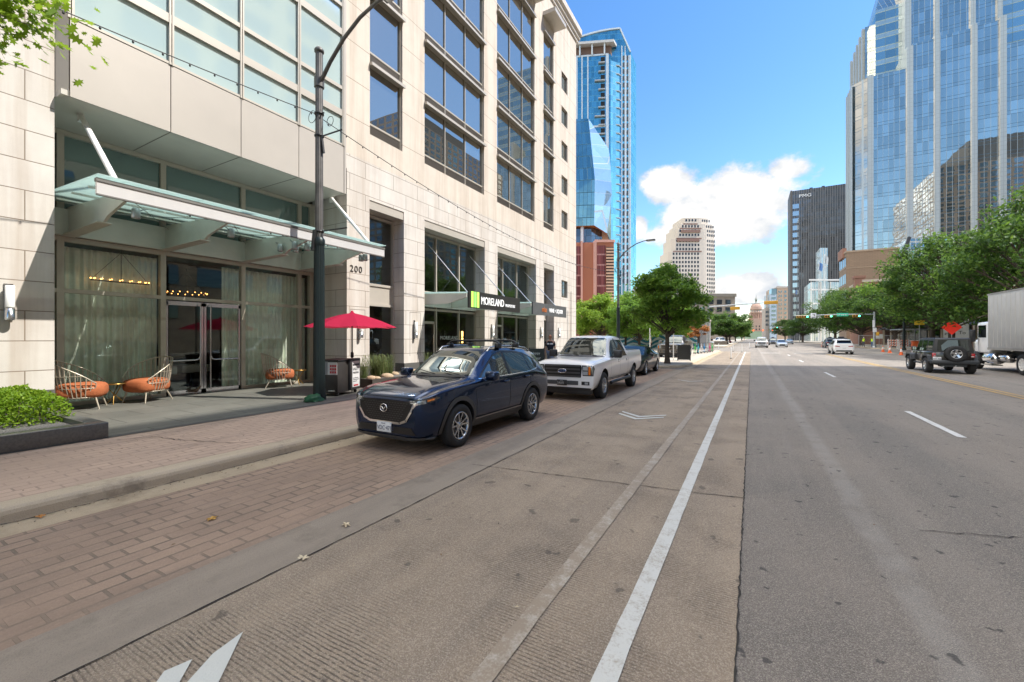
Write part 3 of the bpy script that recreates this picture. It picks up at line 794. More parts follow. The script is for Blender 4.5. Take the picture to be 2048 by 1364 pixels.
# window lettering of the estate agent and amber lamps behind its glass
mb = text_mb('MORELAND', .26, frame_to((XS + .01, 16.6, 1.75), (0, 1, 0), (0, 0, 1)), .003, 0, 1.1); B(mb, 'window_lettering', M('etched_white', (.6, .62, .6), .6))
for y, lab in ((15.0, 'amber tube lamp at the left jamb of the MORELAND shop window'), (18.35, 'amber tube lamp beside the right mullion of the MORELAND shop window')):
    t = thing('wall_lamp', lab, 'wall lamp', (XS + .08, y, 1.55), 0, 'amber lamps at the shop window')
    for z in (0, .34): m = MB(); m.lathe([(0, 0), (.05, .01), (.05, .29), (0, .30)], (0, 0, z), n=12); m.build('lamp_tube', M('amber_glow', (.95, .55, .16), .4, emit=1.1), t)
    m = MB(); m.box(-.07, -.04, -.05, .05, -.03, .68); m.build('backplate', BLACKP, t)
# chandeliers in the lobby
for i, (x, y, z, r, lab) in enumerate(((-14.93, 4.85, 3.35, .62, 'ring chandelier of small bulbs before the left lobby curtain'), (-17.2, 7.35, 3.35, .6, 'ring chandelier of small bulbs seen over the lobby door'), (-16.6, 5.2, 2.9, .5, 'lower ring chandelier deep inside the lobby'))):
    t = thing('chandelier', lab, 'chandelier', (x, y, z), 0, 'lobby chandeliers'); m = MB(); b = MB()
    sx = .12 if i == 0 else 1
    for k in range(18):
        a = 2 * math.pi * k / 18; p = Vector((r * math.cos(a) * sx, r * math.sin(a), 0)); a2 = a + 2 * math.pi / 18
        m.tube([p, (r * math.cos(a2) * sx, r * math.sin(a2), 0)], .012, 5); b.ball(p + Vector((0, 0, .05)), .017, 6)
    m.tube([(0, 0, 0), (0, 0, .9)], .008, 5); m.tube([(0, r, 0), (0, 0, .8)], .005, 4); m.tube([(0, -r, 0), (0, 0, .8)], .005, 4)
    m.build('ring', BLACKP, t); b.build('bulbs', BULB, t)
# white clothed tables seen through the lobby doors
for i, (x, y) in enumerate(((-16.6, 6.25), (-16.9, 7.35))):
    t = thing('dining_table', ('dining table under a white cloth behind the left lobby door', 'dining table under a white cloth behind the right lobby door')[i], 'table', (x, y, .16), 0, 'lobby tables')
    m = MB(); m.bbox(-.42, .42, -.42, .42, .5, .76, .03); m.build('tablecloth', M('table_linen', (.6, .6, .58), .9), t)
    m = MB(); m.tube([(0, 0, 0), (0, 0, .5)], .05); m.box(-.25, .25, -.25, .25, 0, .04); m.build('pedestal', BLACKP, t)
# ================================================================== VEHICLES (local axes: x forward, y left, z up)
def paint(name, col, metal=.35, rough=.28, flake=True):
    if name in _mc: return _mc[name]
    t = NT(name)
    if flake:
        n = t.noise(t.obj(), 900, 1); t.base(t.mix(t.ramp(n, .35, .65), [c * .85 for c in col], [min(1, c * 1.15) for c in col]))
    else: t.base(col)
    t.p(Metallic=metal, Roughness=rough, Coat_Weight=1.0, Coat_Roughness=.015, Coat_IOR=1.38)
    _mc[name] = t.mat; return t.mat
CARGLASS = glass_mat('car_glass', (.74, .80, .78), .07, (.014, .018, .018), True, .0, .01, 1, .42)
CARGLASS2 = glass_mat('tinted_car_glass', (.6, .68, .72), .07, (.008, .01, .011), True, .0, .01, 1, .5)
CLAD = M('grey_cladding', (.05, .052, .055), .5, 0, .1)
GRILLE = M('grille_black', (.012, .012, .013), .3)
SEAM = M('panel_gap', (.006, .006, .007), .8)
ALLOY = M('alloy_silver', (.55, .56, .58), .22, .9, .04)
DISC = M('wheel_shadow', (.012, .012, .012), .8)

def pchip(xs, ys, x):
    n = len(xs)
    if x <= xs[0]: return ys[0]
    if x >= xs[-1]: return ys[-1]
    h = [xs[i + 1] - xs[i] for i in range(n - 1)]; d = [(ys[i + 1] - ys[i]) / h[i] for i in range(n - 1)]
    def m(i):
        if i == 0: return d[0]
        if i == n - 1: return d[-1]
        if d[i - 1] * d[i] <= 0: return 0
        w1 = 2 * h[i] + h[i - 1]; w2 = h[i] + 2 * h[i - 1]
        return (w1 + w2) / (w1 / d[i - 1] + w2 / d[i])
    i = max(j for j in range(n - 1) if xs[j] <= x)
    t = (x - xs[i]) / h[i]
    return (2 * t**3 - 3 * t**2 + 1) * ys[i] + (t**3 - 2 * t**2 + t) * h[i] * m(i) + (-2 * t**3 + 3 * t**2) * ys[i + 1] + (t**3 - t**2) * h[i] * m(i + 1)

def loft_body(rows, n=84, tuck=.07, chaikin=2):
    rows = sorted(rows); xs = [r[0] for r in rows]
    st = sorted(set([xs[0] + (xs[-1] - xs[0]) * (0.5 - 0.5 * math.cos(math.pi * i / n)) for i in range(n + 1)] + xs))
    rings = []
    for x in st:
        zl, wl, zm, wm, zb, wb, zr, wr, zt = [pchip(xs, [r[k] for r in rows], x) for k in range(1, 10)]
        P = [(0, zl), (wl - tuck, zl), (wl, zl + .05), (wm, zm), (wb + .004, zb - .03), (wb - .012, zb + .02), (wr + .015, zr - .03), (wr - .06, zr + (zt - zr) * .55), (wr * .5, zt - (zt - zr) * .12), (0, zt)]
        for _ in range(chaikin):
            Q = [P[0]]
            for a, b in zip(P, P[1:]):
                Q += [(a[0] * .75 + b[0] * .25, a[1] * .75 + b[1] * .25), (a[0] * .25 + b[0] * .75, a[1] * .25 + b[1] * .75)]
            P = Q + [P[-1]]
        ring = [(x, y, z) for y, z in P] + [(x, -y, z) for y, z in reversed(P[1:-1])]
        rings.append(ring)
    k = len(rings[0]); vs = [v for r in rings for v in r]
    fs = [(i * k + j, i * k + (j + 1) % k, (i + 1) * k + (j + 1) % k, (i + 1) * k + j) for i in range(len(rings) - 1) for j in range(k)]
    b = MB(); b.add(vs, fs, 0, True)
    b.add(rings[0], [tuple(range(k))]); b.add(rings[-1], [tuple(reversed(range(k)))])
    return b

class Body:
    def __init__(s, rows, **kw):
        b = loft_body(rows, **kw)
        me = b.mesh('body', [WHITEP, DARK]); bm = bmesh.new(); bm.from_mesh(me)
        bmesh.ops.remove_doubles(bm, verts=bm.verts[:], dist=.0004); bmesh.ops.recalc_face_normals(bm, faces=bm.faces[:]); bm.to_mesh(me)
        s.bvh = BVHTree.FromBMesh(bm); bm.free(); s.me = me
    def cut(s, cyls, boxes=()):
        """wheel arches: cylinders (x, z, r) cut from each side to depth"""
        o = bpy.data.objects.new('body', s.me); COL.objects.link(o)
        c = MB()
        for x, z, r, yi in cyls:
            for sg in (1, -1):
                n = 40
                ring = [(x + r * math.cos(2 * math.pi * i / n), z + r * math.sin(2 * math.pi * i / n)) for i in range(n)]
                c.prism(ring, 'y', sg * yi, sg * 1.4, 1)
        for bx in boxes: c.box(*bx, 1)
        co = bpy.data.objects.new('cut', c.mesh('cut', [WHITEP, DARK])); COL.objects.link(co)
        md = o.modifiers.new('b', 'BOOLEAN'); md.object = co; md.operation = 'DIFFERENCE'; md.solver = 'EXACT'
        dg = bpy.context.evaluated_depsgraph_get(); dg.update()
        me = bpy.data.meshes.new_from_object(o.evaluated_get(dg))
        bpy.data.objects.remove(o); bpy.data.objects.remove(co); s.me = me
        return me
    def hit(s, p, d):
        h = s.bvh.ray_cast(Vector(p), Vector(d))
        return h[0], h[1]
    def patch(s, poly, view, mb=None, off=.005, step=.05, m=0, side=1, lift=0.0):
        """outline drawn in a view ('side': x,z  'front'/'rear': y,z  'top': x,y) laid on the body surface"""
        mb = mb or MB()
        bd = []
        for a, b in zip(poly, poly[1:] + poly[:1]):
            n = max(1, int(math.hypot(b[0] - a[0], b[1] - a[1]) / step))
            bd += [(a[0] + (b[0] - a[0]) * i / n, a[1] + (b[1] - a[1]) * i / n) for i in range(n)]
        x0, x1 = min(p[0] for p in bd), max(p[0] for p in bd); y0, y1 = min(p[1] for p in bd), max(p[1] for p in bd)
        pts = [Vector(p) for p in bd]; nb = len(bd)
        def inside(x, y):
            c = False
            for (ax, ay), (bx, by) in zip(poly, poly[1:] + poly[:1]):
                if (ay > y) != (by > y) and x < (bx - ax) * (y - ay) / (by - ay) + ax: c = not c
            return c
        gx = x0 + step / 2
        while gx < x1:
            gy = y0 + step / 2
            while gy < y1:
                if inside(gx, gy) and min((Vector((gx, gy)) - q).length for q in pts[:nb]) > step * .4: pts.append(Vector((gx, gy)))
                gy += step
            gx += step
        V, E, F, *_ = delaunay_2d_cdt(pts, [(i, (i + 1) % nb) for i in range(nb)], [], 1, 1e-5)
        d = {'side': (0, -side, 0), 'front': (-1, 0, 0), 'rear': (1, 0, 0), 'top': (0, 0, -1)}[view]
        out = []; last = None
        for v in V:
            p = {'side': (v[0], 3 * side, v[1]), 'front': (4, v[0], v[1]), 'rear': (-4, v[0], v[1]), 'top': (v[0], v[1], 4)}[view]
            h, nn = s.hit(p, d)
            if h is None:
                h = Vector(p); k = {'side': 1, 'front': 0, 'rear': 0, 'top': 2}[view]
                h[k] = last if last is not None else p[k] * .3; nn = -Vector(d)
            last = h[{'side': 1, 'front': 0, 'rear': 0, 'top': 2}[view]]
            if nn.dot(Vector(d)) > 0: nn = -nn
            out.append(h + nn * off - Vector(d) * lift)
        return mb.add(out, [list(f) for f in F], m, True)
    def strip(s, line, w, view, mb=None, off=.006, side=1, m=0):
        """thin band following a polyline"""
        mb = mb or MB()
        for a, b in zip(line, line[1:]):
            d = Vector((b[0] - a[0], b[1] - a[1])); nn = Vector((-d.y, d.x)).normalized() * w / 2
            a = Vector(a); b = Vector(b); e = d.normalized() * w * .3
            s.patch([tuple(a - nn - e), tuple(b - nn + e), tuple(b + nn + e), tuple(a + nn - e)], view, mb, off, .12, m, side)
        return mb

def arc(cx, cy, r, a0, a1, n=14): return [(cx + r * math.cos(R(a0 + (a1 - a0) * i / n)), cy + r * math.sin(R(a0 + (a1 - a0) * i / n))) for i in range(n + 1)]
def ellipse(cx, cy, a, b, n=20): return [(cx + a * math.cos(2 * math.pi * i / n), cy + b * math.sin(2 * math.pi * i / n)) for i in range(n)]
def mirror(poly): return [(-a, b) for a, b in reversed(poly)]

def make_wheel_meshes(r, w, rimr, spokes, style='twin', rimmat=ALLOY):
    t = MB(); h = w / 2
    prof = [(rimr - .005, -h + .02), (rimr + .015, -h), (r - .035, -h), (r - .008, -h + .025), (r, -h + .05), (r, h - .05), (r - .008, h - .025), (r - .035, h), (rimr + .015, h), (rimr - .005, h - .02)]
    t.lathe(prof, axis='y', n=40)
    for k in range(-2, 3):
        t.lathe([(r + .0015, k * w * .16 - .006), (r + .0045, k * w * .16), (r + .0015, k * w * .16 + .006)], axis='y', n=40, smooth=False)
    tm = t.mesh('tyre', RUBBER)
    b = MB()
    b.lathe([(rimr - .02, -h + .03), (rimr, h - .012), (rimr + .004, h - .004), (rimr - .018, h - .006), (rimr - .03, h - .03), (rimr - .035, -h + .03)], axis='y', n=40)
    b.lathe([(0, h - .03), (.035, h - .03), (.04, h - .038), (.065, h - .045), (.07, h - .09), (0, h - .09)], axis='y', n=24)
    for k in range(spokes):
        if style == 'twin': offs = [(-.27, .024), (.27, .024)]
        elif style == 'fork': offs = [(-.3, .034), (.3, .034)]
        else: offs = [(0, .09)]
        for da, sw in offs:
            a = 2 * math.pi * k / spokes + R(90); a0 = a + da * .6; a1 = a + da
            p = Vector((.055 * math.cos(a0), h - .05, .055 * math.sin(a0))); q = Vector(((rimr - .02) * math.cos(a1), h - .022, (rimr - .02) * math.sin(a1)))
            b.bar(p, q, sw, .028, 0, (0, 1, 0))
    for k in range(5):
        a = 2 * math.pi * k / 5; b.lathe([(0, h - .035), (.009, h - .037), (.009, h - .05)], (.045 * math.cos(a), 0, .045 * math.sin(a)), 'y', 8, 1)
    b.lathe([(0, -h + .06), (rimr - .03, -h + .06), (rimr - .03, -h + .065)], axis='y', n=24, m=1)
    b.lathe([(0, h - .10), (rimr * .72, h - .10), (rimr * .72, h - .12), (0, h - .12)], axis='y', n=24, m=2)
    return tm, b.mesh('rim', [rimmat, DISC, M('brake_disc', (.16, .15, .145), .45, .8)])
_wheels = {}
def add_wheels(car, key, spec, places):
    if key not in _wheels: _wheels[key] = make_wheel_meshes(*spec)
    tm, rm = _wheels[key]
    for x, y, z in places:
        o = obj('wheel', tm, car); o.location = (x, y, z); o.rotation_euler = (0, 0, 0 if y > 0 else math.pi)
        r = obj('rim', rm, o)
        if y < 0: o.rotation_euler = (0, 0, math.pi)

def body_obj(car, b, mat):
    o = bpy.data.objects.new('body', b.me); COL.objects.link(o); o.parent = car
    o.material_slots[0].link = 'OBJECT'; o.material_slots[0].material = mat
    return o
def plate(car, x, y, z, txt, face=1, small='TEXAS', bg=PLATEM, fg=None):
    m = MB(); m.bbox(x - .006, x + .006, y - .16, y + .16, z - .08, z + .08, .004)
    p = m.build('number_plate', bg, car)
    fr = frame_to((x + .008 * face, y - .148 * face, z - .045), (0, face, 0), (0, 0, 1))
    b = text_mb(txt, .098, fr, .001, 0, 1.0, .86)
    b2 = text_mb(small, .032, frame_to((x + .008 * face, y - .06 * face, z + .045), (0, face, 0), (0, 0, 1)), .001); b.add(b2.v, b2.f)
    o = b.build('lettering', fg or M('plate_ink', (.03, .04, .09), .5)); o.parent = p
    return p
def mirror_part(car, x, y, z, sy, mat, L=.24, H=.17):
    m = MB(); m.bbox(x - .09, x + .09, sy * (y + .04) if sy > 0 else -(y + .04 + L), (y + .04 + L) if sy > 0 else -(y + .04), z, z + H, .04)
    m.bar((x + .02, sy * (y - .06), z + .01), (x + .02, sy * (y + .1), z + .05), .07, .05)
    o = m.build('wing_mirror', mat, car)
    g = MB(); g.box(x - .094, x - .088, min(sy * (y + .07), sy * (y + .01 + L)), max(sy * (y + .07), sy * (y + .01 + L)), z + .03, z + H - .03); c = g.build('mirror_glass', CHROME); c.parent = o
def handle(car, b, x, z, side, mat, L=.2):
    h, n = b.hit((x, 3 * side, z), (0, -side, 0))
    m = MB(); y = h.y
    m.bbox(x - L / 2, x + L / 2, min(y + side * .012, y + side * .045), max(y + side * .012, y + side * .045), z - .018, z + .018, .01); m.build('door_handle', mat, car)
    g = MB(); b.patch(ellipse(x, z, L * .36, .042), 'side', g, .003, .04, 0, side); o = g.build('handle_recess', SEAM, car)

# ---------------------------------------------------------------- dark blue crossover
def build_crossover():
    car = thing('parked_suv', 'dark blue crossover with black roof bars parked nearest on the brick lane', 'car', (-5.19, 7.24, 0), R(-90))
    P = paint('deep_blue_paint', (.0025, .018, .062), .8, .2)
    rows = [(-2.29, .40, .62, .60, .70, .84, .68, 1.0, .58, 1.04), (-2.24, .33, .74, .58, .84, .90, .80, 1.12, .62, 1.15), (-2.14, .28, .80, .60, .90, .98, .87, 1.30, .60, 1.34), (-1.95, .25, .82, .6, .915, 1.02, .885, 1.47, .60, 1.53),
            (-1.3, .24, .83, .6, .922, 1.085, .90, 1.585, .63, 1.64), (-.5, .24, .83, .6, .915, 1.065, .895, 1.62, .645, 1.675), (.05, .24, .83, .6, .915, 1.055, .895, 1.585, .645, 1.645), (.30, .24, .83, .6, .915, 1.05, .895, 1.495, .65, 1.55), (.62, .24, .83, .6, .918, 1.045, .892, 1.29, .69, 1.345),
            (.92, .24, .83, .6, .92, 1.04, .888, 1.11, .74, 1.15), (1.05, .24, .83, .6, .922, 1.035, .886, 1.085, .745, 1.125), (1.45, .24, .83, .6, .925, 1.01, .88, 1.06, .74, 1.095), (1.85, .23, .82, .58, .915, .965, .862, 1.01, .71, 1.045), (2.02, .22, .79, .56, .885, .925, .83, .97, .68, 1.0), (2.13, .22, .74, .54, .82, .89, .775, .93, .65, .955), (2.20, .23, .66, .52, .74, .855, .70, .89, .60, .91), (2.235, .28, .57, .52, .65, .805, .61, .835, .52, .855)]
    b = Body(rows, n=96)
    WF, WR, WZ = 1.40, -1.30, .36
    b.cut([(WF, WZ, .425, .55), (WR, WZ, .425, .55)])
    body_obj(car, b, P)
    # glass
    g = MB(); b.patch([(-.70, 1.15), (.70, 1.15), (.66, 1.29), (.585, 1.52), (.52, 1.575), (-.52, 1.575), (-.585, 1.52), (-.66, 1.29)], 'front', g, .006, .07); g.build('windscreen', CARGLASS, car)
    g = MB(); b.patch([(-.55, 1.50), (.55, 1.50), (.68, 1.12), (-.68, 1.12)], 'rear', g, .006, .07); g.build('rear_window', CARGLASS2, car)
    for s in (1, -1):
        for nm, poly in (('front_window', [(.68, 1.11), (.50, 1.225), (.22, 1.395), (.06, 1.48), (-.20, 1.54), (-.26, 1.54), (-.26, 1.105)]), ('rear_side_window', [(-.36, 1.105), (-.36, 1.54), (-.80, 1.53), (-1.13, 1.50), (-1.20, 1.125)]),
                         ('quarter_window', [(-1.26, 1.13), (-1.20, 1.49), (-1.45, 1.44), (-1.70, 1.34), (-1.76, 1.27), (-1.62, 1.17)])):
            g = MB(); b.patch(poly, 'side', g, .006, .06, 0, s); g.build(nm, CARGLASS, car)
        g = MB(); b.strip([(-.31, 1.10), (-.31, 1.545)], .09, 'side', g, .007, s); b.strip([(.70, 1.11), (.06, 1.49), (-.25, 1.55), (-.8, 1.54), (-1.2, 1.50), (-1.72, 1.34)], .03, 'side', g, .007, s); g.build('window_trim', BLACKP, car)
        g = MB(); b.strip([(.76, 1.09), (-.3, 1.092), (-1.2, 1.108), (-1.62, 1.15), (-1.77, 1.25)], .016, 'side', g, .009, s); g.build('chrome_strip', CHROME, car)
        g = MB(); b.strip([(.93, .95), (.90, .55), (.84, .42)], .008, 'side', g, .003, s); b.strip([(-.30, 1.03), (-.30, .42)], .008, 'side', g, .003, s)
        b.strip([(-1.22, 1.04), (-1.20, .82), (-.98, .62), (-.90, .42)], .008, 'side', g, .003, s); b.strip([(.90, .42), (-.9, .42)], .008, 'side', g, .003, s); g.build('door_seam', SEAM, car)
        g = MB()
        for wx in (WF, WR):
            o1 = arc(wx, WZ, .50, 188, -8, 20); i1 = arc(wx, WZ, .424, -8, 188, 20); b.patch(o1 + i1, 'side', g, .012, .06, 0, s)
        b.patch([(.93, .42), (-.83, .42), (-.83, .26), (.93, .26)], 'side', g, .014, .08, 0, s)
        g.build('cladding', CLAD, car)
        g = MB(); b.strip([(.92, .405), (-.82, .405)], .012, 'side', g, .02, s); g.build('sill_trim', STEEL, car)
        handle(car, b, -.12, .98, s, P); handle(car, b, -1.02, 1.01, s, P)
        mirror_part(car, .62, .885, 1.06, s, P)
        # lamps
        hl = [(.50, .85), (.62, .865), (.845, .915), (.865, .89), (.83, .835), (.70, .80), (.52, .805)]
        hl = hl if s > 0 else mirror(hl)
        g = MB(); b.patch(hl, 'front', g, .006, .04); o = g.build('headlight', M('headlamp_dark', (.06, .063, .066), .06, .5, coat=1), car)
        for cy in (.59, .72):
            g = MB(); e = [(cy - .05, .853), (cy + .05, .853 + .02 * (cy > .62)), (cy + .06, .823), (cy + .045, .816), (cy - .04, .813), (cy - .04, .823), (cy + .035, .828), (cy + .03, .84), (cy - .05, .84)]
            b.patch(e if s > 0 else mirror(e), 'front', g, .011, .03); c = g.build('lamp_reflector', M('reflector_grey', (.34, .35, .36), .1, .6, coat=1)); c.parent = o
        am = [(.785, .872), (.84, .893), (.835, .865), (.79, .842)]; g = MB(); b.patch(am if s > 0 else mirror(am), 'front', g, .012, .03); c = g.build('turn_signal', AMBER); c.parent = o
        tl = [(.40, .98), (.70, 1.04), (.86, 1.06), (.80, .98), (.70, .93)]; g = MB(); b.patch(tl if s > 0 else mirror(tl), 'rear', g, .006, .05); g.build('tail_light', TAILRED, car)
        rl = MB(); zz = lambda x: pchip([r[0] for r in sorted(rows)], [r[7] for r in sorted(rows)], x)
        rl.tube([(x, s * .60, zz(x) + d) for x, d in ((.12, .0), (.02, .06), (-.3, .065), (-1.0, .06), (-1.5, .05), (-1.68, .0))], .016, 8); rl.build('roof_rail', STEEL, car)
    br = MB()
    for x in (-.28, -1.02):
        br.tube([(x, -.66, 1.70), (x, -.60, 1.76), (x, -.50, 1.785), (x, .50, 1.785), (x, .60, 1.76), (x, .66, 1.70)], .022, 8)
        for s in (1, -1): br.bbox(x - .07, x + .07, min(s * .57, s * .67), max(s * .57, s * .67), 1.63, 1.73, .015)
    br.build('roof_bar', BLACKP, car)
    # front
    gp = [(-.52, .845), (.52, .845), (.57, .80), (.54, .68), (.44, .55), (.32, .505), (-.32, .505), (-.44, .55), (-.54, .68), (-.57, .80)]
    g = MB(); b.patch(gp, 'front', g, .006, .05); gr = g.build('grille', GRILLE, car)
    g = MB(); r2 = 0
    for i in range(9):
        z = .535 + i * .034; wmx = .31 + (z - .525) * .75
        for j in range(-14, 15):
            y = j * .06 + (.03 if i % 2 else 0)
            if abs(y) < min(.52, wmx): b.patch([(y - .021, z - .007), (y + .021, z - .007), (y + .021, z + .007), (y - .021, z + .007)], 'front', g, .013, .2)
    c = g.build('grille_mesh', M('gunmetal', (.10, .10, .105), .3, .9)); c.parent = gr
    g = MB(); ch = [(.62, .83), (.565, .68), (.46, .535), (.33, .485), (-.33, .485), (-.46, .535), (-.565, .68), (-.62, .83)]
    b.strip(ch, .036, 'front', g, .016); b.patch([(.57, .70), (.62, .82), (.73, .82), (.66, .785)], 'front', g, .012, .04); b.patch(mirror([(.57, .70), (.62, .82), (.73, .82), (.66, .785)]), 'front', g, .012, .04)
    c = g.build('chrome_surround', CHROME); c.parent = gr
    em = MB(); ring = [(.075 * math.cos(2 * math.pi * i / 24), .06 * math.sin(2 * math.pi * i / 24)) for i in range(25)]
    h0, _ = b.hit((4, 0, .70), (-1, 0, 0)); hx = h0.x + .03
    em.tube([(hx, y, .715 + z) for y, z in ring], .008, 6, cap=False)
    em.tube([(hx, -.07, .735), (hx + .004, -.03, .725), (hx + .006, 0, .685), (hx + .004, .03, .725), (hx, .07, .735)], [.005, .009, .011, .009, .005], 6)
    em.build('emblem', CHROME, car)
    g = MB(); b.patch([(-.57, .43), (.57, .43), (.64, .32), (-.64, .32)], 'front', g, .006, .06); g.build('lower_intake', GRILLE, car)
    g = MB(); b.patch([(-.86, .285), (.86, .285), (.80, .225), (-.80, .225)], 'front', g, .02, .06); g.build('front_lip', CLAD, car)
    plate(car, h0.x + .02, 0, .405, 'VDC\u00b74712', 1)
    g = MB(); b.strip([(-.74, 1.05), (-.60, .89)], .006, 'front', g, .004); b.strip([(.74, 1.05), (.60, .89)], .006, 'front', g, .004); b.strip([(-.60, .89), (.60, .89)], .007, 'front', g, .004); g.build('bonnet_seam', SEAM, car)
    g = MB(); b.patch([(-.60, 1.15), (.60, 1.15), (.66, 1.125), (-.66, 1.125)], 'front', g, .008, .06); g.build('cowl', BLACKP, car)
    w = MB()
    for s, y0 in ((1, .1), (1, -.5)): w.tube([(.93, y0 + .45, 1.165), (.84, y0, 1.225)], .008, 5)
    w.build('wiper', BLACKP, car)
    add_wheels(car, 'suv', (.363, .225, .235, 5, 'twin'), [(WF, .805, .362), (WF, -.805, .362), (WR, .805, .362), (WR, -.805, .362)])
    return car
build_crossover()

# ---------------------------------------------------------------- pickup trucks
def build_pickup(label, loc, rz, P, style, rp='white'):
    car = thing('pickup_truck', label, 'pickup truck', loc, rz)
    rows = [(-2.94, .62, .88, .80, .95, 1.20, .95, 1.36, .90, 1.37), (-2.88, .58, .92, .80, .995, 1.22, .985, 1.38, .93, 1.39), (-2.2, .52, .93, .8, 1.005, 1.22, .99, 1.385, .93, 1.395), (-.92, .50, .93, .8, 1.0, 1.2, .985, 1.385, .93, 1.395), (-.86, .48, .92, .75, .99, 1.19, .98, 1.39, .93, 1.42), (-.80, .46, .92, .75, .99, 1.19, .98, 1.72, .75, 1.80), (-.70, .46, .92, .75, .99, 1.18, .98, 1.82, .70, 1.90), (.0, .46, .92, .75, .99, 1.17, .98, 1.865, .70, 1.935),
            (.55, .46, .92, .75, .99, 1.16, .975, 1.83, .70, 1.90), (.80, .46, .92, .75, .99, 1.155, .975, 1.72, .71, 1.79), (1.10, .46, .92, .75, .995, 1.15, .975, 1.47, .76, 1.53), (1.36, .46, .92, .75, 1.0, 1.145, .975, 1.22, .83, 1.27), (1.50, .46, .92, .75, 1.0, 1.14, .975, 1.19, .85, 1.245), (2.1, .44, .92, .74, 1.005, 1.11, .97, 1.155, .86, 1.215), (2.62, .34, .92, .68, .99, 1.08, .965, 1.12, .86, 1.18), (2.80, .32, .92, .68, .98, 1.06, .95, 1.09, .84, 1.14), (2.88, .32, .90, .68, .96, 1.03, .93, 1.06, .82, 1.09), (2.90, .36, .88, .68, .94, 1.0, .91, 1.03, .80, 1.06)]
    b = Body(rows, n=80); WF, WR, WZ = 1.99, -1.69, .40
    b.cut([(WF, WZ + .02, .50, .6), (WR, WZ + .02, .49, .6)]); body_obj(car, b, P)
    g = MB(); b.patch([(-.80, 1.275), (.80, 1.275), (.74, 1.50), (.66, 1.80), (.58, 1.835), (-.58, 1.835), (-.66, 1.80), (-.74, 1.50)], 'front', g, .006, .07); g.build('windscreen', CARGLASS, car)
    for s in (1, -1):
        for nm, poly in (('front_window', [(1.16, 1.23), (.95, 1.44), (.70, 1.66), (.55, 1.755), (.28, 1.775), (.28, 1.225)]), ('rear_side_window', [(.16, 1.225), (.16, 1.775), (-.60, 1.76), (-.68, 1.70), (-.70, 1.235)])):
            g = MB(); b.patch(poly, 'side', g, .006, .06, 0, s); g.build(nm, CARGLASS2, car)
        g = MB(); b.strip([(.22, 1.22), (.22, 1.78)], .10, 'side', g, .007, s); b.strip([(1.2, 1.22), (-.72, 1.225)], .025, 'side', g, .008, s); g.build('window_trim', BLACKP, car)
        g = MB()
        for ln in ([(1.28, 1.16), (1.28, .56)], [(.22, 1.22), (.22, .56)], [(-.80, 1.4), (-.80, .56)], [(1.28, .56), (-.8, .56)], [(-.885, 1.40), (-.885, .60)]): b.strip(ln, .009, 'side', g, .003, s)
        g.build('door_seam', SEAM, car)
        g = MB(); g.tube([(1.30, s * .98, .42), (1.2, s * 1.0, .44), (-1.0, s * 1.0, .44), (-1.08, s * .98, .42)], .055, 8); g.build('running_board', BLACKP, car)
        for x in (.38, -.62): handle(car, b, x, 1.08, s, P)
        mirror_part(car, 1.02, .96, 1.20, s, BLACKP if style == 0 else P, .26, .24)
        for wx in (WF, WR): g = MB(); b.patch(arc(wx, WZ + .02, .56, 185, -5, 20) + arc(wx, WZ + .02, .497, -5, 185, 20), 'side', g, .014, .07, 0, s); g.build('arch_lip', P, car)
        hl = [(.60, 1.045), (.93, 1.04), (.955, .95), (.94, .74), (.62, .74)]; g = MB(); b.patch(hl if s > 0 else mirror(hl), 'front', g, .008, .05); o = g.build('headlight', M('headlamp_pickup', (.16, .16, .165), .08, .6, coat=1), car)
        for (y0, y1, z0, z1, mt, nm) in ((.63, .78, .77, .87, LENS, 'lamp_reflector'), (.63, .78, .90, 1.01, LENS, 'lamp_reflector'), (.80, .86, .77, 1.0, AMBER, 'turn_signal')):
            pp = [(y0, z0), (y1, z0), (y1, z1), (y0, z1)]; g = MB(); b.patch(pp if s > 0 else mirror(pp), 'front', g, .014, .05); c = g.build(nm, mt); c.parent = o
        fl = [(.60, .58), (.84, .58), (.84, .48), (.60, .48)]; g = MB(); b.patch(fl if s > 0 else mirror(fl), 'front', g, .045, .05); o = g.build('fog_lamp', GRILLE, car)
        fl = [(.70, .56), (.80, .56), (.80, .50), (.70, .50)]; g = MB(); b.patch(fl if s > 0 else mirror(fl), 'front', g, .05, .05); c = g.build('lamp_reflector', LENS); c.parent = o
        tl = [(.80, 1.30), (.93, 1.30), (.93, .95), (.80, .95)]; g = MB(); b.patch(tl if s > 0 else mirror(tl), 'rear', g, .006, .05); g.build('tail_light', TAILRED, car)
    g = MB(); b.patch([(-.57, 1.05), (.57, 1.05), (.60, .97), (.57, .69), (-.57, .69), (-.60, .97)], 'front', g, .008, .06); gr = g.build('grille', GRILLE, car)
    g = MB(); gm = M('satin_grey_bar', (.11, .11, .115), .35, .5)
    if style == 0:
        for z, h in ((1.02, .045), (.925, .05), (.82, .05), (.725, .04)): b.patch([(-.55, z - h / 2), (.55, z - h / 2), (.55, z + h / 2), (-.55, z + h / 2)], 'front', g, .022, .06)
    else:
        for z in (1.02, .87, .72): b.patch([(-.58, z - .03), (.58, z - .03), (.58, z + .03), (-.58, z + .03)], 'front', g, .022, .06)
        for y in (-.56, .56): b.patch([(y - .03, .72), (y + .03, .72), (y + .03, 1.02), (y - .03, 1.02)], 'front', g, .02, .06)
    c = g.build('grille_bar', gm if style == 0 else P); c.parent = gr
    h0, _ = b.hit((4, 0, .87), (-1, 0, 0))
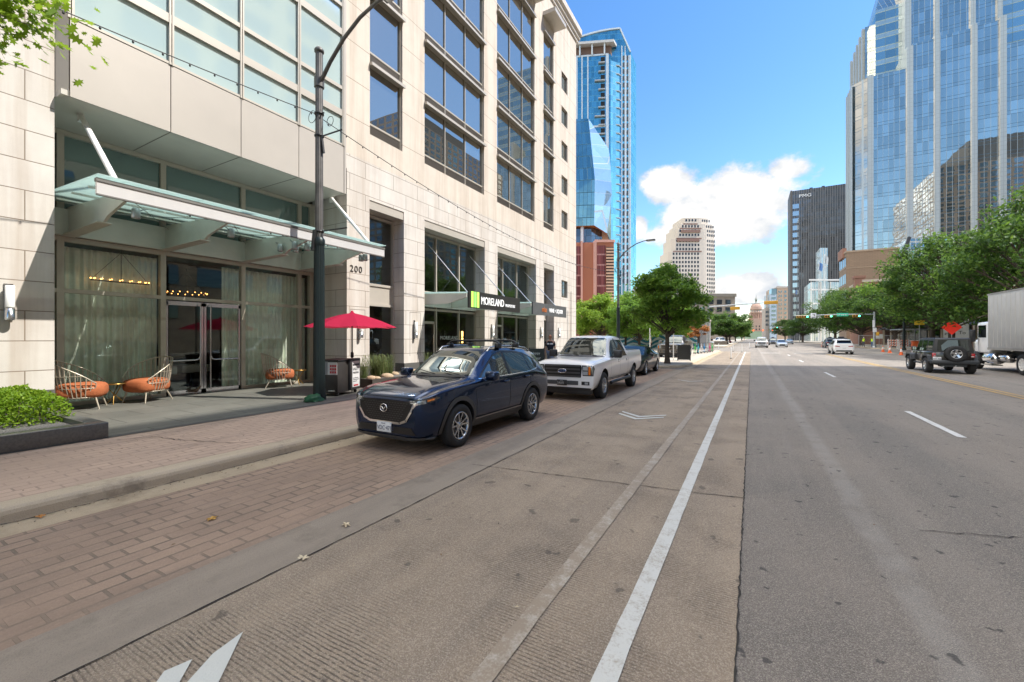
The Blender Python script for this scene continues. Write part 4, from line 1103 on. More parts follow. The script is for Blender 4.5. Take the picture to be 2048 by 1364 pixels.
    m = MB(); m.lathe([(0, .03), (.13, .03), (.135, .026), (.135, 0)], (0, 0, 0), 'x', 28); m.v = [(h0.x + .02 + x, y, .87 + z * .46) for x, y, z in m.v]; e = m.build('emblem', M('badge_blue', (.02, .05, .16), .2, .3, coat=1) if style == 0 else CHROME, car)
    if style == 0:
        m = MB(); m.tube([(h0.x + .05, .13 * math.cos(a), .87 + .06 * math.sin(a)) for a in [2 * math.pi * i / 28 for i in range(29)]], .006, 5, cap=False)
        tb = text_mb('Ford', .085, frame_to((h0.x + .052, -.085, .848), (0, 1, 0), (0, 0, 1)), .002); m.add(tb.v, tb.f); c = m.build('badge_lettering', CHROME); c.parent = e
    # bumper
    g = MB(); b.patch([(-.90, .655), (.90, .655), (.93, .58), (.90, .40), (-.90, .40), (-.93, .58)], 'front', g, .035, .07); g.build('front_bumper', P, car)
    g = MB(); b.patch([(-.50, .59), (.50, .59), (.50, .47), (-.50, .47)], 'front', g, .045, .07); g.build('bumper_insert', M('bumper_grey', (.07, .075, .08), .5), car)
    g = MB(); b.patch([(-.88, .395), (.88, .395), (.86, .33), (-.86, .33)], 'front', g, .02, .07); g.bbox(2.6, 2.87, -.84, .84, .19, .36, .03); g.build('air_dam', BLACKP, car)
    h1, _ = b.hit((4, 0, .53), (-1, 0, 0))
    plate(car, h1.x + .065, 0, .53, 'AUSTIN' if style else 'SALES', 1, 'TEXAS', M('black_plate', (.03, .03, .03), .5) if style == 0 else PLATEM, M('plate_white_ink', (.5, .5, .5), .5) if style == 0 else None)
    w = MB(); w.tube([(1.42, .55, 1.27), (1.32, -.05, 1.31)], .009, 5); w.tube([(1.42, -.05, 1.27), (1.32, -.62, 1.31)], .009, 5); w.build('wiper', BLACKP, car)
    g = MB(); b.patch([(-.72, 1.26), (.72, 1.26), (.80, 1.235), (-.80, 1.235)], 'front', g, .008, .07); g.build('cowl', BLACKP, car)
    g = MB(); b.patch([(-2.85, .87), (-.95, .87), (-.95, -.87), (-2.85, -.87)], 'top', g, .006, .2); g.build('bed_cover', BLACKP, car)
    g = MB(); b.patch([(-.6, .62), (-.6, .72), (.6, .72), (.6, .62)], 'rear', g, .05, .1); g.build('rear_bumper', CHROME, car)
    add_wheels(car, 'truck', (.40, .265, .235, 6, 'twin'), [(WF, .86, .40), (WF, -.86, .40), (WR, .86, .40), (WR, -.86, .40)])
    return car
WPAINT = paint('white_car_paint', (.86, .86, .86), 0, .3, False)
pk1 = build_pickup('white crew cab pickup with dark barred grille parked behind the blue crossover', (-4.87, 14.6, 0), R(-90), WPAINT, 0)
pk2 = build_pickup('grey brown pickup with a cross bar grille standing behind the street tree', (-6.0, 41.0, .15), R(-93), paint('pewter_paint', (.17, .15, .13), .6, .35), 1)

# ---------------------------------------------------------------- sedans
def build_sedan(label, loc, rz, P, rear=False, group=None, suv=False, name='sedan'):
    car = thing(name, label, 'car', loc, rz, group)
    if suv:
        rows = [(-2.3, .36, .70, .6, .78, .9, .74, 1.05, .62, 1.09), (-2.25, .30, .80, .6, .88, .95, .84, 1.2, .66, 1.24), (-2.1, .27, .84, .6, .93, 1.0, .90, 1.45, .64, 1.50), (-1.9, .25, .85, .6, .94, 1.02, .91, 1.58, .64, 1.64), (-.6, .25, .85, .6, .94, 1.0, .91, 1.66, .66, 1.72), (.1, .25, .85, .6, .94, .99, .91, 1.62, .66, 1.68), (.5, .25, .85, .6, .94, .985, .905, 1.37, .69, 1.43), (.92, .25, .85, .6, .94, .98, .90, 1.08, .76, 1.12), (1.1, .25, .85, .6, .94, .97, .89, 1.03, .77, 1.08), (1.9, .25, .83, .57, .92, .90, .86, .95, .73, .99), (2.2, .25, .76, .53, .84, .80, .79, .86, .66, .90), (2.3, .30, .64, .5, .70, .70, .66, .75, .56, .78)]
    else:
        rows = [(-2.44, .40, .62, .58, .70, .86, .68, .95, .60, .98), (-2.38, .32, .76, .58, .84, .92, .80, 1.0, .68, 1.03), (-2.1, .25, .82, .58, .91, .95, .87, 1.04, .70, 1.07), (-1.75, .22, .84, .58, .925, .95, .89, 1.12, .66, 1.15), (-1.2, .20, .85, .56, .93, .94, .895, 1.31, .60, 1.365), (-.5, .19, .85, .56, .93, .92, .895, 1.39, .60, 1.445), (.0, .19, .85, .56, .93, .91, .895, 1.38, .61, 1.435), (.4, .19, .85, .56, .93, .90, .89, 1.24, .63, 1.30), (.9, .19, .85, .56, .93, .88, .885, 1.02, .69, 1.06), (1.2, .19, .85, .55, .93, .86, .88, .92, .73, .95), (1.8, .19, .84, .53, .92, .80, .86, .85, .71, .89), (2.2, .19, .78, .48, .87, .72, .81, .76, .65, .80), (2.38, .20, .70, .45, .78, .65, .73, .69, .58, .72), (2.44, .25, .60, .43, .66, .58, .62, .62, .50, .64)]
    b = Body(rows, n=60); WF, WR, WZ = (1.42, -1.32, .36) if suv else (1.45, -1.38, .335)
    b.cut([(WF, WZ, .41 if suv else .385, .6), (WR, WZ, .41 if suv else .385, .6)]); body_obj(car, b, P)
    t0 = 1.60 if suv else 1.37
    zc = 1.11 if suv else .985
    g = MB(); b.patch([(-.68, zc), (.68, zc), (.60, t0 - .1), (.50, t0), (-.50, t0), (-.60, t0 - .1)], 'front', g, .006, .08); g.build('windscreen', CARGLASS, car)
    g = MB(); b.patch([(-.58, t0 - .03), (.58, t0 - .03), (.66, zc + .10), (-.66, zc + .10)], 'rear', g, .006, .08); g.build('rear_window', CARGLASS2, car)
    for s in (1, -1):
        zs = 1.03 if suv else .955; zt = t0 - .07
        poly = [(.72, zs), (.2, zt - .05), (-.1, zt), (-.9, zt - .01), (-1.6 if suv else -1.35, zt - (.08 if suv else .12)), (-1.75 if suv else -1.55, zs + .06)]
        g = MB(); b.patch(poly, 'side', g, .006, .08, 0, s); g.build('side_window', CARGLASS2, car)
        g = MB(); b.strip([(-.28, zs), (-.30, zt)], .07, 'side', g, .008, s); b.strip([(.74, zs - .01), (-1.6, zs)], .022, 'side', g, .009, s); g.build('window_trim', BLACKP, car)
        g = MB(); b.strip([(.95, zs - .08), (.92, .35)], .01, 'side', g, .003, s); b.strip([(-.28, zs), (-.28, .35)], .01, 'side', g, .003, s); b.strip([(-1.15, zs), (-.98, .35)], .01, 'side', g, .003, s); g.build('door_seam', SEAM, car)
        for x in (-.12, -1.05): handle(car, b, x, zs - .10, s, P)
        mirror_part(car, .68, .88, zs - .02, s, P, .2, .14)
        z0 = .72 if suv else .60
        hl = [(.46, z0 + .01), (.66, z0 + .06), (.80, z0 + .10), (.82, z0 + .04), (.70, z0 - .03), (.50, z0 - .04)]; g = MB(); b.patch(hl if s > 0 else mirror(hl), 'front', g, .007, .05); g.build('headlight', LENS, car)
        fl = [(.46, .36), (.72, .40), (.74, .36), (.46, .32)]; g = MB(); b.patch(fl if s > 0 else mirror(fl), 'front', g, .012, .06); g.build('fog_lamp', CHROME, car)
        zt2 = .95 if suv else .88
        tl = [(.35, zt2 - .06), (.80, zt2 + .02), (.80, zt2 - .08), (.40, zt2 - .12)]; g = MB(); b.patch(tl if s > 0 else mirror(tl), 'rear', g, .007, .05); g.build('tail_light', TAILRED, car)
    z0 = .70 if suv else .57
    g = MB(); b.patch([(-.46, z0 + .02), (.46, z0 + .02), (.42, z0 - .2), (-.42, z0 - .2)], 'front', g, .007, .06); g.build('grille', GRILLE, car)
    g = MB(); b.patch([(-.48, z0 + .03), (.48, z0 + .03), (.48, z0 + .005), (-.48, z0 + .005)], 'front', g, .014, .06); g.build('chrome_strip', CHROME, car)
    g = MB(); b.patch([(-.55, .34), (.55, .34), (.55, .26), (-.55, .26)], 'front', g, .007, .08); g.build('lower_intake', GRILLE, car)
    g = MB(); b.patch([(-.7, .46), (.7, .46), (.68, .34), (-.68, .34)], 'rear', g, .01, .08); g.build('rear_valance', BLACKP, car)
    h0, _ = b.hit((-4, 0, .68), (1, 0, 0)); m = MB(); m.box(h0.x - .02, h0.x - .006, -.15, .15, .62, .76); m.build('number_plate', PLATEM, car)
    add_wheels(car, 'suvw' if suv else 'sedan', (.36, .225, .24, 5, 'plain') if suv else (.335, .215, .235, 5, 'fork'), [(WF, .81, WZ), (WF, -.81, WZ), (WR, .81, WZ), (WR, -.81, WZ)])
    return car
acc = build_sedan('dark grey sedan with slim chrome lamps parked behind the white pickup', (-5.42, 22.9, 0), R(-90), paint('gunmetal_paint', (.03, .034, .042), .6, .28))

# ---------------------------------------------------------------- boxy off-roader with spare wheel
def build_jeep():
    car = thing('off_road_car', 'dark boxy off-roader with a spare wheel on its tailgate', 'car', (8.92, 31.75, 0), R(90))
    P = paint('bronze_black_paint', (.026, .022, .019), .3, .3); HT = M('hardtop_dark', (.026, .025, .024), .5, 0, .1); FL = M('flare_grey', (.034, .038, .043), .5, 0, .1)
    m = MB()
    m.bbox(-1.98, .80, -.78, .78, .58, 1.12, .05); m.bbox(.70, 1.92, -.64, .64, .62, 1.13, .06); m.bbox(-1.9, 1.85, -.55, .55, .42, .62, .03); m.build('body', P, car)
    h = MB()
    pr = [(-1.97, 1.10), (-1.86, 1.78), (-1.75, 1.83), (.20, 1.83), (.34, 1.79), (.72, 1.12)]
    bm = bmesh.new(); n = len(pr)
    vs = [bm.verts.new((x, sg * (.765 - .11 * (z - 1.1) / .73), z)) for sg in (1, -1) for x, z in pr]
    bm.faces.new(vs[:n]); bm.faces.new(list(reversed(vs[n:])))
    for i in range(n): bm.faces.new((vs[i], vs[(i + 1) % n], vs[n + (i + 1) % n], vs[n + i]))
    bmesh.ops.recalc_face_normals(bm, faces=bm.faces[:]); bmesh.ops.bevel(bm, geom=bm.edges[:], offset=.03, segments=3, affect='EDGES', profile=.5)
    h.bm(bm, 0, True); o = h.build('hardtop', HT, car)
    wl = lambda z: .765 - .11 * (z - 1.1) / .73 + .004
    for s in (1, -1):
        for nm, pp in (('front_window', [(.58, 1.17), (.28, 1.70), (-.20, 1.70), (-.20, 1.17)]), ('rear_side_window', [(-.30, 1.17), (-.30, 1.70), (-.98, 1.70), (-.98, 1.17)]), ('quarter_window', [(-1.10, 1.20), (-1.10, 1.68), (-1.74, 1.68), (-1.82, 1.20)])):
            g = MB(); g.add([(x, s * wl(z), z) for x, z in pp], [tuple(range(4))]); g.build(nm, CARGLASS, car)
        for wx in (1.38, -1.38):
            f = MB()
            pts = [(wx - .56, .62), (wx - .42, .90), (wx - .30, .97), (wx + .30, .97), (wx + .44, .88), (wx + .56, .64)]; ins = [(wx + .47, .64), (wx + .36, .82), (wx + .26, .89), (wx - .26, .89), (wx - .36, .84), (wx - .46, .62)]
            f.prism(pts + ins, 'y', s * .62, s * .93); f.prism(pts + [(wx + .4, .6), (wx - .4, .6)], 'y', s * .60, s * .66, 1)
            f.build('fender_flare', [FL, DARK], car)
        g = MB(); g.bbox(-1.985, -1.93, min(s * .58, s * .79), max(s * .58, s * .79), .84, 1.05, .015); tl = g.build('tail_light', TAILRED, car)
        g = MB(); g.box(-1.99, -1.983, min(s * .62, s * .75), max(s * .62, s * .75), .87, .91); c = g.build('reverse_lens', LENS); c.parent = tl
        mirror_part(car, .42, .76, 1.12, s, BLACKP, .2, .24)
        g = MB()
        for x in (.62, -.25, -1.04): g.box(x - .006, x + .006, min(s * .775, s * .784), max(s * .775, s * .784), .62, 1.1)
        g.build('door_seam', SEAM, car)
        for x in (-.12, -.92): g = MB(); g.bbox(x - .09, x + .09, min(s * .79, s * .82), max(s * .79, s * .82), 1.0, 1.05, .01); g.build('door_handle', BLACKP, car)
        g = MB(); g.tube([(.75, s * .80, .48), (-.75, s * .80, .48)], .045, 8); g.build('side_step', BLACKP, car)
    g = MB(); g.add([(-1.974 + .112 * (z - 1.1) / .68 - .012, y, z) for y, z in ((-.60, 1.18), (.60, 1.18), (.55, 1.72), (-.55, 1.72))], [(0, 1, 2, 3)]); g.build('rear_window', CARGLASS, car)
    g = MB(); g.add([(.72 - .38 * (z - 1.12) / .67 + .02, y, z) for y, z in ((-.62, 1.18), (.62, 1.18), (.56, 1.74), (-.56, 1.74))], [(0, 1, 2, 3)]); g.build('windscreen', CARGLASS, car)
    g = MB(); g.bbox(-1.99, -1.97, -.66, .66, .62, 1.10, .01); g.build('tailgate', P, car)
    g = MB(); g.tube([(-1.93, .1, 1.26), (-1.93, -.35, 1.27)], .01, 5); g.build('wiper', BLACKP, car)
    g = MB(); g.bbox(-2.18, -1.98, -.90, .90, .50, .70, .05); g.box(-1.98, -1.7, -.5, .5, .36, .5); g.build('rear_bumper', FL, car)
    g = MB(); g.bbox(1.9, 2.12, -.85, .85, .5, .70, .05); g.box(1.915, 1.93, -.5, .5, .72, 1.08); g.build('front_bumper', FL, car)
    g = MB(); g.bbox(-2.09, -1.99, -.14, .14, 1.20, 1.24, .01); g.build('brake_light', TAILRED, car)
    p = plate(car, -2.03, .62, .77, 'HSV 4062', -1)
    g = MB(); g.tube([(-1.7, .4, .38), (-2.15, .42, .37)], .035, 8); g.tube([(-2.15, 0, .42), (-2.28, 0, .42)], .03, 8); g.build('tow_hitch', STEEL, car)
    _wheels['jeep'] = make_wheel_meshes(.40, .26, .225, 5, 'plain')
    add_wheels(car, 'jeep', None, [(1.38, .80, .40), (1.38, -.80, .40), (-1.38, .80, .40), (-1.38, -.80, .40)])
    tm, rm = _wheels['jeep']; o = obj('spare_wheel', tm, car); o.location = (-2.13, -.04, 1.02); o.rotation_euler = (0, 0, R(90)); obj('rim', rm, o)
    return car
build_jeep()

# ---------------------------------------------------------------- white electric SUV with roof sensors
ev = build_sedan('white self-driving electric SUV with a black roof sensor seen from behind', (8.79, 60.4, 0), R(90), WPAINT, suv=True, name='electric_suv')
m = MB(); m.bbox(-.9, .1, -.5, .5, 1.66, 1.80, .05); m.bbox(-.55, -.1, -.25, .25, 1.80, 1.96, .06); m.build('roof_sensor', BLACKP, ev)
m = MB(); m.bbox(-2.28, -1.95, -.6, .6, 1.50, 1.56, .02); m.build('spoiler', BLACKP, ev)

# ---------------------------------------------------------------- box truck
def build_truck():
    car = thing('box_truck', 'grey white box truck with chrome tanks beside the off-roader', 'truck', (12.68, 32.2, 0), R(90))
    m = MB(); m.bbox(-9.2, 1.3, -1.26, 1.26, 1.28, 4.2, .03)
    for i in range(24):
        x = -9.0 + i * .44; m.box(x - .015, x + .015, 1.26, 1.268, 1.35, 4.1); m.box(x - .015, x + .015, -1.268, -1.26, 1.35, 4.1)
    m.build('cargo_box', M('box_grey', (.52, .50, .47), .5, .1, .1, 1.2), car)
    m = MB(); m.box(-9.22, 1.32, -1.275, 1.275, 1.18, 1.3); m.box(-9.22, 1.32, -1.275, 1.275, 4.18, 4.26)
    m.build('box_rail', M('rail_alu', (.40, .38, .36), .4, .5), car)
    m = MB(); m.box(-9, 3.6, -.45, .45, .75, 1.08); m.build('chassis', BLACKP, car)
    m = MB(); m.bbox(1.5, 3.05, -1.12, 1.12, .95, 2.75, .12); m.bbox(2.95, 4.1, -.92, .92, .95, 1.75, .15); m.build('cab', WPAINT, car)
    for s in (1, -1):
        g = MB(); g.box(1.9, 2.85, min(s * 1.125, s * 1.12), max(s * 1.125, s * 1.12), 1.85, 2.55); g.build('side_window', CARGLASS2, car)
        g = MB(); g.bbox(2.75, 2.9, min(s * 1.25, s * 1.5), max(s * 1.25, s * 1.5), 1.6, 2.3, .04); g.bar((2.8, s * 1.1, 2.3), (2.8, s * 1.4, 2.3), .03); g.build('wing_mirror', BLACKP, car)
        g = MB(); g.lathe([(0, -.55), (.29, -.55), (.31, -.5), (.31, .5), (.29, .55), (0, .55)], (1.5, s * .95, .70), 'x', 20); g.build('fuel_tank', CHROME, car)
        g = MB(); g.lathe([(0, -.4), (.2, -.4), (.22, -.36), (.22, .36), (.2, .4), (0, .4)], (.05, s * .95, .76), 'x', 20); g.build('air_tank', CHROME, car)
        g = MB(); g.box(1.1, 2.3, s * .75, s * 1.2, .3, .36); g.build('step', STEEL, car)
    g = MB(); g.tube([(1.4, .3, 1.0), (1.38, .3, 2.9), (1.45, .3, 3.0)], .06, 8); g.build('exhaust_stack', CHROME, car)
    g = MB(); g.box(1.29, 1.325, .95, 1.2, 1.3, 1.5); g.build('marker_lamp', TAILRED, car)
    _wheels['lorry'] = make_wheel_meshes(.52, .28, .30, 8, 'plain', WHITEP)
    add_wheels(car, 'lorry', None, [(3.3, 1.0, .52), (3.3, -1.0, .52), (-5.6, 1.05, .52), (-5.6, -1.05, .52), (-1.9, 1.05, .52), (-1.9, -1.05, .52)])
build_truck()
# ---------------------------------------------------------------- traffic further up the street
far = copy_tree(pk1); far.location = (1.6, 91, 0); far['label'] = 'white oncoming pickup left of the pale oncoming sedan at the crossing'; far['group'] = 'oncoming traffic'
bp = build_sedan('pale silver oncoming sedan right of the oncoming white pickup', (5.05, 97, 0), R(-90), paint('silver_paint', (.45, .48, .52), .5, .3), group='oncoming traffic')
def recolour(o, mat):
    for ch in o.children:
        if ch.name.split('.')[0] in ('body', 'wing_mirror', 'door_handle', 'arch_lip', 'front_bumper'):
            ch.material_slots[0].link = 'OBJECT'; ch.material_slots[0].material = mat
def far_car(src, label, x, y, rz, pname, col, group=None, cat=None):
    c = copy_tree(src); c.location = (x, y, 0); c.rotation_euler = (0, 0, rz); c['label'] = label
    if group: c['group'] = group
    elif 'group' in c: del c['group']
    recolour(c, paint(pname, col, .4, .3)); return c
far_car(acc, 'light blue sedan driving away beyond the crossing', 9.2, 142, R(90), 'pale_blue_paint', (.25, .34, .44))
far_car(ev, 'dark blue grey hatch driving away beside the orange barrels', 12.4, 96, R(90), 'slate_blue_paint', (.04, .055, .08))
far_car(acc, 'dark sedan ahead of the blue grey hatch by the barrels', 15.0, 118, R(90), 'night_blue_paint', (.01, .02, .06))
far_car(ev, 'black SUV ahead and right of the white electric SUV', 10.6, 72, R(90), 'black_paint', (.02, .02, .022))
far_car(ev, 'dark SUV following the pale silver oncoming sedan', 4.6, 122, R(-90), 'charcoal_paint', (.05, .05, .055))
far_car(acc, 'red car far up the street between the oncoming lanes', 2.4, 170, R(-90), 'red_paint', (.35, .02, .02))
far_car(pk1, 'white pickup parked under the far left oak', -7.4, 128, R(-60), 'white_car_paint', (.7, .7, .7))
far_car(acc, 'red car parked past the white pickup under the far left oak', -7.2, 150, R(-60), 'red_paint', (.35, .02, .02))
# ================================================================== BUILDINGS FURTHER OFF
def curtain_mat(name, tint, dark, refl, bw, fh, sp=None, vline=(.5, .52, .53), hline=(.10, .14, .17), vw=.12, hw=.10, maxr=.9, wob=.02, lights=0.0, rowtint=0.0, shift=(0, 0), swap=False):
    """curtain wall: mirror glass, upright mullions every bw, storeys every fh with a spandrel line at sp"""
    t = NT(name); p = t.pos(); s = t.n('SeparateXYZ'); t.link(p, s.inputs[0])
    u = t.math('ADD', t.math('ADD', s.outputs[0], t.math('MULTIPLY', s.outputs[1], -1.0 if swap else 1.0)), shift[0] + 1000); v = t.math('ADD', s.outputs[2], shift[1] + 100)
    um = t.math('MODULO', u, bw); vm = t.math('MODULO', v, fh)
    vl = t.math('LESS_THAN', um, vw); hl = t.math('LESS_THAN', vm, hw)
    if sp: hl = t.math('MAXIMUM', hl, t.math('LESS_THAN', t.math('ABSOLUTE', t.math('SUBTRACT', vm, sp)), hw / 2))
    cell = t.n('CombineXYZ'); t.set(cell.inputs[0], t.math('FLOOR', t.math('DIVIDE', u, bw))); t.set(cell.inputs[1], t.math('FLOOR', t.math('DIVIDE', v, fh)))
    wn = t.n('TexWhiteNoise'); wn.noise_dimensions = '2D'; t.link(cell.outputs[0], wn.inputs['Vector'])
    lw = t.n('LayerWeight'); lw.inputs[0].default_value = .3
    fac = t.math('ADD', t.math('MULTIPLY', lw.outputs['Facing'], maxr - refl), refl, True)
    fac = t.math('MULTIPLY', fac, t.math('ADD', t.math('MULTIPLY', wn.outputs['Value'], .22), .89), True)
    gl = t.n('BsdfGlossy'); gl.inputs['Roughness'].default_value = .012
    t.set(gl.inputs['Color'], t.mix(wn.outputs['Value'], [c * .88 for c in tint], tint))
    bp = t.n('Bump'); bp.inputs['Distance'].default_value = wob
    hgt = t.math('ADD', t.noise(p, .35, 2), t.math('MULTIPLY', t.math('MULTIPLY', um, t.math('SUBTRACT', wn.outputs['Value'], .5)), .25)); t.set(bp.inputs['Height'], hgt); t.link(bp.outputs[0], gl.inputs['Normal'])
    df = t.n('BsdfDiffuse'); dk = t.mix(t.math('MULTIPLY', wn.outputs['Value'], .8), dark, [c * 2.4 + .01 for c in dark])
    if sp and rowtint: dk = t.mix(t.math('MULTIPLY', t.math('LESS_THAN', vm, sp), rowtint), dk, (.30, .36, .33))
    t.set(df.inputs['Color'], dk)
    g = t.n('MixShader'); t.set(g.inputs[0], fac); t.link(df.outputs[0], g.inputs[1]); t.link(gl.outputs[0], g.inputs[2])
    fr = t.n('BsdfPrincipled'); t.set(fr.inputs['Base Color'], t.mix(vl, hline, vline)); fr.inputs['Roughness'].default_value = .45
    m = t.n('MixShader'); t.set(m.inputs[0], t.math('MAXIMUM', vl, hl)); t.link(g.outputs[0], m.inputs[1]); t.link(fr.outputs[0], m.inputs[2])
    t.link(m.outputs[0], t.out.inputs['Surface'])
    return t.mat

def rect_prism(x0, x1, y0, y1, z0, z1): m = MB(); m.box(x0, x1, y0, y1, z0, z1); return m
def wpart(m, name, mat, par): return m.build(name, mat, par, world=True)
def many(par, name, mat, quads, cap=100):
    """window quads: the first hundred as parts of their own, the rest as one"""
    cache = {}
    for q in quads[:cap]:
        o = Vector(q[0]); key = tuple(round(c, 3) for v in q for c in (Vector(v) - o))
        if key not in cache:
            m = MB(); m.add([Vector(v) - o for v in q], [(0, 1, 2, 3)]); cache[key] = m.mesh(name, mat)
        w = obj(name, cache[key], par); w.location = o - par.location
    if len(quads) > cap:
        m = MB()
        for q in quads[cap:]: m.add(q, [(0, 1, 2, 3)])
        tag(wpart(m, name, mat, par), kind='stuff')

WDARK = glass_mat('far_window_glass', (.6, .72, .82), .16, (.018, .022, .028), True, .0, .02)

# ---- silver blue crystal tower on the right
fr = thing('glass_tower', 'pale blue mirror glass tower with steel piers filling the right side', 'skyscraper', (55, 200, 0))
FG = curtain_mat('crystal_glass', (.90, .84, .74), (.03, .05, .06), .62, 1.43, 4.05, 1.15, (.32, .38, .43), (.05, .10, .15), .085, .12, .95, .010)
PIER = brick_mat('steel_pier', (.38, .43, .46), (.36, .41, .44), (.24, .28, .30), .9, 1.35, .05, 0, .35, 'wall', .10, 0)
SPAN = curtain_mat('crystal_setback_glass', (.7, .78, .76), (.02, .05, .07), .5, 2.8, 4.6, 1.7, (.12, .2, .22), (.30, .37, .34), .10, .25, .9, .01, rowtint=.9)
m = MB(); m.prism([(34.9, 188), (45, 188), (45, 200), (31, 200), (31, 191.2)], 'z', 0, 91.6); wpart(m, 'glass_block', FG, fr)
for a, b, z in ((46.6, 51.8, 99.2), (53.1, 60.4, 99.5), (61.6, 66.6, 99.8), (68.0, 79, 91.8), (80.4, 92, 91.8)):
    wpart(rect_prism(a, b, 188, 200, 0, z), 'glass_block', FG, fr)
for a, b, z in ((34.86, 36.4, 91.9), (45, 46.6, 98.4), (51.8, 53.1, 100.3), (60.4, 61.6, 100.4), (66.6, 68.0, 100.6), (79, 80.4, 100.6)):
    wpart(rect_prism(a, b, 187.4, 199, 0, z), 'pier', PIER, fr)
for a, b in ((45.2, 46.8), (52.6, 53.8), (61.0, 62.2), (67, 68.2)): wpart(rect_prism(a, b, 190.3, 199, 88, 140), 'pier', PIER, fr)
wpart(rect_prism(46.8, 67.2, 191, 215, 88, 140), 'glass_block', FG, fr)
wpart(rect_prism(38.2, 46, 194, 215, 90, 117.4), 'setback_floors', SPAN, fr)
wpart(rect_prism(68.2, 92, 194, 215, 90, 140), 'setback_floors', SPAN, fr)
m = MB(); m.add([(38.2, 194, 117.4), (46, 194, 117.4), (46, 215, 117.4), (38.2, 215, 117.4), (46, 203, 150), (46, 206, 150)], [(0, 1, 4), (0, 4, 5, 3), (1, 2, 5, 4), (0, 3, 2, 1), (2, 3, 5)]); wpart(m, 'glass_roof', FG, fr)
for y, z in ((190.6, 91), (193.5, 91), (196.5, 91.3), (199.4, 91.4)): wpart(rect_prism(30.7, 31.1, y - .5, y + .5, 0, z), 'pier', PIER, fr)
wpart(rect_prism(36.4, 60, 200, 226, 0, 116), 'glass_block', FG, fr)
for y in (203, 208, 213, 218, 224): wpart(rect_prism(35.9, 36.5, y - .7, y + .7, 0, 117), 'pier', PIER, fr)
m = MB(); m.add([(39.5, 222, 116), (43, 222, 116), (42.4, 222, 125), (42.1, 222, 125), (39.5, 222.6, 116), (43, 222.6, 116), (42.4, 222.6, 125), (42.1, 222.6, 125)], [(0, 1, 2, 3), (4, 7, 6, 5), (0, 4, 5, 1), (1, 5, 6, 2), (2, 6, 7, 3), (3, 7, 4, 0)]); wpart(m, 'crown_fin', FG, fr)

# ---- dark ribbed office slab with rooftop lettering
pm = thing('office_tower', 'dark grey ribbed office slab with white letters at its top corner', 'skyscraper', (40, 310, 0))
PG = curtain_mat('dark_ribbed_glass', (.48, .50, .53), (.04, .042, .046), .16, 1.1, 3.75, 1.3, (.13, .13, .135), (.04, .042, .045), .30, .45, .75, .1)
wpart(rect_prism(20.4, 75, 292, 312, 0, 86), 'tower_block', PG, pm)
wpart(rect_prism(19.5, 20.4, 291.8, 312, 0, 86.3), 'side_wall', M('dark_bronze_stone', (.095, .088, .085), .6), pm)
for k in range(18):
    z = 6 + k * 4.1
    wpart(MB().add([(20.6, 291.85, z), (23.6, 291.85, z), (23.6, 291.85, z + 2.6), (20.6, 291.85, z + 2.6)], [(0, 1, 2, 3)]), 'window', glass_mat('slab_window', (.8, .85, .88), .5, (.16, .18, .19)) if k == 0 else bpy.data.materials['slab_window'], pm)
m = MB()
for x, y, h in ((30, 299, 2.4), (36, 302, 3.2), (40, 304, 2.2)): m.box(x - .7, x + .7, y - .7, y + .7, 86, 86 + h)
wpart(m, 'roof_plant', BLACKP, pm)
t = text_mb('PMG', 2.5, frame_to((23.5, 291.6, 81.6), (1, 0, 0), (0, 0, 1)), .1, 0, 1.05, 1.15)
t = tag(t.build('rooftop_sign', M('sign_roof_white', (.8, .82, .84), .5)), 'white PMG letters at the top corner of the dark slab', 'sign')  # plain white letters without emission
# ---- tan flank with narrow windowed front before the crystal tower
bn = thing('brick_building', 'tan windowless flank with a narrow windowed front below the glass tower', 'building', (30, 165, 0))
TB = brick_mat('tan_brick', (.30, .215, .15), (.27, .195, .135), (.20, .15, .11), 1.2, .4, .03, .5, .85, 'wall', .2, 0, mvar=.3)
wpart(rect_prism(24.9, 36.8, 161, 173, 0, 27.4), 'wall', TB, bn)
m = MB(); m.box(24.7, 37, 160.8, 173.2, 27.4, 27.9); m.box(24.85, 36.85, 160.9, 161, 22.6, 22.8); m.box(24.85, 36.85, 160.9, 161, 17.2, 17.4); m.box(24.82, 24.9, 160.9, 173, 22.9, 23.2); m.box(24.82, 24.9, 160.9, 173, 17.6, 17.9); wpart(m, 'string_course', M('tan_coping', (.34, .26, .19), .7), bn)
wpart(rect_prism(24.4, 25.4, 164, 172, 26.4, 29.3), 'gable', M('red_stone', (.27, .14, .10), .8), bn)
q = []
for z in (9, 13.4, 18.2, 23.4):
    for k in range(4): y = 162 + k * 2.8; q.append([(24.86, y + 1.7, z), (24.86, y, z), (24.86, y, z + 2.9), (24.86, y + 1.7, z + 2.9)])
many(bn, 'window', WDARK, q)
b2 = thing('brick_building', 'low red brick block in front of the tan flank behind the right trees', 'building', (28, 140, 0))
RB = brick_mat('red_brick', (.33, .16, .105), (.29, .14, .09), (.24, .17, .13), 1.0, .4, .03, .5, .85, 'wall', .2, 0, mvar=.3)
wpart(rect_prism(24, 38, 134, 150, 0, 15.5), 'wall', RB, b2)
wpart(rect_prism(23.8, 38.2, 133.8, 150.2, 15.5, 16.1), 'coping', M('pale_coping', (.45, .38, .31), .7), b2)
m = MB(); m.box(22.4, 24.4, 134.2, 136, 14, 16.6); m.box(22.2, 24.6, 134, 136.2, 16.6, 17.2); wpart(m, 'chimney', M('red_stone', (.27, .14, .10), .8), b2)
b3 = thing('glass_building', 'small slanted blue glass building right of the tan flank', 'building', (44, 172, 0))
SG = curtain_mat('slanted_glass', (.6, .78, .92), (.05, .08, .1), .45, 2.2, 3.6, 1.4, (.5, .54, .55), (.4, .45, .46), .3, .4)
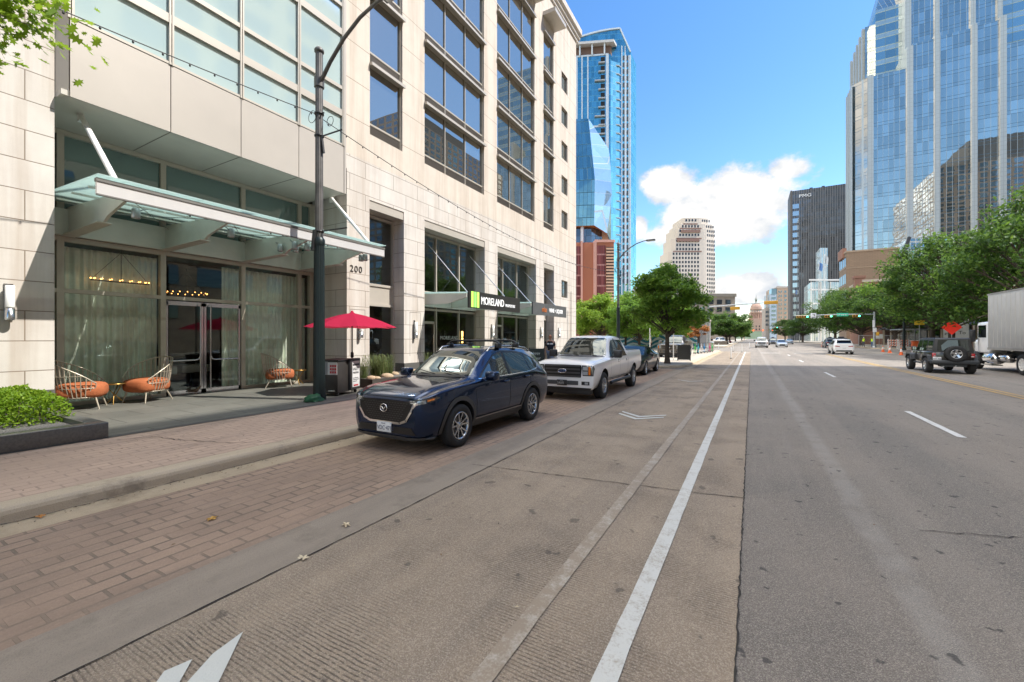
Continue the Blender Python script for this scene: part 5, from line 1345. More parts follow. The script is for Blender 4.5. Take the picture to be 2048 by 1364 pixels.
m = MB(); m.add([(36.6, 163, 0), (52, 172, 0), (52, 186, 0), (36.6, 186, 0), (40.2, 165.2, 31), (52, 172, 31), (52, 186, 31), (40.2, 186, 31), (36.8, 163.2, 21)], [(0, 1, 5, 4, 8), (4, 5, 6, 7), (1, 2, 6, 5), (0, 8, 4, 7, 3), (2, 3, 7, 6)]); wpart(m, 'glass_wall', SG, b3)
m = MB(); m.bar((36.7, 163, 20.5), (40.2, 165.1, 31.2), .5, .7); wpart(m, 'edge_frame', BLACKP, b3)
b4 = thing('office_building', 'pale glass fin building between the dark slab and the tan flank', 'building', (32, 250, 0))
m = MB(); m.prism([(24.4, 243.3), (36, 250), (34, 268), (24, 268)], 'z', 0, 28); m.prism([(28.1, 245.3), (31.2, 247), (31, 260), (28, 260)], 'z', 28, 44); wpart(m, 'glass_wall', curtain_mat('pale_fin_glass', (.6, .7, .72), (.2, .25, .26), .3, 1.6, 5, None, (.55, .58, .58), (.3, .34, .35), .7, .3), b4)
m = MB()
for z in (17.5, 24, 28.6): m.prism([(23.6, 242.6), (36, 249.6), (36, 250.2), (23.6, 243.2)], 'z', z, z + .7)
for k in range(3): m.box(24.2 + k * 4, 24.7 + k * 4, 242.8 + k * 2.3, 243.3 + k * 2.3, 0, 28)
wpart(m, 'white_frame', WHITEP, b4)
# flagpoles
for i, (x, y) in enumerate(((26.2, 232), (28.4, 233.2))):
    t = thing('flagpole', ('flagpole with a blue flag before the pale fin building', 'flagpole with a pale flag before the pale fin building')[i], 'flagpole', (x, y, 0), 0, 'flagpoles'); m = MB(); m.tube([(0, 0, 0), (0, 0, 36 + i * 3)], [.16, .08], 6); m.build('pole', WHITEP, t)
    m = MB()
    vs = [(.1 + a * .28 + .1 * math.sin(b), .3 * math.sin(a * 1.2), 35.5 + i * 3 - b * .7 - a * .25) for a in range(5) for b in range(6)]
    m.add(vs, [(a * 6 + b, a * 6 + b + 1, a * 6 + b + 7, a * 6 + b + 6) for a in range(4) for b in range(5)], 0, True); m.build('flag', M(('flag_blue', 'flag_pale')[i], ((.10, .22, .5), (.5, .55, .6))[i], .8), t)

# ---- beige blocks before the dome
BE = M('beige_masonry', (.40, .29, .205), .8, var=.08, vs=.05); BE2 = M('pale_masonry', (.42, .37, .32), .8, var=.06, vs=.05); PINK = M('pink_masonry', (.46, .27, .19), .8, var=.08, vs=.05)
bb = thing('apartment_tower', 'tan tower of paired windows at the left edge of the dark slab', 'building', (26, 474, 0))
m = MB(); m.prism([(20.9, 471.2), (34, 478), (34, 500), (14, 500)], 'z', 0, 49.3); wpart(m, 'wall', BE, bb); m = MB(); m.prism([(20.5, 470.8), (34.3, 478), (34, 479), (20.5, 472)], 'z', 48.6, 50.2); wpart(m, 'cornice', BE2, bb)
q = []; d = Vector((13.1, 6.8, 0)).normalized(); nrm = Vector((d.y, -d.x, 0)) * .15
for z in range(16, 46, 4):
    for k in (1.4, 3.4, 6.6, 7.6): 
        a = Vector((20.9, 471.2, z)) + d * k + nrm; q.append([a, a + d * 1.0, a + d * 1.0 + Vector((0, 0, 2)), a + Vector((0, 0, 2))])
many(bb, 'window', WDARK, q)
bb = thing('apartment_tower', 'pale blue glass fronted block left of the tan tower', 'building', (17, 466, 0))
m = MB(); m.prism([(15.2, 467.7), (20.6, 470.7), (18, 498), (11, 495)], 'z', 0, 43); wpart(m, 'wall', M('pale_blue_wall', (.36, .43, .49), .5), bb); m = MB(); m.prism([(16.5, 468.5), (20.6, 470.7), (19, 490), (15, 489)], 'z', 43, 48); wpart(m, 'penthouse', WDARK, bb)
q = []; d = Vector((5.4, 3, 0)).normalized(); nrm = Vector((d.y, -d.x, 0)) * .12
for z in range(14, 43, 4):
    a = Vector((16.3, 468.3, z)) + nrm; q.append([a, a + d * 4.2, a + d * 4.2 + Vector((0, 0, 1.9)), a + Vector((0, 0, 1.9))])
many(bb, 'window', WDARK, q)
bb = thing('apartment_tower', 'slim grey block nearest the dome on the right side', 'building', (12, 476, 0))
m = MB(); m.prism([(11.4, 470), (14.6, 472), (13, 495), (9, 495)], 'z', 0, 30); m.box(12.2, 13.4, 474, 476, 30, 41); m.prism([(12.2, 474), (13.4, 474), (12.8, 475)], 'z', 41, 46); wpart(m, 'wall', BE2, bb)
q = []
for z in range(13, 29, 4):
    for k in (0.4, 2.0): a = Vector((11.4, 469.9, z)) + Vector((.85, .53, 0)) * k + Vector((.06, -.1, 0)); q.append([a, a + Vector((.9, .55, 0)), a + Vector((.9, .55, 2)), a + Vector((0, 0, 2))])
many(bb, 'window', WDARK, q)
bb = thing('office_building', 'grey brown block with flat cornice below the stepped tower', 'building', (-30, 330, 0))
m = MB(); m.prism([(-50.1, 316), (-10.1, 338.6), (-14, 365), (-55, 345)], 'z', 0, 31.5); wpart(m, 'wall', M('grey_brown_masonry', (.25, .215, .175), .85, var=.1, vs=.05), bb)
m = MB(); m.prism([(-50.8, 315), (-9.2, 338.4), (-9.6, 339.4), (-51, 316)], 'z', 30.6, 32.8); wpart(m, 'cornice', M('grey_cornice', (.20, .18, .15), .85), bb)
q = []; d = Vector((40, 22.6, 0)).normalized(); nrm = Vector((d.y, -d.x, 0)) * .2
for z in (15, 20, 25.3):
    for k in range(7): a = Vector((-50.1, 316, z)) + d * (3 + k * 6) + nrm; q.append([a, a + d * 3.6, a + d * 3.6 + Vector((0, 0, 3.2)), a + Vector((0, 0, 3.2))])
many(bb, 'window', WDARK, q)

# ---- domed capitol on its hill
g = MB(); g.add([(-600, 620, -.05), (600, 620, -.05), (600, 1040, 15), (-600, 1040, 15), (600, 1500, 19), (-600, 1500, 19)], [(0, 1, 2, 3), (3, 2, 4, 5)]); tag(g.build('hill', M('hill_green', (.06, .085, .035), .9, vs=.02)), kind='structure')
cp = thing('capitol', 'pink granite domed capitol closing the far end of the street', 'capitol', (9, 1100, 15))
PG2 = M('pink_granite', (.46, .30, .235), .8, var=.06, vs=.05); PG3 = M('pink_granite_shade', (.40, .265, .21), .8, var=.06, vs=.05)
m = MB(); m.box(-85, 85, -20, 20, 0, 17); m.box(-22, 22, -30, 20, 0, 21); m.prism([(-22, 21), (22, 21), (0, 28)], 'y', -29, -20); m.build('main_block', PG2, cp)
q = []
for z in (3, 9.5):
    for k in range(-13, 14):
        x = k * 6; y = -30.2 if abs(x) < 21 else -20.2; q.append([(x - 1, y, z), (x + 1, y, z), (x + 1, y, z + 3.6), (x - 1, y, z + 3.6)])
for a in q: pass
many(cp, 'window', WDARK, [[Vector(v) + Vector(cp.location) for v in a] for a in q])
m = MB(); m.lathe([(15.5, 17), (15.5, 27), (16.5, 27.2), (16.5, 28.5), (14.5, 28.6)], n=32); m.build('drum_base', PG2, cp)
m = MB(); m.lathe([(11.2, 28), (11.2, 41.5), (13.4, 41.8), (13.4, 43.4), (11.6, 43.6), (11.6, 49), (12.4, 49.3), (12.4, 50.4), (11.4, 50.6)], n=32); m.build('drum', PG3, cp)
for k in range(20):
    a = 2 * math.pi * k / 20; m = MB(); m.lathe([(.95, 28.6), (.75, 41.6)], (13.2 * math.cos(a), 13.2 * math.sin(a), 0), n=8); m.build('column', PG2, cp)
for k in range(16):
    a = 2 * math.pi * (k + .5) / 16; m = MB(); x, y = 11.65 * math.cos(a), 11.65 * math.sin(a); tx, ty = -math.sin(a) * .8, math.cos(a) * .8
    m.add([(x - tx, y - ty, 44.4), (x + tx, y + ty, 44.4), (x + tx, y + ty, 48), (x - tx, y - ty, 48)], [(0, 1, 2, 3)]); m.build('drum_window', WDARK, cp)
m = MB(); m.lathe([(11.3 * math.cos(R(a)) + .01, 50.5 + 14 * math.sin(R(a))) for a in range(0, 82, 6)], n=32)
for k in range(16):
    a = 2 * math.pi * k / 16; m.tube([(11.45 * math.cos(R(b)) * math.cos(a), 11.45 * math.cos(R(b)) * math.sin(a), 50.5 + 14.1 * math.sin(R(b))) for b in range(0, 82, 9)], .3, 5)
m.build('dome', PG2, cp)
m = MB(); m.lathe([(3.2, 63.5), (3.4, 65), (2.2, 65.4), (2.2, 71), (2.9, 71.3), (2.6, 72), (1.4, 75), (.7, 77.5), (0, 78)], n=16); m.build('lantern', M('verdigris_lantern', (.25, .25, .22), .7), cp)
m = MB(); m.lathe([(.5, 77.5), (.7, 79), (.5, 80.5), (.35, 81), (.3, 82), (0, 82.6)], n=8); m.bar((.3, 0, 80.4), (1.0, 0, 82.4), .2); m.build('statue', GREYM, cp)

# ---- stepped beige tower
am = thing('office_tower', 'beige stepped tower with square windows beside the white clouds', 'skyscraper', (-52, 460, 0))
AB = M('cream_precast', (.60, .515, .43), .75, var=.05, vs=.05); AT = M('terrace_red', (.23, .13, .10), .8)
d = Vector((40.5 - 71.9, 17.8, 0)); d = Vector((31.4, 17.8, 0)).normalized(); e = Vector((d.y, -d.x, 0)); O = Vector((-71.9, 447.3, 0))    # d: along the wide front, e: towards us
LV = [(0, 88, 0, 36.1), (88, 101, 3.5, 36.1), (101, 111, 6.5, 36.1), (111, 115.5, 10, 35), (115.5, 121.5, 13.5, 31)]
q = []
for i, (z0, z1, a, b) in enumerate(LV):
    ch = 4.0 if i < 3 else 3
    V1 = O + d * b; V2 = V1 + Vector((8.7, 9.6, 0)) * (1 - i * .06); p = [O + d * (a + ch * .8), O + d * (b - ch * .3), V1 + Vector((1.2, 1.0, 0)), V2, V2 + Vector((-18, 20, 0)), O + d * a - e * 26, O + d * a - e * ch * .8]
    m = MB(); m.prism([(v.x, v.y) for v in p], 'z', z0, z1); wpart(m, 'tier', AB, am)
    if i: m = MB(); p2 = [O + d * (LV[i - 1][2] + 4), O + d * (b - ch + .5) + e * .3, O + d * (b - ch + .5) - e * .4, O + d * (LV[i - 1][2] + 4) - e * .4]; m.prism([(v.x, v.y) for v in p2], 'z', z0 - .7, z0 + .5); wpart(m, 'terrace', AT, am)
    n = int((b - a - ch * 1.6) / 3.05)
    for r in range(max(1, int((z1 - z0) / 4.1))):
        z = z1 - 3.6 - r * 4.15
        if z < 30: break
        for k in range(n):
            s0 = a + ch * .8 + .6 + k * 3.05; v = O + d * s0 + e * .06; v = Vector((v.x, v.y, z)); q.append([v, v + d * 1.75, v + d * 1.75 + Vector((0, 0, 2.4)), v + Vector((0, 0, 2.4))])
        f = Vector((8.7, 9.6, 0)).normalized(); V1 = O + d * b + Vector((1.2, 1.0, 0)) + Vector((f.y, -f.x, 0)) * .07
        for k in range(4):
            v = V1 + f * (.8 + k * 2.7); v = Vector((v.x, v.y, z)); q.append([v, v + f * 1.5, v + f * 1.5 + Vector((0, 0, 2.4)), v + Vector((0, 0, 2.4))])
many(am, 'window', M('square_window', (.035, .033, .036), .25, 0, .3, .2), q)
for i, (za, zb, s0, s1) in enumerate(((99, 100.4, 8, 30), (108, 109.2, 12, 31))):
    m = MB(); p = [O + d * s0 + e * 1.2, O + d * s1 + e * 1.2, O + d * s1 - e * 1, O + d * s0 - e * 1]; m.prism([(v.x, v.y) for v in p], 'z', za - 1.2, zb); wpart(m, 'balcony', AT, am)
m = MB(); m.box(-66, -42, 446, 470, 30, 40); wpart(m, 'podium', AB, am)
m = MB(); v = O + d * 25 - e * 8; m.tube([(v.x, v.y, 121), (v.x, v.y, 127)], .12, 5); m.tube([(v.x + 3, v.y, 121), (v.x + 3, v.y, 124)], .12, 5); wpart(m, 'mast', GREYM, am)

# ---- tall blue residential tower
at = thing('residential_tower', 'tall blue glass residential tower with white frames left of the sky', 'skyscraper', (-88, 290, 0))
AG = curtain_mat('deep_blue_glass', (.42, .70, .72), (.004, .06, .12), .50, 2.1, 3.9, None, (.03, .16, .26), (.10, .30, .42), .12, .22, .9, .03)
AG2 = curtain_mat('teal_glass', (.55, .85, .80), (.02, .15, .20), .55, 3.4, 3.9, None, (.10, .28, .32), (.12, .30, .34), .15, .2, .9, .03)
WF_ = M('tower_white_frame', (.50, .55, .60), .5)
m = MB(); m.prism([(-112, 262), (-80.6, 275), (-81, 297), (-112, 297)], 'z', 0, 188); wpart(m, 'glass_block', AG, at)
dd = Vector((31.4, 13, 0)).normalized()
def along(s, o=-.25): v = Vector((-112, 262, 0)) + dd * s + Vector((dd.y, -dd.x, 0)) * -o; return v
def fin(s, w, z0, z1, name, mat, o=.35): m = MB(); a = along(s - w / 2, -o); b = along(s + w / 2, -o); c = along(s + w / 2, .4); e = along(s - w / 2, .4); m.prism([(v.x, v.y) for v in (a, b, c, e)], 'z', z0, z1); wpart(m, name, mat, at)
for s, w in ((11, 3), (15.4, .8), (19.2, .8), (31.8, 1.8)): fin(s, w, 0, 188.5, 'white_frame', WF_)
for z in (60, 100, 141, 188): fin(21.5, 22, z - .5, z + .5, 'white_frame', WF_, .3)
for k in range(27): 
    z = 30 + k * 5.85; m = MB(); a = along(26 if k % 4 else 23.6, -1.4); b = along(30.4, -1.4); c = along(30.4, .3); e = along(26 if k % 4 else 23.6, .3); m.prism([(v.x, v.y) for v in (a, b, c, e)], 'z', z, z + .7); wpart(m, 'balcony', M('balcony_grey', (.34, .36, .38), .6), at)
    m = MB(); a = along(27.6, -.3); b = along(30.2, -.3); m.add([(a.x, a.y, z + .7), (b.x, b.y, z + .7), (b.x, b.y, z + 4.2), (a.x, a.y, z + 4.2)], [(0, 1, 2, 3)]); wpart(m, 'balcony_door', DARK, at)
m = MB(); m.prism([(-80.6, 275), (-76.4, 281), (-78, 297), (-81, 297)], 'z', 0, 184); wpart(m, 'corner_glass', AG2, at)
m = MB(); m.prism([(-81, 279), (-75.4, 282.4), (-75.4, 297), (-81, 297)], 'z', 0, 190); wpart(m, 'glass_block', AG, at)
for k in range(27): z = 36 + k * 5.6; m = MB(); m.prism([(-78.6, 278.2), (-76.2, 279.8), (-75.6, 283.4), (-78, 283)], 'z', z, z + .6); wpart(m, 'balcony', bpy.data.materials['balcony_grey'], at)
m = MB(); m.prism([(-75.4, 282.4), (-70, 285.6), (-70, 300), (-75.4, 300)], 'z', 0, 192); wpart(m, 'east_block', AG2, at)
dv = Vector((5.4, 3.2, 0)).normalized()
for s in (.2, 2.4, 3.0, 5.0, 5.9): v = Vector((-75.4, 282.4, 0)) + dv * s; m = MB(); m.prism([(v.x - .25, v.y - .35), (v.x + .3, v.y - .05), (v.x + .3, v.y + .5), (v.x - .25, v.y + .5)], 'z', 0, 196 if s < 3 else 190); wpart(m, 'white_frame', WF_, at)
q = []
for k in range(34):
    for s in (.75, 3.4):
        v = Vector((-75.4, 282.4, 38 + k * 4.5)) + dv * s + Vector((.08, -.14, 0)); q.append([v, v + dv * 1.5, v + dv * 1.5 + Vector((0, 0, 3.0)), v + Vector((0, 0, 3.0))])
many(at, 'loggia', M('loggia_dark', (.035, .045, .055), .6), q)
m = MB(); n = 14; pts = [(-118 + 41.8 * i / n, 263 + 19 * i / n, 197 + 10.6 * math.sin(math.pi / 2 * i / n)) for i in range(n + 1)]
for a, b in zip(pts, pts[1:]): m.add([(a[0], a[1], 185), (b[0], b[1], 185), (b[0], b[1], b[2]), (a[0], a[1], a[2]), (a[0], a[1] + 14, 185), (b[0], b[1] + 14, 185), (b[0], b[1] + 14, b[2]), (a[0], a[1] + 14, a[2])], [(0, 1, 2, 3), (4, 7, 6, 5), (2, 6, 7, 3), (1, 5, 6, 2)])
m.add([(-76.2, 282, 185), (-70.2, 285.4, 185), (-70.2, 285.4, 192), (-76.2, 282, 207.6), (-76.2, 296, 207.6), (-70.2, 299, 192)], [(0, 1, 2, 3), (3, 2, 5, 4)]); wpart(m, 'crown_glass', AG, at)
m = MB(); 
for a, b in zip(pts, pts[1:]): m.bar((a[0], a[1] - .3, a[2]), (b[0], b[1] - .3, b[2]), .8, 1.0)
m.bar((-76.2, 281.8, 207.6), (-70.2, 285.2, 192), .7, .8); wpart(m, 'crown_rim', WF_, at)
m = MB(); m.prism([(-113, 259.5), (-78.3, 274.2), (-78, 280), (-113, 268)], 'z', 195, 196.6); wpart(m, 'roof_terrace', M('terrace_pale', (.5, .48, .46), .7), at)
m = MB(); m.prism([(-112, 264), (-81, 277), (-81, 279), (-112, 267)], 'z', 188, 195); wpart(m, 'terrace_recess', M('terrace_brown', (.17, .10, .075), .8), at)
for s in (8, 14, 22, 30): v = along(s, -.6); wpart(rect_prism(v.x - .4, v.x + .4, v.y - .4, v.y + .4, 188, 195), 'terrace_column', WF_, at)

# ---- twisted glass block over the orange terracotta podium
tw = thing('office_tower', 'twisted blue glass block standing on an orange podium', 'skyscraper', (-40, 120, 0))
TG = curtain_mat('twist_dark_glass', (.52, .70, .72), (.006, .04, .065), .42, 1.5, 3.6, None, (.02, .07, .10), (.03, .10, .14), .10, .2, .9, .05); TG2 = curtain_mat('twist_pale_glass', (.80, .90, .95), (.20, .30, .40), .34, 2.2, 3.6, None, (.42, .50, .56), (.40, .48, .54), .05, .10, .97, .02, swap=True)
A0, A1 = (-52, 114.4), (-40.9, 120.3)
prof = [(34.6, -40.9 + .9, 119.9), (48, -39.6, 119.2), (58, -40.8, 119.7), (66.6, -42.0, 120.6)]        # crease between dark and pale faces
rt = [(32.5, -37.0, 122.6), (44, -35.8, 123.4), (52, -36.1, 123.3), (57.3, -36.6, 123.1)]
m = MB(); vs = []; fs = []
for (z, x, y) in prof: vs += [(-60, 112, z), (x, y, z)]
fs = [(2 * i, 2 * i + 1, 2 * i + 3, 2 * i + 2) for i in range(3)]; m.add(vs, fs); wpart(m, 'dark_face', TG, tw)
m = MB(); vs = []
for (z, x, y), (z2, x2, y2) in zip(prof, rt): vs += [(x, y, z), (x2, y2, z2)]
m.add(vs, fs); wpart(m, 'pale_face', TG2, tw)
m = MB(); m.add([(-60, 112, 34.6), (prof[0][1], prof[0][2], 34.6), (rt[0][1], rt[0][2], rt[0][0]), (-40, 135, 33), (-60, 135, 34.6)], [(0, 1, 2, 3, 4)]); wpart(m, 'underside', M('timber_soffit', (.36, .19, .08), .6), tw)
m = MB(); m.add([(-60, 112, 66.6), (-42, 120.6, 66.6), (-36.6, 123.1, 57.3), (-40, 137, 57.3), (-60, 137, 66.6), (-60, 137, 34), (-40, 137, 33), (-37, 122.6, 32.5), (-36.1, 123.3, 52)], [(0, 1, 2, 3, 4), (4, 3, 6, 5), (2, 8, 7, 6, 3)]); wpart(m, 'back', TG, tw)
m = MB(); m.prism([(-58, 114), (-41.5, 121.5), (-39, 124), (-45, 134), (-58, 134)], 'z', 29.5, 34.5); wpart(m, 'recessed_floor', curtain_mat('recess_glass', (.5, .55, .6), (.03, .035, .04), .25, 2, 6, None, (.1, .1, .1), (.1, .1, .1)), tw)
for x, y in ((-46.5, 118.4), (-43.6, 119.8)): wpart(rect_prism(x - .4, x + .4, y - .4, y + .4, 28, 34.6), 'column', WF_, tw)
OR = M('orange_terracotta', (.34, .115, .055), .75, var=.06, vs=.1); PK = M('pink_panel', (.50, .26, .20), .7)
MESH = curtain_mat('perforated_red_screen', (.3, .2, .2), (.115, .032, .03), .04, .55, 2.9, None, (.10, .03, .028), (.42, .2, .16), .18, .42, .1, .0)
m = MB(); m.prism([(-58, 104), (-37.9, 114.2), (-33.3, 116.8), (-38.2, 132), (-58, 132)], 'z', 0, 28.3); wpart(m, 'podium', OR, tw)
d1 = Vector((20.1, 10.2, 0)).normalized(); d2 = Vector((4.6, 2.6, 0)).normalized(); n1 = Vector((d1.y, -d1.x, 0))
def slabp(o, d, s0, s1, z0, z1, out, name, mat):
    n = Vector((d.y, -d.x, 0)); a = o + d * s0 + n * out; b = o + d * s1 + n * out; c = o + d * s1 - n * .3; e = o + d * s0 - n * .3
    m = MB(); m.prism([(v.x, v.y) for v in (a, b, c, e)], 'z', z0, z1); wpart(m, name, mat, tw)
Oa = Vector((-58, 104, 0)); Ob = Vector((-37.9, 114.2, 0))
slabp(Oa, d1, 2, 18.6, 1, 27.2, .14, 'screen', MESH); slabp(Oa, d1, 18.6, 19.1, 0, 28.6, .5, 'fin', PK); slabp(Oa, d1, 22.1, 22.5, 0, 28.6, .3, 'fin', PK)
slabp(Ob, d2, .55, 2.9, 1, 27.4, .14, 'screen', MESH); slabp(Ob, d2, 0, .4, 0, 28.6, .3, 'fin', PK)
slabp(Ob, d2, 3.1, 5.2, 1, 27.0, .10, 'louvre_backing', M('louvre_dark', (.05, .03, .025), .8), )
for k in range(30): slabp(Ob, d2, 3.1, 5.25, 1.6 + k * .85, 2.05 + k * .85, .3, 'louvre', M('louvre_cream', (.50, .31, .20), .7))
m = MB(); m.prism([(-37.9, 113.9), (-33.1, 116.6), (-33.1, 117.2), (-38, 114.6)], 'z', 28.3, 29.0); wpart(m, 'parapet', PK, tw)
for i, (x0, x1, y, z, c) in enumerate(((-40.7, -38, 168, 21.0, (.55, .57, .6)), (-38.4, -30, 172, 24, (.12, .13, .15)))):
    t = thing('low_building', ('white low block with a red mark left of the street tree', 'dark grey low block behind the street tree')[i], 'building', (x0, y, 0)); m = MB(); m.box(0, x1 - x0, 0, 14, 0, z); m.box(.5, 2, -.02, 13, z, z + .8); m.build('wall', M('low_block_%d' % i, c, .7), t)
    m = MB(); m.box(1.2, 1.6, -.12, -.01, z - 3.2, z - 1.6); m.box(2.3, 2.7, -.12, -.01, z - 3.2, z - 1.6); m.box(1.6, 2.3, -.12, -.01, z - 2.6, z - 2.2); m.build('sign_letter', M('red_letter', (.5, .03, .05), .5) if not i else WHITEP, t)

# ---- east side: the block that shades the street (beyond the right edge of the view, mirrored in the windows)
ea = thing('office_building', 'tan stone office block on the sunny side of the street opposite the hotel', 'building', (45, 0, 0))
EW = curtain_mat('ribbon_window_block', (.6, .7, .8), (.03, .035, .04), .3, 3.0, 3.9, 1.9, (.22, .175, .135), (.22, .175, .135), .9, .6, .8, .02, rowtint=0)
wpart(rect_prism(27.3, 62, -70, 42.5, .15, SHADE_H), 'wall', brick_mat('tan_office_stone', (.44, .36, .28), (.42, .34, .27), (.3, .25, .2), 3, 1.3, .03, .5, .8, 'wall', .15, 0), ea)
q = []
for k in range(int(SHADE_H / 3.9) - 1):
    for j in range(13):
        y = -66 + j * 8.3; z = 4 + k * 3.9; q.append([(27.2, y, z), (27.2, y + 6.4, z), (27.2, y + 6.4, z + 2.1), (27.2, y, z + 2.1)])
many(ea, 'window', WDARK, q)
eb = thing('office_building', 'tan ribbon window block mirrored in the crystal tower', 'building', (85, 120, 0))
wpart(rect_prism(63, 125, 92, 150, .15, 68), 'wall', EW, eb)
wpart(rect_prism(75, 100, 110, 140, 68, 80), 'roof_plant', M('plant_dark', (.06, .06, .065), .7), eb)
# ================================================================== TREES AND PLANTING
def leaf_mat(name, a, b, c, trans=.35):
    """leaf colour differs from leaf to leaf; light passes through"""
    t = NT(name); g = t.n('NewGeometry'); r = g.outputs['Random Per Island']
    col = t.mix(t.ramp(r, .0, .6), a, b); col = t.mix(t.ramp(r, .72, 1.0), col, c)
    d = t.n('BsdfPrincipled'); t.set(d.inputs['Base Color'], col); d.inputs['Roughness'].default_value = .5; d.inputs['Specular IOR Level'].default_value = .3
    tr = t.n('BsdfTranslucent'); t.set(tr.inputs[0], t.mix(.5, col, [x * 1.5 for x in c]))
    m = t.n('MixShader'); m.inputs[0].default_value = trans; t.link(d.outputs[0], m.inputs[1]); t.link(tr.outputs[0], m.inputs[2]); t.link(m.outputs[0], t.out.inputs['Surface'])
    return t.mat
BARK = M('bark', (.075, .058, .045), .9, 0, .35, 9, .03, 18)
LF1 = leaf_mat('leaf_mid', (.085, .19, .026), (.135, .26, .036), (.22, .34, .05), .5)
LF2 = leaf_mat('leaf_dark', (.024, .066, .016), (.052, .118, .022), (.15, .25, .038), .4)
LF3 = leaf_mat('leaf_bright', (.12, .22, .022), (.18, .29, .03), (.26, .37, .045), .5)
LF4 = leaf_mat('leaf_rust', (.32, .12, .035), (.45, .19, .06), (.55, .30, .12))
LF5 = leaf_mat('leaf_hedge', (.11, .21, .014), (.18, .30, .02), (.28, .40, .035), .45)

def leaf_shape(kind):
    if kind == 'oak':
        p = [(0, -.5), (.06, -.3), (.22, -.28), (.12, -.1), (.36, .02), (.14, .1), (.26, .32), (.08, .28), (0, .5), (-.08, .28), (-.26, .32), (-.14, .1), (-.36, .02), (-.12, -.1), (-.22, -.28), (-.06, -.3)]
        return [(x, y, .25 * x * x) for x, y in p]
    return [(0, -.5, 0), (.24, -.12, .05), (.17, .25, .04), (0, .5, -.05), (-.17, .25, .04), (-.24, -.12, .05)]

def tree_meshes(seed, H, clear, rx, ry, nclump, per, leaf, lmat, kind='oval', trunk_r=.16, lean=(0, 0), shape=1.0, low=.0, extra=()):
    """trunk with limbs running to every clump; crown of separate small leaves gathered in uneven clumps"""
    r2 = random.Random(seed); t = MB(); c = MB()
    cz = (H + clear) / 2; rz = (H - clear) / 2
    top = Vector((lean[0], lean[1], clear + rz * .9))
    tp = [Vector((0, 0, 0)), Vector((lean[0] * .2 + r2.uniform(-.05, .05), lean[1] * .2, clear * .5)), Vector((lean[0] * .5, lean[1] * .5, clear + rz * .25)), top]
    t.tube(tp, [trunk_r * 1.25, trunk_r, trunk_r * .8, trunk_r * .25], 10)
    t.lathe([(trunk_r * 1.7, -.02), (trunk_r * 1.35, .12), (trunk_r * 1.2, .3)], n=10)
    shp = leaf_shape(kind); n = len(shp); clumps = []
    for i in range(nclump):
        for _ in range(40):
            d = Vector((r2.gauss(0, 1), r2.gauss(0, 1), r2.gauss(0, 1) * .9 + .15)).normalized(); k = r2.uniform(.35, 1.0) ** .6
            z = d.z * k * rz
            if d.z * k < -.75 + low: continue
            wd = (1 - max(0, d.z * k) ** 2 * .35 * shape)
            p = Vector((d.x * k * rx * wd, d.y * k * ry * wd, cz + z))
            rad = r2.uniform(.55, 1.15) * (rx + ry + rz) / 3 * .30
            if all((p - q).length > .42 * (rad + s) for q, s in clumps): break
        clumps.append((p, rad))
    clumps += [(Vector(p), rad) for p, rad in extra]
    for p, rad in clumps:
        b = Vector((lean[0] * .4, lean[1] * .4, clear * .8 + (p.z - clear) * .35)); b.z = max(clear * .75, min(b.z, p.z - .1 * rz))
        mid = b.lerp(p, .5) + Vector((r2.uniform(-.1, .1), r2.uniform(-.1, .1), r2.uniform(-.02, .18))) * rad
        t.tube([b, mid, p], [trunk_r * .38, trunk_r * .22, trunk_r * .07], 6)
        for j in range(4):
            e = p + Vector((r2.gauss(0, 1), r2.gauss(0, 1), r2.gauss(0, .7))).normalized() * rad * .8; t.tube([mid.lerp(p, .5), e], [trunk_r * .11, trunk_r * .03], 4)
        cnt = int(per * (rad / ((rx + ry + rz) / 3 * .30)) ** 1.6)
        flat = r2.uniform(.5, .8)
        subs = [Vector((r2.gauss(0, 1), r2.gauss(0, 1), r2.gauss(0, .7))).normalized() * r2.uniform(.3, 1) * rad for _ in range(9)]
        for j in range(cnt):
            s0 = r2.choice(subs)
            o = s0 + Vector((r2.gauss(0, 1), r2.gauss(0, 1), r2.gauss(0, 1))) * rad * .27; o.z *= flat
            q = p + o; s = leaf * r2.uniform(.5, 1.5)
            a = Vector((r2.gauss(0, 1), r2.gauss(0, 1), r2.gauss(0, .5) - .35)).normalized(); nn = (Vector((r2.gauss(0, .6), r2.gauss(0, .6), 1)) + o.normalized() * .6).normalized()
            u = a.cross(nn)
            if u.length < .05: continue
            u.normalize(); nn = u.cross(a)
            c.add([q + u * (x * s) + a * (y * s) + nn * (z * s) for x, y, z in shp], [tuple(range(n))])
    return t.mesh('trunk', BARK), c.mesh('crown', lmat, fix=False)

def plant_tree(name, label, meshes, loc, sc=1.0, rz=0.0, group=None, cat='tree', lmat=None):
    t = thing(name, label, cat, loc, rz, group); t.scale = (sc, sc, sc) if not hasattr(sc, '__len__') else sc
    obj('trunk', meshes[0], t); o = obj('crown', meshes[1], t)
    if lmat: o.material_slots[0].link = 'OBJECT'; o.material_slots[0].material = lmat
    return t
TM_MAIN = tree_meshes(11, 6.7, 1.75, 2.35, 2.35, 60, 420, .19, LF1, trunk_r=.14, shape=1.9, low=.0)
TM_OAK = tree_meshes(5, 8, 1.7, 5.6, 5.2, 70, 420, .32, LF2, trunk_r=.30, shape=.8)
TM_BROAD = tree_meshes(9, 11.5, 2.0, 6.2, 6.2, 60, 440, .30, LF2, trunk_r=.30, shape=.9)
TM_LIGHT = tree_meshes(3, 7.5, 1.2, 3.8, 3.8, 64, 380, .26, LF3, trunk_r=.16, shape=.9)
plant_tree('street_tree', 'bushy green street tree growing from the pavement by the street lamp', TM_MAIN, (-4.8, 29.2, .15), 1.0)
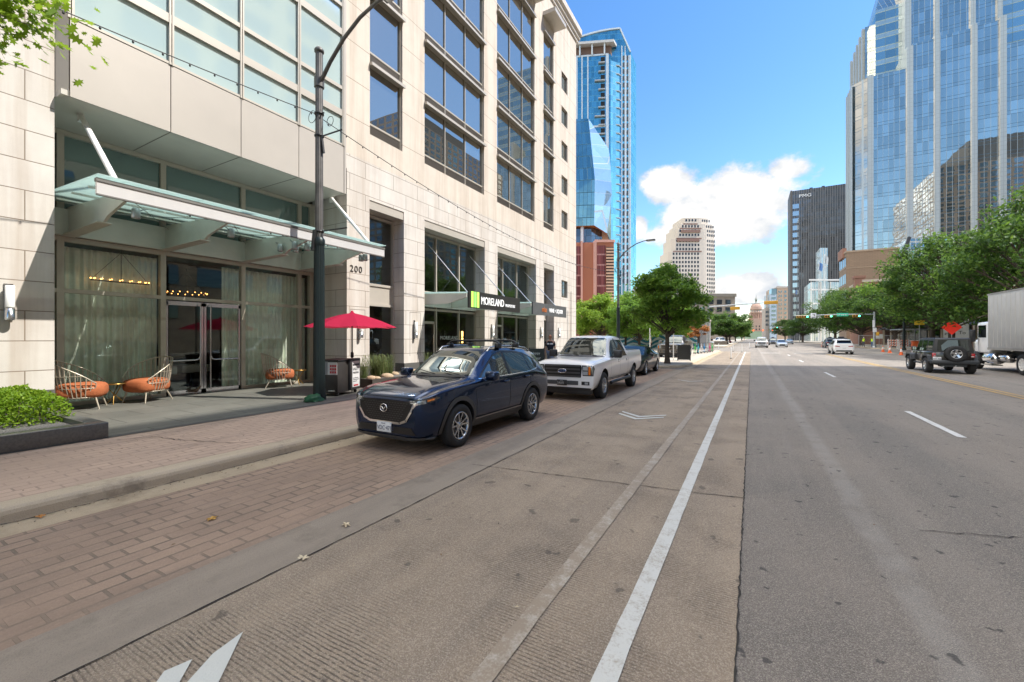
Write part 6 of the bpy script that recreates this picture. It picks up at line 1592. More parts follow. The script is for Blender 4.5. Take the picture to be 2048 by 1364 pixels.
b = tree_meshes(21, 9.4, 5.3, 3.3, 3.0, 40, 420, .15, LF5, 'oak', .16, extra=[((-.55, 2.85, 6.1), .95), ((-.95, 2.75, 5.85), .8), ((-.15, 3.0, 6.35), .75), ((-1.2, 2.6, 6.3), .9), ((-.75, 2.6, 6.6), .9)])
plant_tree('overhanging_tree', 'bright leafy branch hanging into the top left corner', b, (-8.35, -1.62, .30), 1.0)
PL = 'trees beyond the hotel'
plant_tree('plaza_tree', 'light green tree against the end wall of the hotel', TM_LIGHT, (-17.8, 55.5, .15), 1.0, 0, PL)
plant_tree('plaza_tree', 'light green tree below the orange podium left of the far street lamp', TM_LIGHT, (-16.2, 63, .15), 1.05, 1.1, PL)
plant_tree('plaza_tree', 'olive green tree right behind the far street lamp', TM_LIGHT, (-11.4, 50.5, .15), (.9, .9, .92), 2.3, PL, lmat=LF1)
plant_tree('plaza_tree', 'mid green tree half hidden behind the street tree', TM_LIGHT, (-9.5, 62, .15), .95, 4, PL, lmat=LF1)
plant_tree('street_oak', 'dark oak over the left kerb beyond the crossing', TM_OAK, (-5.4, 118, .15), (1.0, 1.0, 1.0), 0, 'oaks beyond the crossing')
plant_tree('street_oak', 'dark oak behind the left traffic signal pole', TM_OAK, (-12.5, 104, .15), (1.0, 1.0, 1.05), 2, 'oaks beyond the crossing')
plant_tree('street_oak', 'smaller oak after the dark oak on the left kerb', TM_OAK, (-6, 150, .15), .95, 4, 'oaks beyond the crossing')
plant_tree('street_oak', 'far pale tree before the dome on the left kerb', TM_OAK, (-6, 205, .15), .9, 1, 'oaks beyond the crossing', lmat=LF1)
plant_tree('street_oak', 'farthest tree under the dome on the left kerb', TM_OAK, (-5, 285, .15), .9, 3, 'oaks beyond the crossing', lmat=LF1)
RT = 'trees on the right pavement'
plant_tree('broad_tree', 'large dark tree leaning over the box truck', TM_BROAD, (21.8, 53.5, .15), (1.05, 1.05, 1.24), .5, RT)
plant_tree('broad_tree', 'large tree with the red diamond sign at its trunk', TM_BROAD, (18.6, 62.5, .15), (1.0, 1.0, 1.08), 2.2, RT)
plant_tree('broad_tree', 'bright topped tree left of the red diamond sign', TM_BROAD, (20.5, 75, .15), (.95, .95, 1.15), 4.0, RT, lmat=LF1)
plant_tree('broad_tree', 'dark tree over the workers at the right signal pole', TM_BROAD, (21.5, 96, .15), (1.0, 1.0, 1.0), 5.1, RT)
plant_tree('broad_tree', 'tree behind the right signal arm beside the tan flank', TM_BROAD, (19.8, 112, .15), (1.1, 1.1, 1.02), 1.3, RT)
plant_tree('broad_tree', 'tree behind the left end of the right signal arm', TM_BROAD, (18.2, 132, .15), (1.05, 1.05, 1.15), 3.3, RT)
plant_tree('broad_tree', 'far dark tree below the tan tower on the right kerb', TM_BROAD, (16.5, 190, .15), (1.0, 1.0, .85), .2, RT)
plant_tree('broad_tree', 'farther dark tree near the dome on the right kerb', TM_BROAD, (14.5, 250, .15), (1.0, 1.0, .9), 2.8, RT)
b = tree_meshes(31, 3.9, 1.5, 1.0, 1.0, 22, 230, .15, LF4, trunk_r=.05, shape=.3)
plant_tree('rusty_tree', 'small tree with dry orange leaves beside the parked scooters', b, (-5.0, 49.5, .15))

# hedge in its granite planter at the far left
def leaf_heap(name, label, cat, x0, x1, y0, y1, z0, z1, n, leaf, mat, seed, mound=.25, group=None):
    r2 = random.Random(seed); c = MB(); shp = leaf_shape('oval'); k = len(shp)
    t = thing(name, label, cat, ((x0 + x1) / 2, (y0 + y1) / 2, z0), 0, group)
    for i in range(n):
        u, v = r2.random(), r2.random(); w = 1 - r2.random() ** 2.2
        ex = min(u, 1 - u) * (x1 - x0); ey = min(v, 1 - v) * (y1 - y0)
        top = (z1 - z0) * (1 - mound + mound * min(1, min(ex, ey) / .35)) * (1 + .10 * math.sin(9 * u * (x1 - x0) + 2) * math.sin(8 * v * (y1 - y0)) + .05 * math.sin(23 * u + 31 * v))
        p = Vector(((u - .5) * (x1 - x0), (v - .5) * (y1 - y0), top * w)); bulge = .06 * math.sin(p.z * 9)
        p.x += bulge * (1 if u > .5 else -1); p.y += bulge * (1 if v > .5 else -1)
        s = leaf * r2.uniform(.7, 1.3); a = Vector((r2.gauss(0, 1), r2.gauss(0, 1), r2.gauss(0, 1))).normalized(); nn = Vector((r2.gauss(0, .7), r2.gauss(0, .7), 1)).normalized(); q = a.cross(nn)
        if q.length < .05: continue
        q.normalize(); nn = q.cross(a); c.add([p + q * (x * s) + a * (y * s) + nn * (z * s) for x, y, z in shp], [tuple(range(k))])
    o = bpy.data.objects.new('foliage', c.mesh('foliage', mat, fix=False)); COL.objects.link(o); o.parent = t
    m = MB()
    for i in range(26): px, py = r2.uniform(-.42, .42) * (x1 - x0), r2.uniform(-.42, .42) * (y1 - y0); m.tube([(px, py, 0), (px * 1.05, py * 1.05, (z1 - z0) * .7)], .012, 4)
    tag(m.build('stems', BARK, t), kind='stuff')
    return t
leaf_heap('hedge', 'bright green clipped hedge in the dark granite planter', 'hedge', -12.6, -10.75, .2, 2.80, .30, .90, 12000, .068, LF5, 4)
pl = thing('planter', 'low dark granite planter holding the clipped hedge', 'planter', (-11.5, 1.5, .15)); 
m = MB()
for k in range(4): m.bbox(-9.72, -9.47, -3.08 + k * 1.5, -1.586 + k * 1.5, .15, .42, .012)
m.bbox(-13.4, -9.725, 2.70, 2.912, .15, .418, .012); wpart(m, 'kerbstone', GRANITE, pl)
m = MB(); m.box(-13.4, -9.6, -4, 2.75, .16, .33); wpart(m, 'soil', M('gravel_bed', (.12, .115, .11), .95, 0, .6, 40, .02, 60), pl)
# grass planters before the shop fronts
def grass_planter(label, x0, x1, y0, y1, seed, n=260):
    t = thing('grass_planter', label, 'planter', ((x0 + x1) / 2, (y0 + y1) / 2, .15), 0, 'planters with ornamental grass'); r2 = random.Random(seed)
    m = MB(); w, l = (x1 - x0) / 2, (y1 - y0) / 2
    for a in ((-w, w, -l, -l + .08), (-w, w, l - .08, l), (-w, -w + .08, -l + .08, l - .08), (w - .08, w, -l + .08, l - .08)): m.box(*a, 0, .30)
    m.build('trough', M('bronze_trough', (.06, .052, .045), .5), t); m = MB(); m.box(-w + .08, w - .08, -l + .08, l - .08, .05, .26); m.build('soil', M('gravel_bed', (.12, .115, .11), .95), t)
    for i in range(7): bx, by = r2.uniform(-w * .7, w * .7), r2.uniform(-l * .8, l * .8); s = r2.uniform(.12, .22); m = MB(); m.ball((bx, by, .28), s, 8, 0, (1.3, 1, .6)); m.build('boulder', M('tan_boulder', (.40, .30, .20), .85, 0, .25, 7, .03, 14), t)
    m = MB()
    cl = [(r2.uniform(-w * .75, w * .75), r2.uniform(-l * .85, l * .85)) for _ in range(7)]
    for i in range(n):
        cx_, cy_ = r2.choice(cl); p = Vector((cx_ + r2.gauss(0, .06), cy_ + r2.gauss(0, .06), .26)); a = r2.uniform(0, 6.28); h = r2.uniform(.4, .95); sp = r2.uniform(.1, .45); dr = Vector((math.cos(a), math.sin(a), 0)); sd = Vector((-dr.y, dr.x, 0)) * .008
        pts = [p, p + dr * sp * .3 + Vector((0, 0, h * .6)), p + dr * sp * .75 + Vector((0, 0, h * .9)), p + dr * sp * 1.2 + Vector((0, 0, h * .82))]
        vs = [q for i2, pt in enumerate(pts) for q in (pt - sd * (1 - i2 / 4), pt + sd * (1 - i2 / 4))]; m.add(vs, [(2 * j, 2 * j + 1, 2 * j + 3, 2 * j + 2) for j in range(3)])
    o = bpy.data.objects.new('grass_blades', m.mesh('grass_blades', leaf_mat('blade_green_%d' % seed, (.07, .12, .035), (.13, .18, .06), (.26, .27, .12), .3), fix=False)); COL.objects.link(o); o.parent = t; o['kind'] = 'stuff'
grass_planter('planter of ornamental grass and boulders behind the valet stand', -12.65, -11.0, 10.05, 14.3, 1, 520)
grass_planter('planter of ornamental grass in front of the MORELAND shop window', -12.7, -11.6, 18.0, 20.6, 2, 260)

# ================================================================== STREET FURNITURE
POLE_D = M('dark_green_iron', (.011, .020, .021), .4, .3, .15, 4); POLE_G = M('weathered_pole', (.13, .125, .12), .5, .5, .35, 3)
def lamp_post(label, x, y, group='street lamps on the left pavement'):
    t = thing('street_lamp', label, 'street lamp', (x, y, .15), 0, group)
    def flute(r0, r1, z0, z1, n=14):
        m = MB(); k = n * 4; vs = []
        for z, r in ((z0, r0), (z1, r1)):
            for i in range(k): rr = r * (1 - .10 * (0.5 + .5 * math.cos(n * 2 * math.pi * i / k))); a = 2 * math.pi * i / k; vs.append((rr * math.cos(a), rr * math.sin(a), z))
        m.add(vs, [(i, (i + 1) % k, k + (i + 1) % k, k + i) for i in range(k)], 0, True); m.add(vs[k:], [tuple(range(k))]); return m
    flute(.155, .135, .1, 4.3).build('lower_shaft', POLE_D, t); flute(.105, .095, 4.3, 9.45).build('upper_shaft', POLE_G, t)
    m = MB(); m.lathe([(.18, -.01), (.18, .04), (.17, .12), (.16, .2), (.156, .3)], n=20); m.lathe([(.14, 4.2), (.15, 4.25), (.15, 4.36), (.11, 4.42)], n=20); m.build('base_collar', POLE_D, t)
    m = MB(); m.lathe([(.10, 9.44), (.125, 9.46), (.125, 9.52), (.08, 9.58), (0, 9.6)], n=16)
    m.build('cap', POLE_G, t)
    m = MB(); m.tube([(.05, 0, 8.62), (.45, 0, 9.05), (1.0, 0, 9.5), (1.6, 0, 9.82), (2.2, 0, 9.98), (2.5, 0, 10.0)], [.055, .05, .048, .045, .04, .038], 10); m.tube([(0, 0, 8.5), (0, 0, 8.75)], .13, 12); m.build('arm', POLE_G, t)
    m = MB(); m.bbox(2.4, 3.15, -.14, .14, 9.93, 10.05, .03); h = m.build('lamp_head', M('lamp_grey', (.10, .105, .11), .5), t); m = MB(); m.box(2.5, 3.1, -.1, .1, 9.90, 9.932); c = m.build('lamp_glass', LENS); c.parent = h
    for z, bs in ((7.75, [((.1, 0, 7.77), (.2, 0, 7.77), .03)]), (7.15, [((.1, 0, 7.15), (.62, .25, 7.32), .03), ((.1, .0, 7.14), (.15, .03, 6.7), .05)]), (4.55, [((.1, 0, 4.58), (.75, .3, 4.66), .03), ((0, -.12, 4.6), (-.05, -.15, 4.05), .09)])):
        m = MB(); m.lathe([(.105, z), (.125, z + .01), (.125, z + .05), (.105, z + .06)], n=16)
        for a, b, w_ in bs: m.bar(a, b, w_)
        m.build('bracket', BLACKP, t)
    m = MB(); m.tube([(-.15 + .16 * math.cos(a), -.1, 7.7 + .16 * math.sin(a)) for a in [2 * math.pi * i / 16 for i in range(17)]], .008, 4, cap=False); m.tube([(.32 + .13 * math.cos(a), .1, 7.55 + .13 * math.sin(a)) for a in [2 * math.pi * i / 16 for i in range(17)]], .008, 4, cap=False); m.build('cable_loop', BLACKP, t)
    return t
l1 = lamp_post('dark fluted street lamp standing in front of the hotel entrance', -10.25, 7.5)
l2 = lamp_post('grey street lamp with a curved arm beyond the hotel', -10.25, 37.3)
m = MB(); m.lathe([(.10, 9.58), (.14, 9.64), (.08, 9.75), (.14, 9.86), (.10, 10.0), (.05, 10.12), (.03, 10.3), (0, 10.38)], n=12); m.build('finial', POLE_G, l2)
m = MB()
for y0, y1, z0, z1 in ((-16, 7.5, 7.9, 7.9), (7.5, 37.3, 7.85, 7.7)):
    pts = [(-10.25, y0 + (y1 - y0) * i / 24, z0 + (z1 - z0) * i / 24 - (1.1 if y0 > 0 else .7) * 4 * (i / 24) * (1 - i / 24)) for i in range(25)]
    m.tube(pts, .011, 5)
    for i in range(50):
        f = (i + .5) / 50 * 24; k = int(f); p = Vector(pts[k]).lerp(Vector(pts[min(24, k + 1)]), f - k); m.lathe([(.012, -.01), (.02, -.03), (.014, -.055), (0, -.06)], p, n=6)
tag(m.build('string_lights', BLACKP), 'thin black string light cable strung between the street lamps', 'light cable')
# black crumpled bag and green canopy cloth at the foot of the lamp
m = MB(); r2 = random.Random(2)
bm = bmesh.new(); bmesh.ops.create_icosphere(bm, subdivisions=3, radius=1)
for v in bm.verts: v.co = Vector((v.co.x * .21, v.co.y * .26, max(-.02, v.co.z) * .17)) * (1 + .22 * math.sin(7 * v.co.x + 3 * v.co.y) * math.cos(5 * v.co.z + 4 * v.co.y))
m.bm(bm, 0, True); o = m.build('tarp', M('green_tarp', (.015, .09, .035), .6)); o.location = (-10.12, 7.25, .17); tag(o, 'crumpled dark green tarp at the foot of the street lamp', 'tarp')

# valet stand with the red umbrella
vs_ = thing('valet_stand', 'black wheeled valet stand with a white VALET PARKING board', 'valet stand', (-10.85, 8.55, .158), R(20))
m = MB(); m.bbox(-.30, .36, -.55, .48, .09, 1.02, .015); m.build('cabinet', M('stand_black', (.028, .025, .023), .55, 0, .2, 4), vs_)
m = MB(); m.box(-.33, .39, -.58, .50, 1.02, 1.05); m.build('top', BLACKP, vs_)
m = MB(); m.bbox(.30, .46, -.02, .52, .12, 1.06, .015); bd = m.build('sign_board', M('board_dark', (.04, .037, .035), .5), vs_)
m = MB(); m.box(.46, .468, .05, .46, .2, .98); c = m.build('poster', M('poster_white', (.66, .66, .65), .5)); c.parent = bd
m = text_mb('VALET', .125, frame_to((.472, .065, .70), (0, 1, 0), (0, 0, 1)), .002, 0, 1.0, .95)
b2 = text_mb('PARKING', .085, frame_to((.472, .065, .60), (0, 1, 0), (0, 0, 1)), .002, 0, 1.0, .95); m.add(b2.v, b2.f)
for z, w in ((.46, .30), (.41, .34), (.36, .22)): m.box(.468, .472, .085, .085 + w, z, z + .018)
m.box(.468, .472, .07, .44, .84, .90); m.build('lettering', M('poster_ink', (.05, .05, .06), .5)).parent = bd
m = MB(); m.box(.468, .472, .12, .38, .225, .27); c = m.build('footer', M('poster_red', (.5, .04, .05), .5)); c.parent = bd
m = MB(); m.box(.05, .34, -.562, -.552, .62, .98); c = m.build('leaflet', M('leaflet_white', (.62, .62, .62), .5), vs_)
m = MB()
for i in range(3):
    for j in range(3): m.box(.12 + j * .07, .175 + j * .07, -.566, -.56, .66 + i * .09, .725 + i * .09)
m.build('red_keys', M('poster_red', (.5, .04, .05), .5)).parent = c
m = MB(); m.box(-.29, .05, -.562, -.553, .62, 1.0); m.build('grey_panel', M('panel_grey', (.25, .25, .26), .5), vs_)
for x, y in ((-.24, -.48), (.3, -.48), (-.24, .42), (.34, .42)): m = MB(); m.lathe([(0, -.02), (.05, -.018), (.05, .018), (0, .02)], (x, y, .05), 'y', 12); m.box(x - .03, x + .03, y - .03, y + .03, .08, .11); m.build('caster', BLACKP, vs_)
m = MB(); m.tube([(.1, -.6, .16), (.3, -.6, .16)], .014, 6); m.build('rail', STEEL, vs_)
um = thing('parasol', 'faded red parasol open above the valet stand', 'umbrella', (-10.9, 9.14, .158))
m = MB(); m.tube([(0, 0, 0), (0, 0, 2.44)], .022, 10); m.lathe([(.03, 1.06), (.05, 1.08), (.05, 1.2), (.03, 1.24)], n=10); m.build('pole', BLACKP, um)
m = MB(); n = 8; rr = 1.38; vs = [(0, 0, 2.47)]; ring = []
for lv, (f, z) in enumerate(((.3, 2.38), (.65, 2.22), (1.0, 2.02))):
    for i in range(n * 4):
        a = 2 * math.pi * i / (n * 4) + .2; sag = .06 * (f ** 2) * (1 - abs(math.cos(n / 2 * (a - .2)))) if f == 1.0 else .02 * (1 - abs(math.cos(n / 2 * (a - .2)))); pol = math.cos(math.pi / n) / math.cos(((a - .2) % (2 * math.pi / n)) - math.pi / n)
        vs.append((rr * f * pol * math.cos(a), rr * f * pol * math.sin(a), z - sag * .5))
k = n * 4
fs = [(0, 1 + i, 1 + (i + 1) % k) for i in range(k)] + [(1 + l * k + i, 1 + (l + 1) * k + i, 1 + (l + 1) * k + (i + 1) % k, 1 + l * k + (i + 1) % k) for l in range(2) for i in range(k)]
m.add(vs, fs); t_ = NT('parasol_red'); d_ = t_.n('BsdfDiffuse'); t_.set(d_.inputs[0], (.47, .03, .075)); x_ = t_.n('BsdfTranslucent'); t_.set(x_.inputs[0], (.62, .06, .10)); mm = t_.n('MixShader'); mm.inputs[0].default_value = .4; t_.link(d_.outputs[0], mm.inputs[1]); t_.link(x_.outputs[0], mm.inputs[2]); t_.link(mm.outputs[0], t_.out.inputs['Surface'])
m.build('canopy', t_.mat, um)
for i in range(n): a = 2 * math.pi * i / n + .2; m = MB(); m.tube([(0, 0, 2.40), (rr * .98 * math.cos(a), rr * .98 * math.sin(a), 1.99)], .009, 5); m.build('rib', BLACKP, um)
m = MB(); m.lathe([(.14, 2.41), (.06, 2.47), (.03, 2.52), (0, 2.54)], n=12); m.build('finial', t_.mat, um)

# wire lounge chairs and brass tables
CUSH = M('orange_cushion', (.42, .125, .045), .85, 0, .12, 9, .01, 90); WIRE = M('pale_wire', (.56, .50, .40), .4, .5); BRASS = M('brass', (.45, .27, .08), .3, .9, .15)
def lounge_chair(label, x, y, rz):
    t = thing('wire_chair', label, 'chair', (x, y, .158), rz, 'wire lounge chairs'); t.scale = (1.1, 1.05, 1.1)
    m = MB(); bm = bmesh.new(); bmesh.ops.create_uvsphere(bm, u_segments=28, v_segments=14, radius=1)
    for v in bm.verts:
        f = lambda c: math.copysign(abs(c) ** .55, c)
        v.co = Vector((f(v.co.x) * .40, f(v.co.y) * .37, f(v.co.z) * .175 + .40))
    m.bm(bm, 0, True); m.build('cushion', CUSH, t)
    m = MB(); back = lambda a: (.46 * math.cos(a), .44 * math.sin(a))
    nW = 26
    def rimz(a):   # a measured from the back (pi): high back falling to low arms
        k = (1 + math.cos(a - math.pi)) / 2; return .56 + .50 * max(0, (k - .22) / .78) ** .75
    A = [R(52) + (R(308) - R(52)) * i / nW for i in range(nW + 1)]
    rim = []
    for a in A:
        x0, y0 = back(a); zt = rimz(a); out = 1 + .22 * (zt - .5)
        rim.append((x0 * out, y0 * out, zt)); m.tube([(x0 * .80, y0 * .80, .26), (x0 * .95, y0 * .95, .45), (x0 * (1 + .1 * (zt - .5)), y0 * (1 + .1 * (zt - .5)), (.45 + zt) / 2), rim[-1]], .010, 5)
    m.tube(rim, .014, 6); m.tube([(back(a)[0] * .80, back(a)[1] * .80, .26) for a in A], .010, 6); m.tube([(back(a)[0] * .96, back(a)[1] * .96, .46) for a in A], .007, 5)
    m.tube([(back(a)[0] * 1.07, back(a)[1] * 1.07, .72) for a in A if rimz(a) > .74], .006, 5)
    for k in range(1, 8): m.tube([(-.36 + k * .09, -.33, .25), (-.36 + k * .09, .33, .25)], .006, 4)
    m.build('wire_shell', WIRE, t)
    for sx, sy in ((1, 1), (1, -1), (-1, 1), (-1, -1)):
        m = MB(); m.tube([(.26 * sx, .26 * sy, .26), (.33 * sx - (.06 if sx < 0 else 0), .31 * sy, 0)], [.018, .012], 8); m.build('leg', WIRE, t)
lounge_chair('orange cushioned wire chair nearest the hedge', -13.9, 3.80, R(62)); lounge_chair('orange cushioned wire chair just left of the lobby door', -14.0, 5.08, R(-66)); lounge_chair('orange cushioned wire chair right of the lobby door', -14.1, 8.8, R(58))
def side_table(label, x, y):
    t = thing('side_table', label, 'table', (x, y, .158), .4, 'brass side tables'); m = MB(); m.lathe([(0, .50), (.25, .50), (.26, .51), (.26, .525), (.25, .53), (0, .53)], n=28); m.build('table_top', BRASS, t)
    for k in range(3): a = 2 * math.pi * k / 3; m = MB(); m.tube([(.2 * math.cos(a), .2 * math.sin(a), .5), (.03 * math.cos(a + 1), .03 * math.sin(a + 1), .25), (-.2 * math.cos(a + .2), -.2 * math.sin(a + .2), 0)], .012, 6); m.build('leg', BRASS, t)
side_table('round brass side table between the two left wire chairs', -14.15, 4.47); side_table('round brass side table beside the right wire chair', -14.2, 9.55)
# pigeon
bd = MB(); bd.ball((0, 0, .10), .06, 12, 0, (1.5, .8, .85)); bd.tube([(.06, 0, .13), (.10, 0, .19), (.115, 0, .205)], [.035, .026, .022], 10); bd.ball((.118, 0, .215), .026, 10); bd.tube([(-.05, 0, .10), (-.20, 0, .07)], [.045, .012], 8)
bg = thing('bird', 'small brown dove standing before the lobby door', 'bird', (-14.55, 6.45, .158), R(50)); bd.build('body', M('dove_brown', (.23, .17, .13), .8, 0, .3, 30), bg)
m = MB(); m.tube([(.14, 0, .213), (.165, 0, .207)], [.008, .002], 6); m.build('beak', BLACKP, bg)
for s in (1, -1): m = MB(); m.tube([(0, s * .02, .06), (.01, s * .025, 0)], .005, 5); m.tube([(-.01, s * .025, .004), (.035, s * .03, .004)], .004, 4); m.build('leg', M('dove_leg', (.4, .15, .12), .6), bg)
for s in (1, -1): m = MB(); m.ball((-.02, s * .042, .11), .045, 10, 0, (1.7, .25, .75)); m.build('wing', M('dove_wing', (.17, .125, .10), .8), bg)
# ================================================================== PEOPLE
def skin_mesh(verts, edges, radii, lvl=1):
    me = bpy.data.meshes.new('skeleton'); me.from_pydata(verts, edges, [])
    o = bpy.data.objects.new('skeleton', me); COL.objects.link(o)
    sm = o.modifiers.new('s', 'SKIN'); sm.use_smooth_shade = True
    for i, r in enumerate(radii):
        sv = me.skin_vertices[0].data[i]; sv.radius = r if hasattr(r, '__len__') else (r, r); sv.use_root = i == 0
    ss = o.modifiers.new('u', 'SUBSURF'); ss.levels = lvl; ss.render_levels = lvl
    dg = bpy.context.evaluated_depsgraph_get(); dg.update()
    out = bpy.data.meshes.new_from_object(o.evaluated_get(dg)); bpy.data.objects.remove(o); bpy.data.meshes.remove(me)
    return out
SKIN = M('skin', (.50, .28, .19), .55, 0, .05)
def person(label, loc, rz, shirt, trousers, hair=(.05, .03, .02), cap=None, sleeve='short', band=None, vest=None, pose='walk', h=1.76, group=None, hat=None):
    t = thing('person', label, 'person', loc, rz, group); k = h / 1.76
    st = .13 if pose == 'walk' else .03
    V = [(0, 0, .94), (0, 0, 1.10), (0, 0, 1.30), (0, 0, 1.44), (.01, 0, 1.52), (.02, 0, 1.60),          # pelvis .. head base
         (0, .185, 1.41), (-.02, .235, 1.13), (.06, .25, .90), (.09, .25, .82),                              # left arm
         (0, -.185, 1.41), (-.03, -.235, 1.13), (.03, -.25, .89), (.05, -.25, .81),                        # right arm
         (0, .095, .88), (st * .9, .10, .50), (st, .10, .09), (st + .16, .115, .04),
         (0, -.095, .88), (-st * .2, -.10, .50), (-st * 1.4, -.10, .09), (-st * 1.4 + .16, -.115, .04)]
    E = [(0, 1), (1, 2), (2, 3), (3, 4), (4, 5), (3, 6), (6, 7), (7, 8), (8, 9), (3, 10), (10, 11), (11, 12), (12, 13), (0, 14), (14, 15), (15, 16), (16, 17), (0, 18), (18, 19), (19, 20), (20, 21)]
    Rr = [(.115, .15), (.10, .14), (.115, .16), (.08, .11), .055, .06, .062, .045, .032, .030, .062, .045, .032, .030, .085, .06, .045, .038, .085, .06, .045, .038]
    # five fingers and a thumb on each hand
    for s, w in ((1, 9), (-1, 13)):
        wx, wy, wz = V[w]
        for j, (dx, L) in enumerate(((-.030, .062), (-.010, .075), (.011, .082), (.031, .074))):
            b = len(V); V += [(wx + dx, wy, wz - .045), (wx + dx * 1.1 + .008, wy - s * .012, wz - .05 - L * .55), (wx + dx * 1.1 + .014, wy - s * .03, wz - .045 - L)]; E += [(w, b), (b, b + 1), (b + 1, b + 2)]; Rr += [.011, .009, .0075]
        b = len(V); V += [(wx + .042, wy - s * .012, wz - .03), (wx + .055, wy - s * .028, wz - .065)]; E += [(w, b), (b, b + 1)]; Rr += [.012, .009]
    V = [(x * k, y * k, z * k) for x, y, z in V]
    me = skin_mesh(V, E, [tuple(q * k for q in r) if hasattr(r, '__len__') else r * k for r in Rr])
    # head joined to the same body mesh
    bm = bmesh.new(); bm.from_mesh(me)
    hd = bmesh.new(); bmesh.ops.create_uvsphere(hd, u_segments=18, v_segments=14, radius=1)
    for v in hd.verts:
        x, y, z = v.co; jaw = 1 - .28 * max(0, -z) ** 1.5; nose = .028 * math.exp(-((y / .22) ** 2 + ((z + .12) / .28) ** 2)) * (x > 0); sock = .012 * (math.exp(-(((y - .4) / .2) ** 2 + ((z - .08) / .14) ** 2)) + math.exp(-(((y + .4) / .2) ** 2 + ((z - .08) / .14) ** 2))) * (x > 0)
        v.co = ((.025 + x * .098 + nose - sock) * k, y * .076 * jaw * k, (1.645 + z * .122) * k)
    tmp = bpy.data.meshes.new('head'); hd.to_mesh(tmp); hd.free(); bm.from_mesh(tmp)
    for f in bm.faces: f.smooth = True
    bm.to_mesh(me); bm.free(); me.materials.clear(); me.materials.append(SKIN); me.name = 'body'
    obj('body', me, t)
    def cloth(name, vi, ed, grow, mat, cut=None):
        vv = [V[i] for i in vi] if cut is None else cut(vi)
        mp = {a: i for i, a in enumerate(vi)}
        m2 = skin_mesh(vv, [(mp[a], mp[b]) for a, b in ed], [tuple(q * k + grow for q in Rr[i]) if hasattr(Rr[i], '__len__') else Rr[i] * k + grow for i in vi]); m2.materials.clear(); m2.materials.append(mat); m2.name = name
        for p in m2.polygons: p.use_smooth = True
        return obj(name, m2, t)
    def sl(vi):
        out = []
        for i in vi:
            p = Vector(V[i])
            if sleeve == 'short' and i in (7, 11): p = Vector(V[i - 1]).lerp(p, .78)
            out.append(p)
        return out
    tm = M('cloth_%s' % '_'.join('%02d' % int(c * 99) for c in shirt), shirt, .85, 0, .12, 14)
    ids = [2, 1, 0, 3, 6, 7, 10, 11] + ([8, 12] if sleeve == 'long' else []); eds = [(2, 1), (1, 0), (2, 3), (3, 6), (6, 7), (3, 10), (10, 11)] + ([(7, 8), (11, 12)] if sleeve == 'long' else [])
    sh = cloth('shirt', ids, eds, .016, tm, sl)
    cloth('trousers', [0, 14, 15, 16, 18, 19, 20], [(0, 14), (14, 15), (15, 16), (0, 18), (18, 19), (19, 20)], .018, M('cloth_%s' % '_'.join('%02d' % int(c * 99) for c in trousers), trousers, .85, 0, .15, 10))
    if band:
        bv = BVHTree.FromPolygons([v.co[:] for v in sh.data.vertices], [list(p.vertices) for p in sh.data.polygons])
        m = MB()
        for s0, s1 in ((-.155, -.02), (.02, .155)):
            n = 8; vs = []
            for i in range(n + 1):
                for z in (1.29, 1.36):
                    y = (s0 + (s1 - s0) * i / n) * k; hh = bv.ray_cast(Vector((1, y, z * k)), Vector((-1, 0, 0)))[0]; vs.append((hh.x + .006 if hh else .1, y, z * k))
            m.add(vs, [(2 * i, 2 * i + 2, 2 * i + 3, 2 * i + 1) for i in range(n)], 0, True)
        m.build('chest_band', M('band_white', band, .8)).parent = sh
    if vest: cloth('safety_vest', [2, 1, 0, 3], [(2, 1), (1, 0), (2, 3)], .035, M('vest_lime', vest, .7, emit=.12))
    for s, a in ((1, 17), (-1, 21)):
        x, y, z = V[a]; m = MB(); m.bbox(x - .22 * k, x + .06 * k, y - .05, y + .05, -.005, .085, .03); m.build('shoe', M('shoe_dark', (.04, .035, .03), .6), t)
    # face and hair
    m = MB()
    for s in (1, -1): m.ball((.115 * k, s * .031 * k, 1.657 * k), .0105 * k, 8, 0)
    m.build('eyes', M('eye_dark', (.03, .025, .02), .2), t)
    m = MB(); m.ball((.104 * k, 0, 1.575 * k), .022 * k, 8, 0, (.4, 1, .28)); m.build('mouth', M('lip', (.32, .12, .10), .5), t)
    m = MB()
    for s in (1, -1): m.ball((.02 * k, s * .078 * k, 1.64 * k), .022 * k, 8, 0, (.8, .4, 1.3))
    m.build('ears', SKIN, t)
    hc = cap or hat or hair
    m = MB(); bm = bmesh.new(); bmesh.ops.create_uvsphere(bm, u_segments=18, v_segments=12, radius=1)
    bmesh.ops.delete(bm, geom=[v for v in bm.verts if v.co.z < (-.05 if not cap else .18) or (v.co.x > .55 and v.co.z < .38)], context='VERTS')
    for v in bm.verts: v.co = ((.02 + v.co.x * .106) * k, v.co.y * .084 * k, (1.655 + v.co.z * (.125 if not hat else .145)) * k)
    m.bm(bm, 0, True)
    if cap or hat: m.lathe([(.06 * k, 1.695 * k), (.135 * k, 1.69 * k), (.06 * k, 1.70 * k)], (.055 * k, 0, 0), n=16)
    m.build('cap' if cap else ('hard_hat' if hat else 'hair'), M('cap_%d%d' % (int(hc[0] * 99), int(hc[2] * 99)), hc, .7), t)
    return t
person('man in a dark polo with white chest stripe and brown cap by the chalkboard', (-9.1, 20.2, .155), R(-78), (.012, .016, .032), (.13, .17, .24), cap=(.24, .10, .055), band=(.75, .77, .8), h=1.82)
person('worker seen from behind in a lime vest at the wire fence', (17.9, 99.5, .15), R(90), (.10, .11, .12), (.12, .13, .16), vest=(.52, .75, .04), pose='stand', hat=(.7, .7, .65), group='road workers')
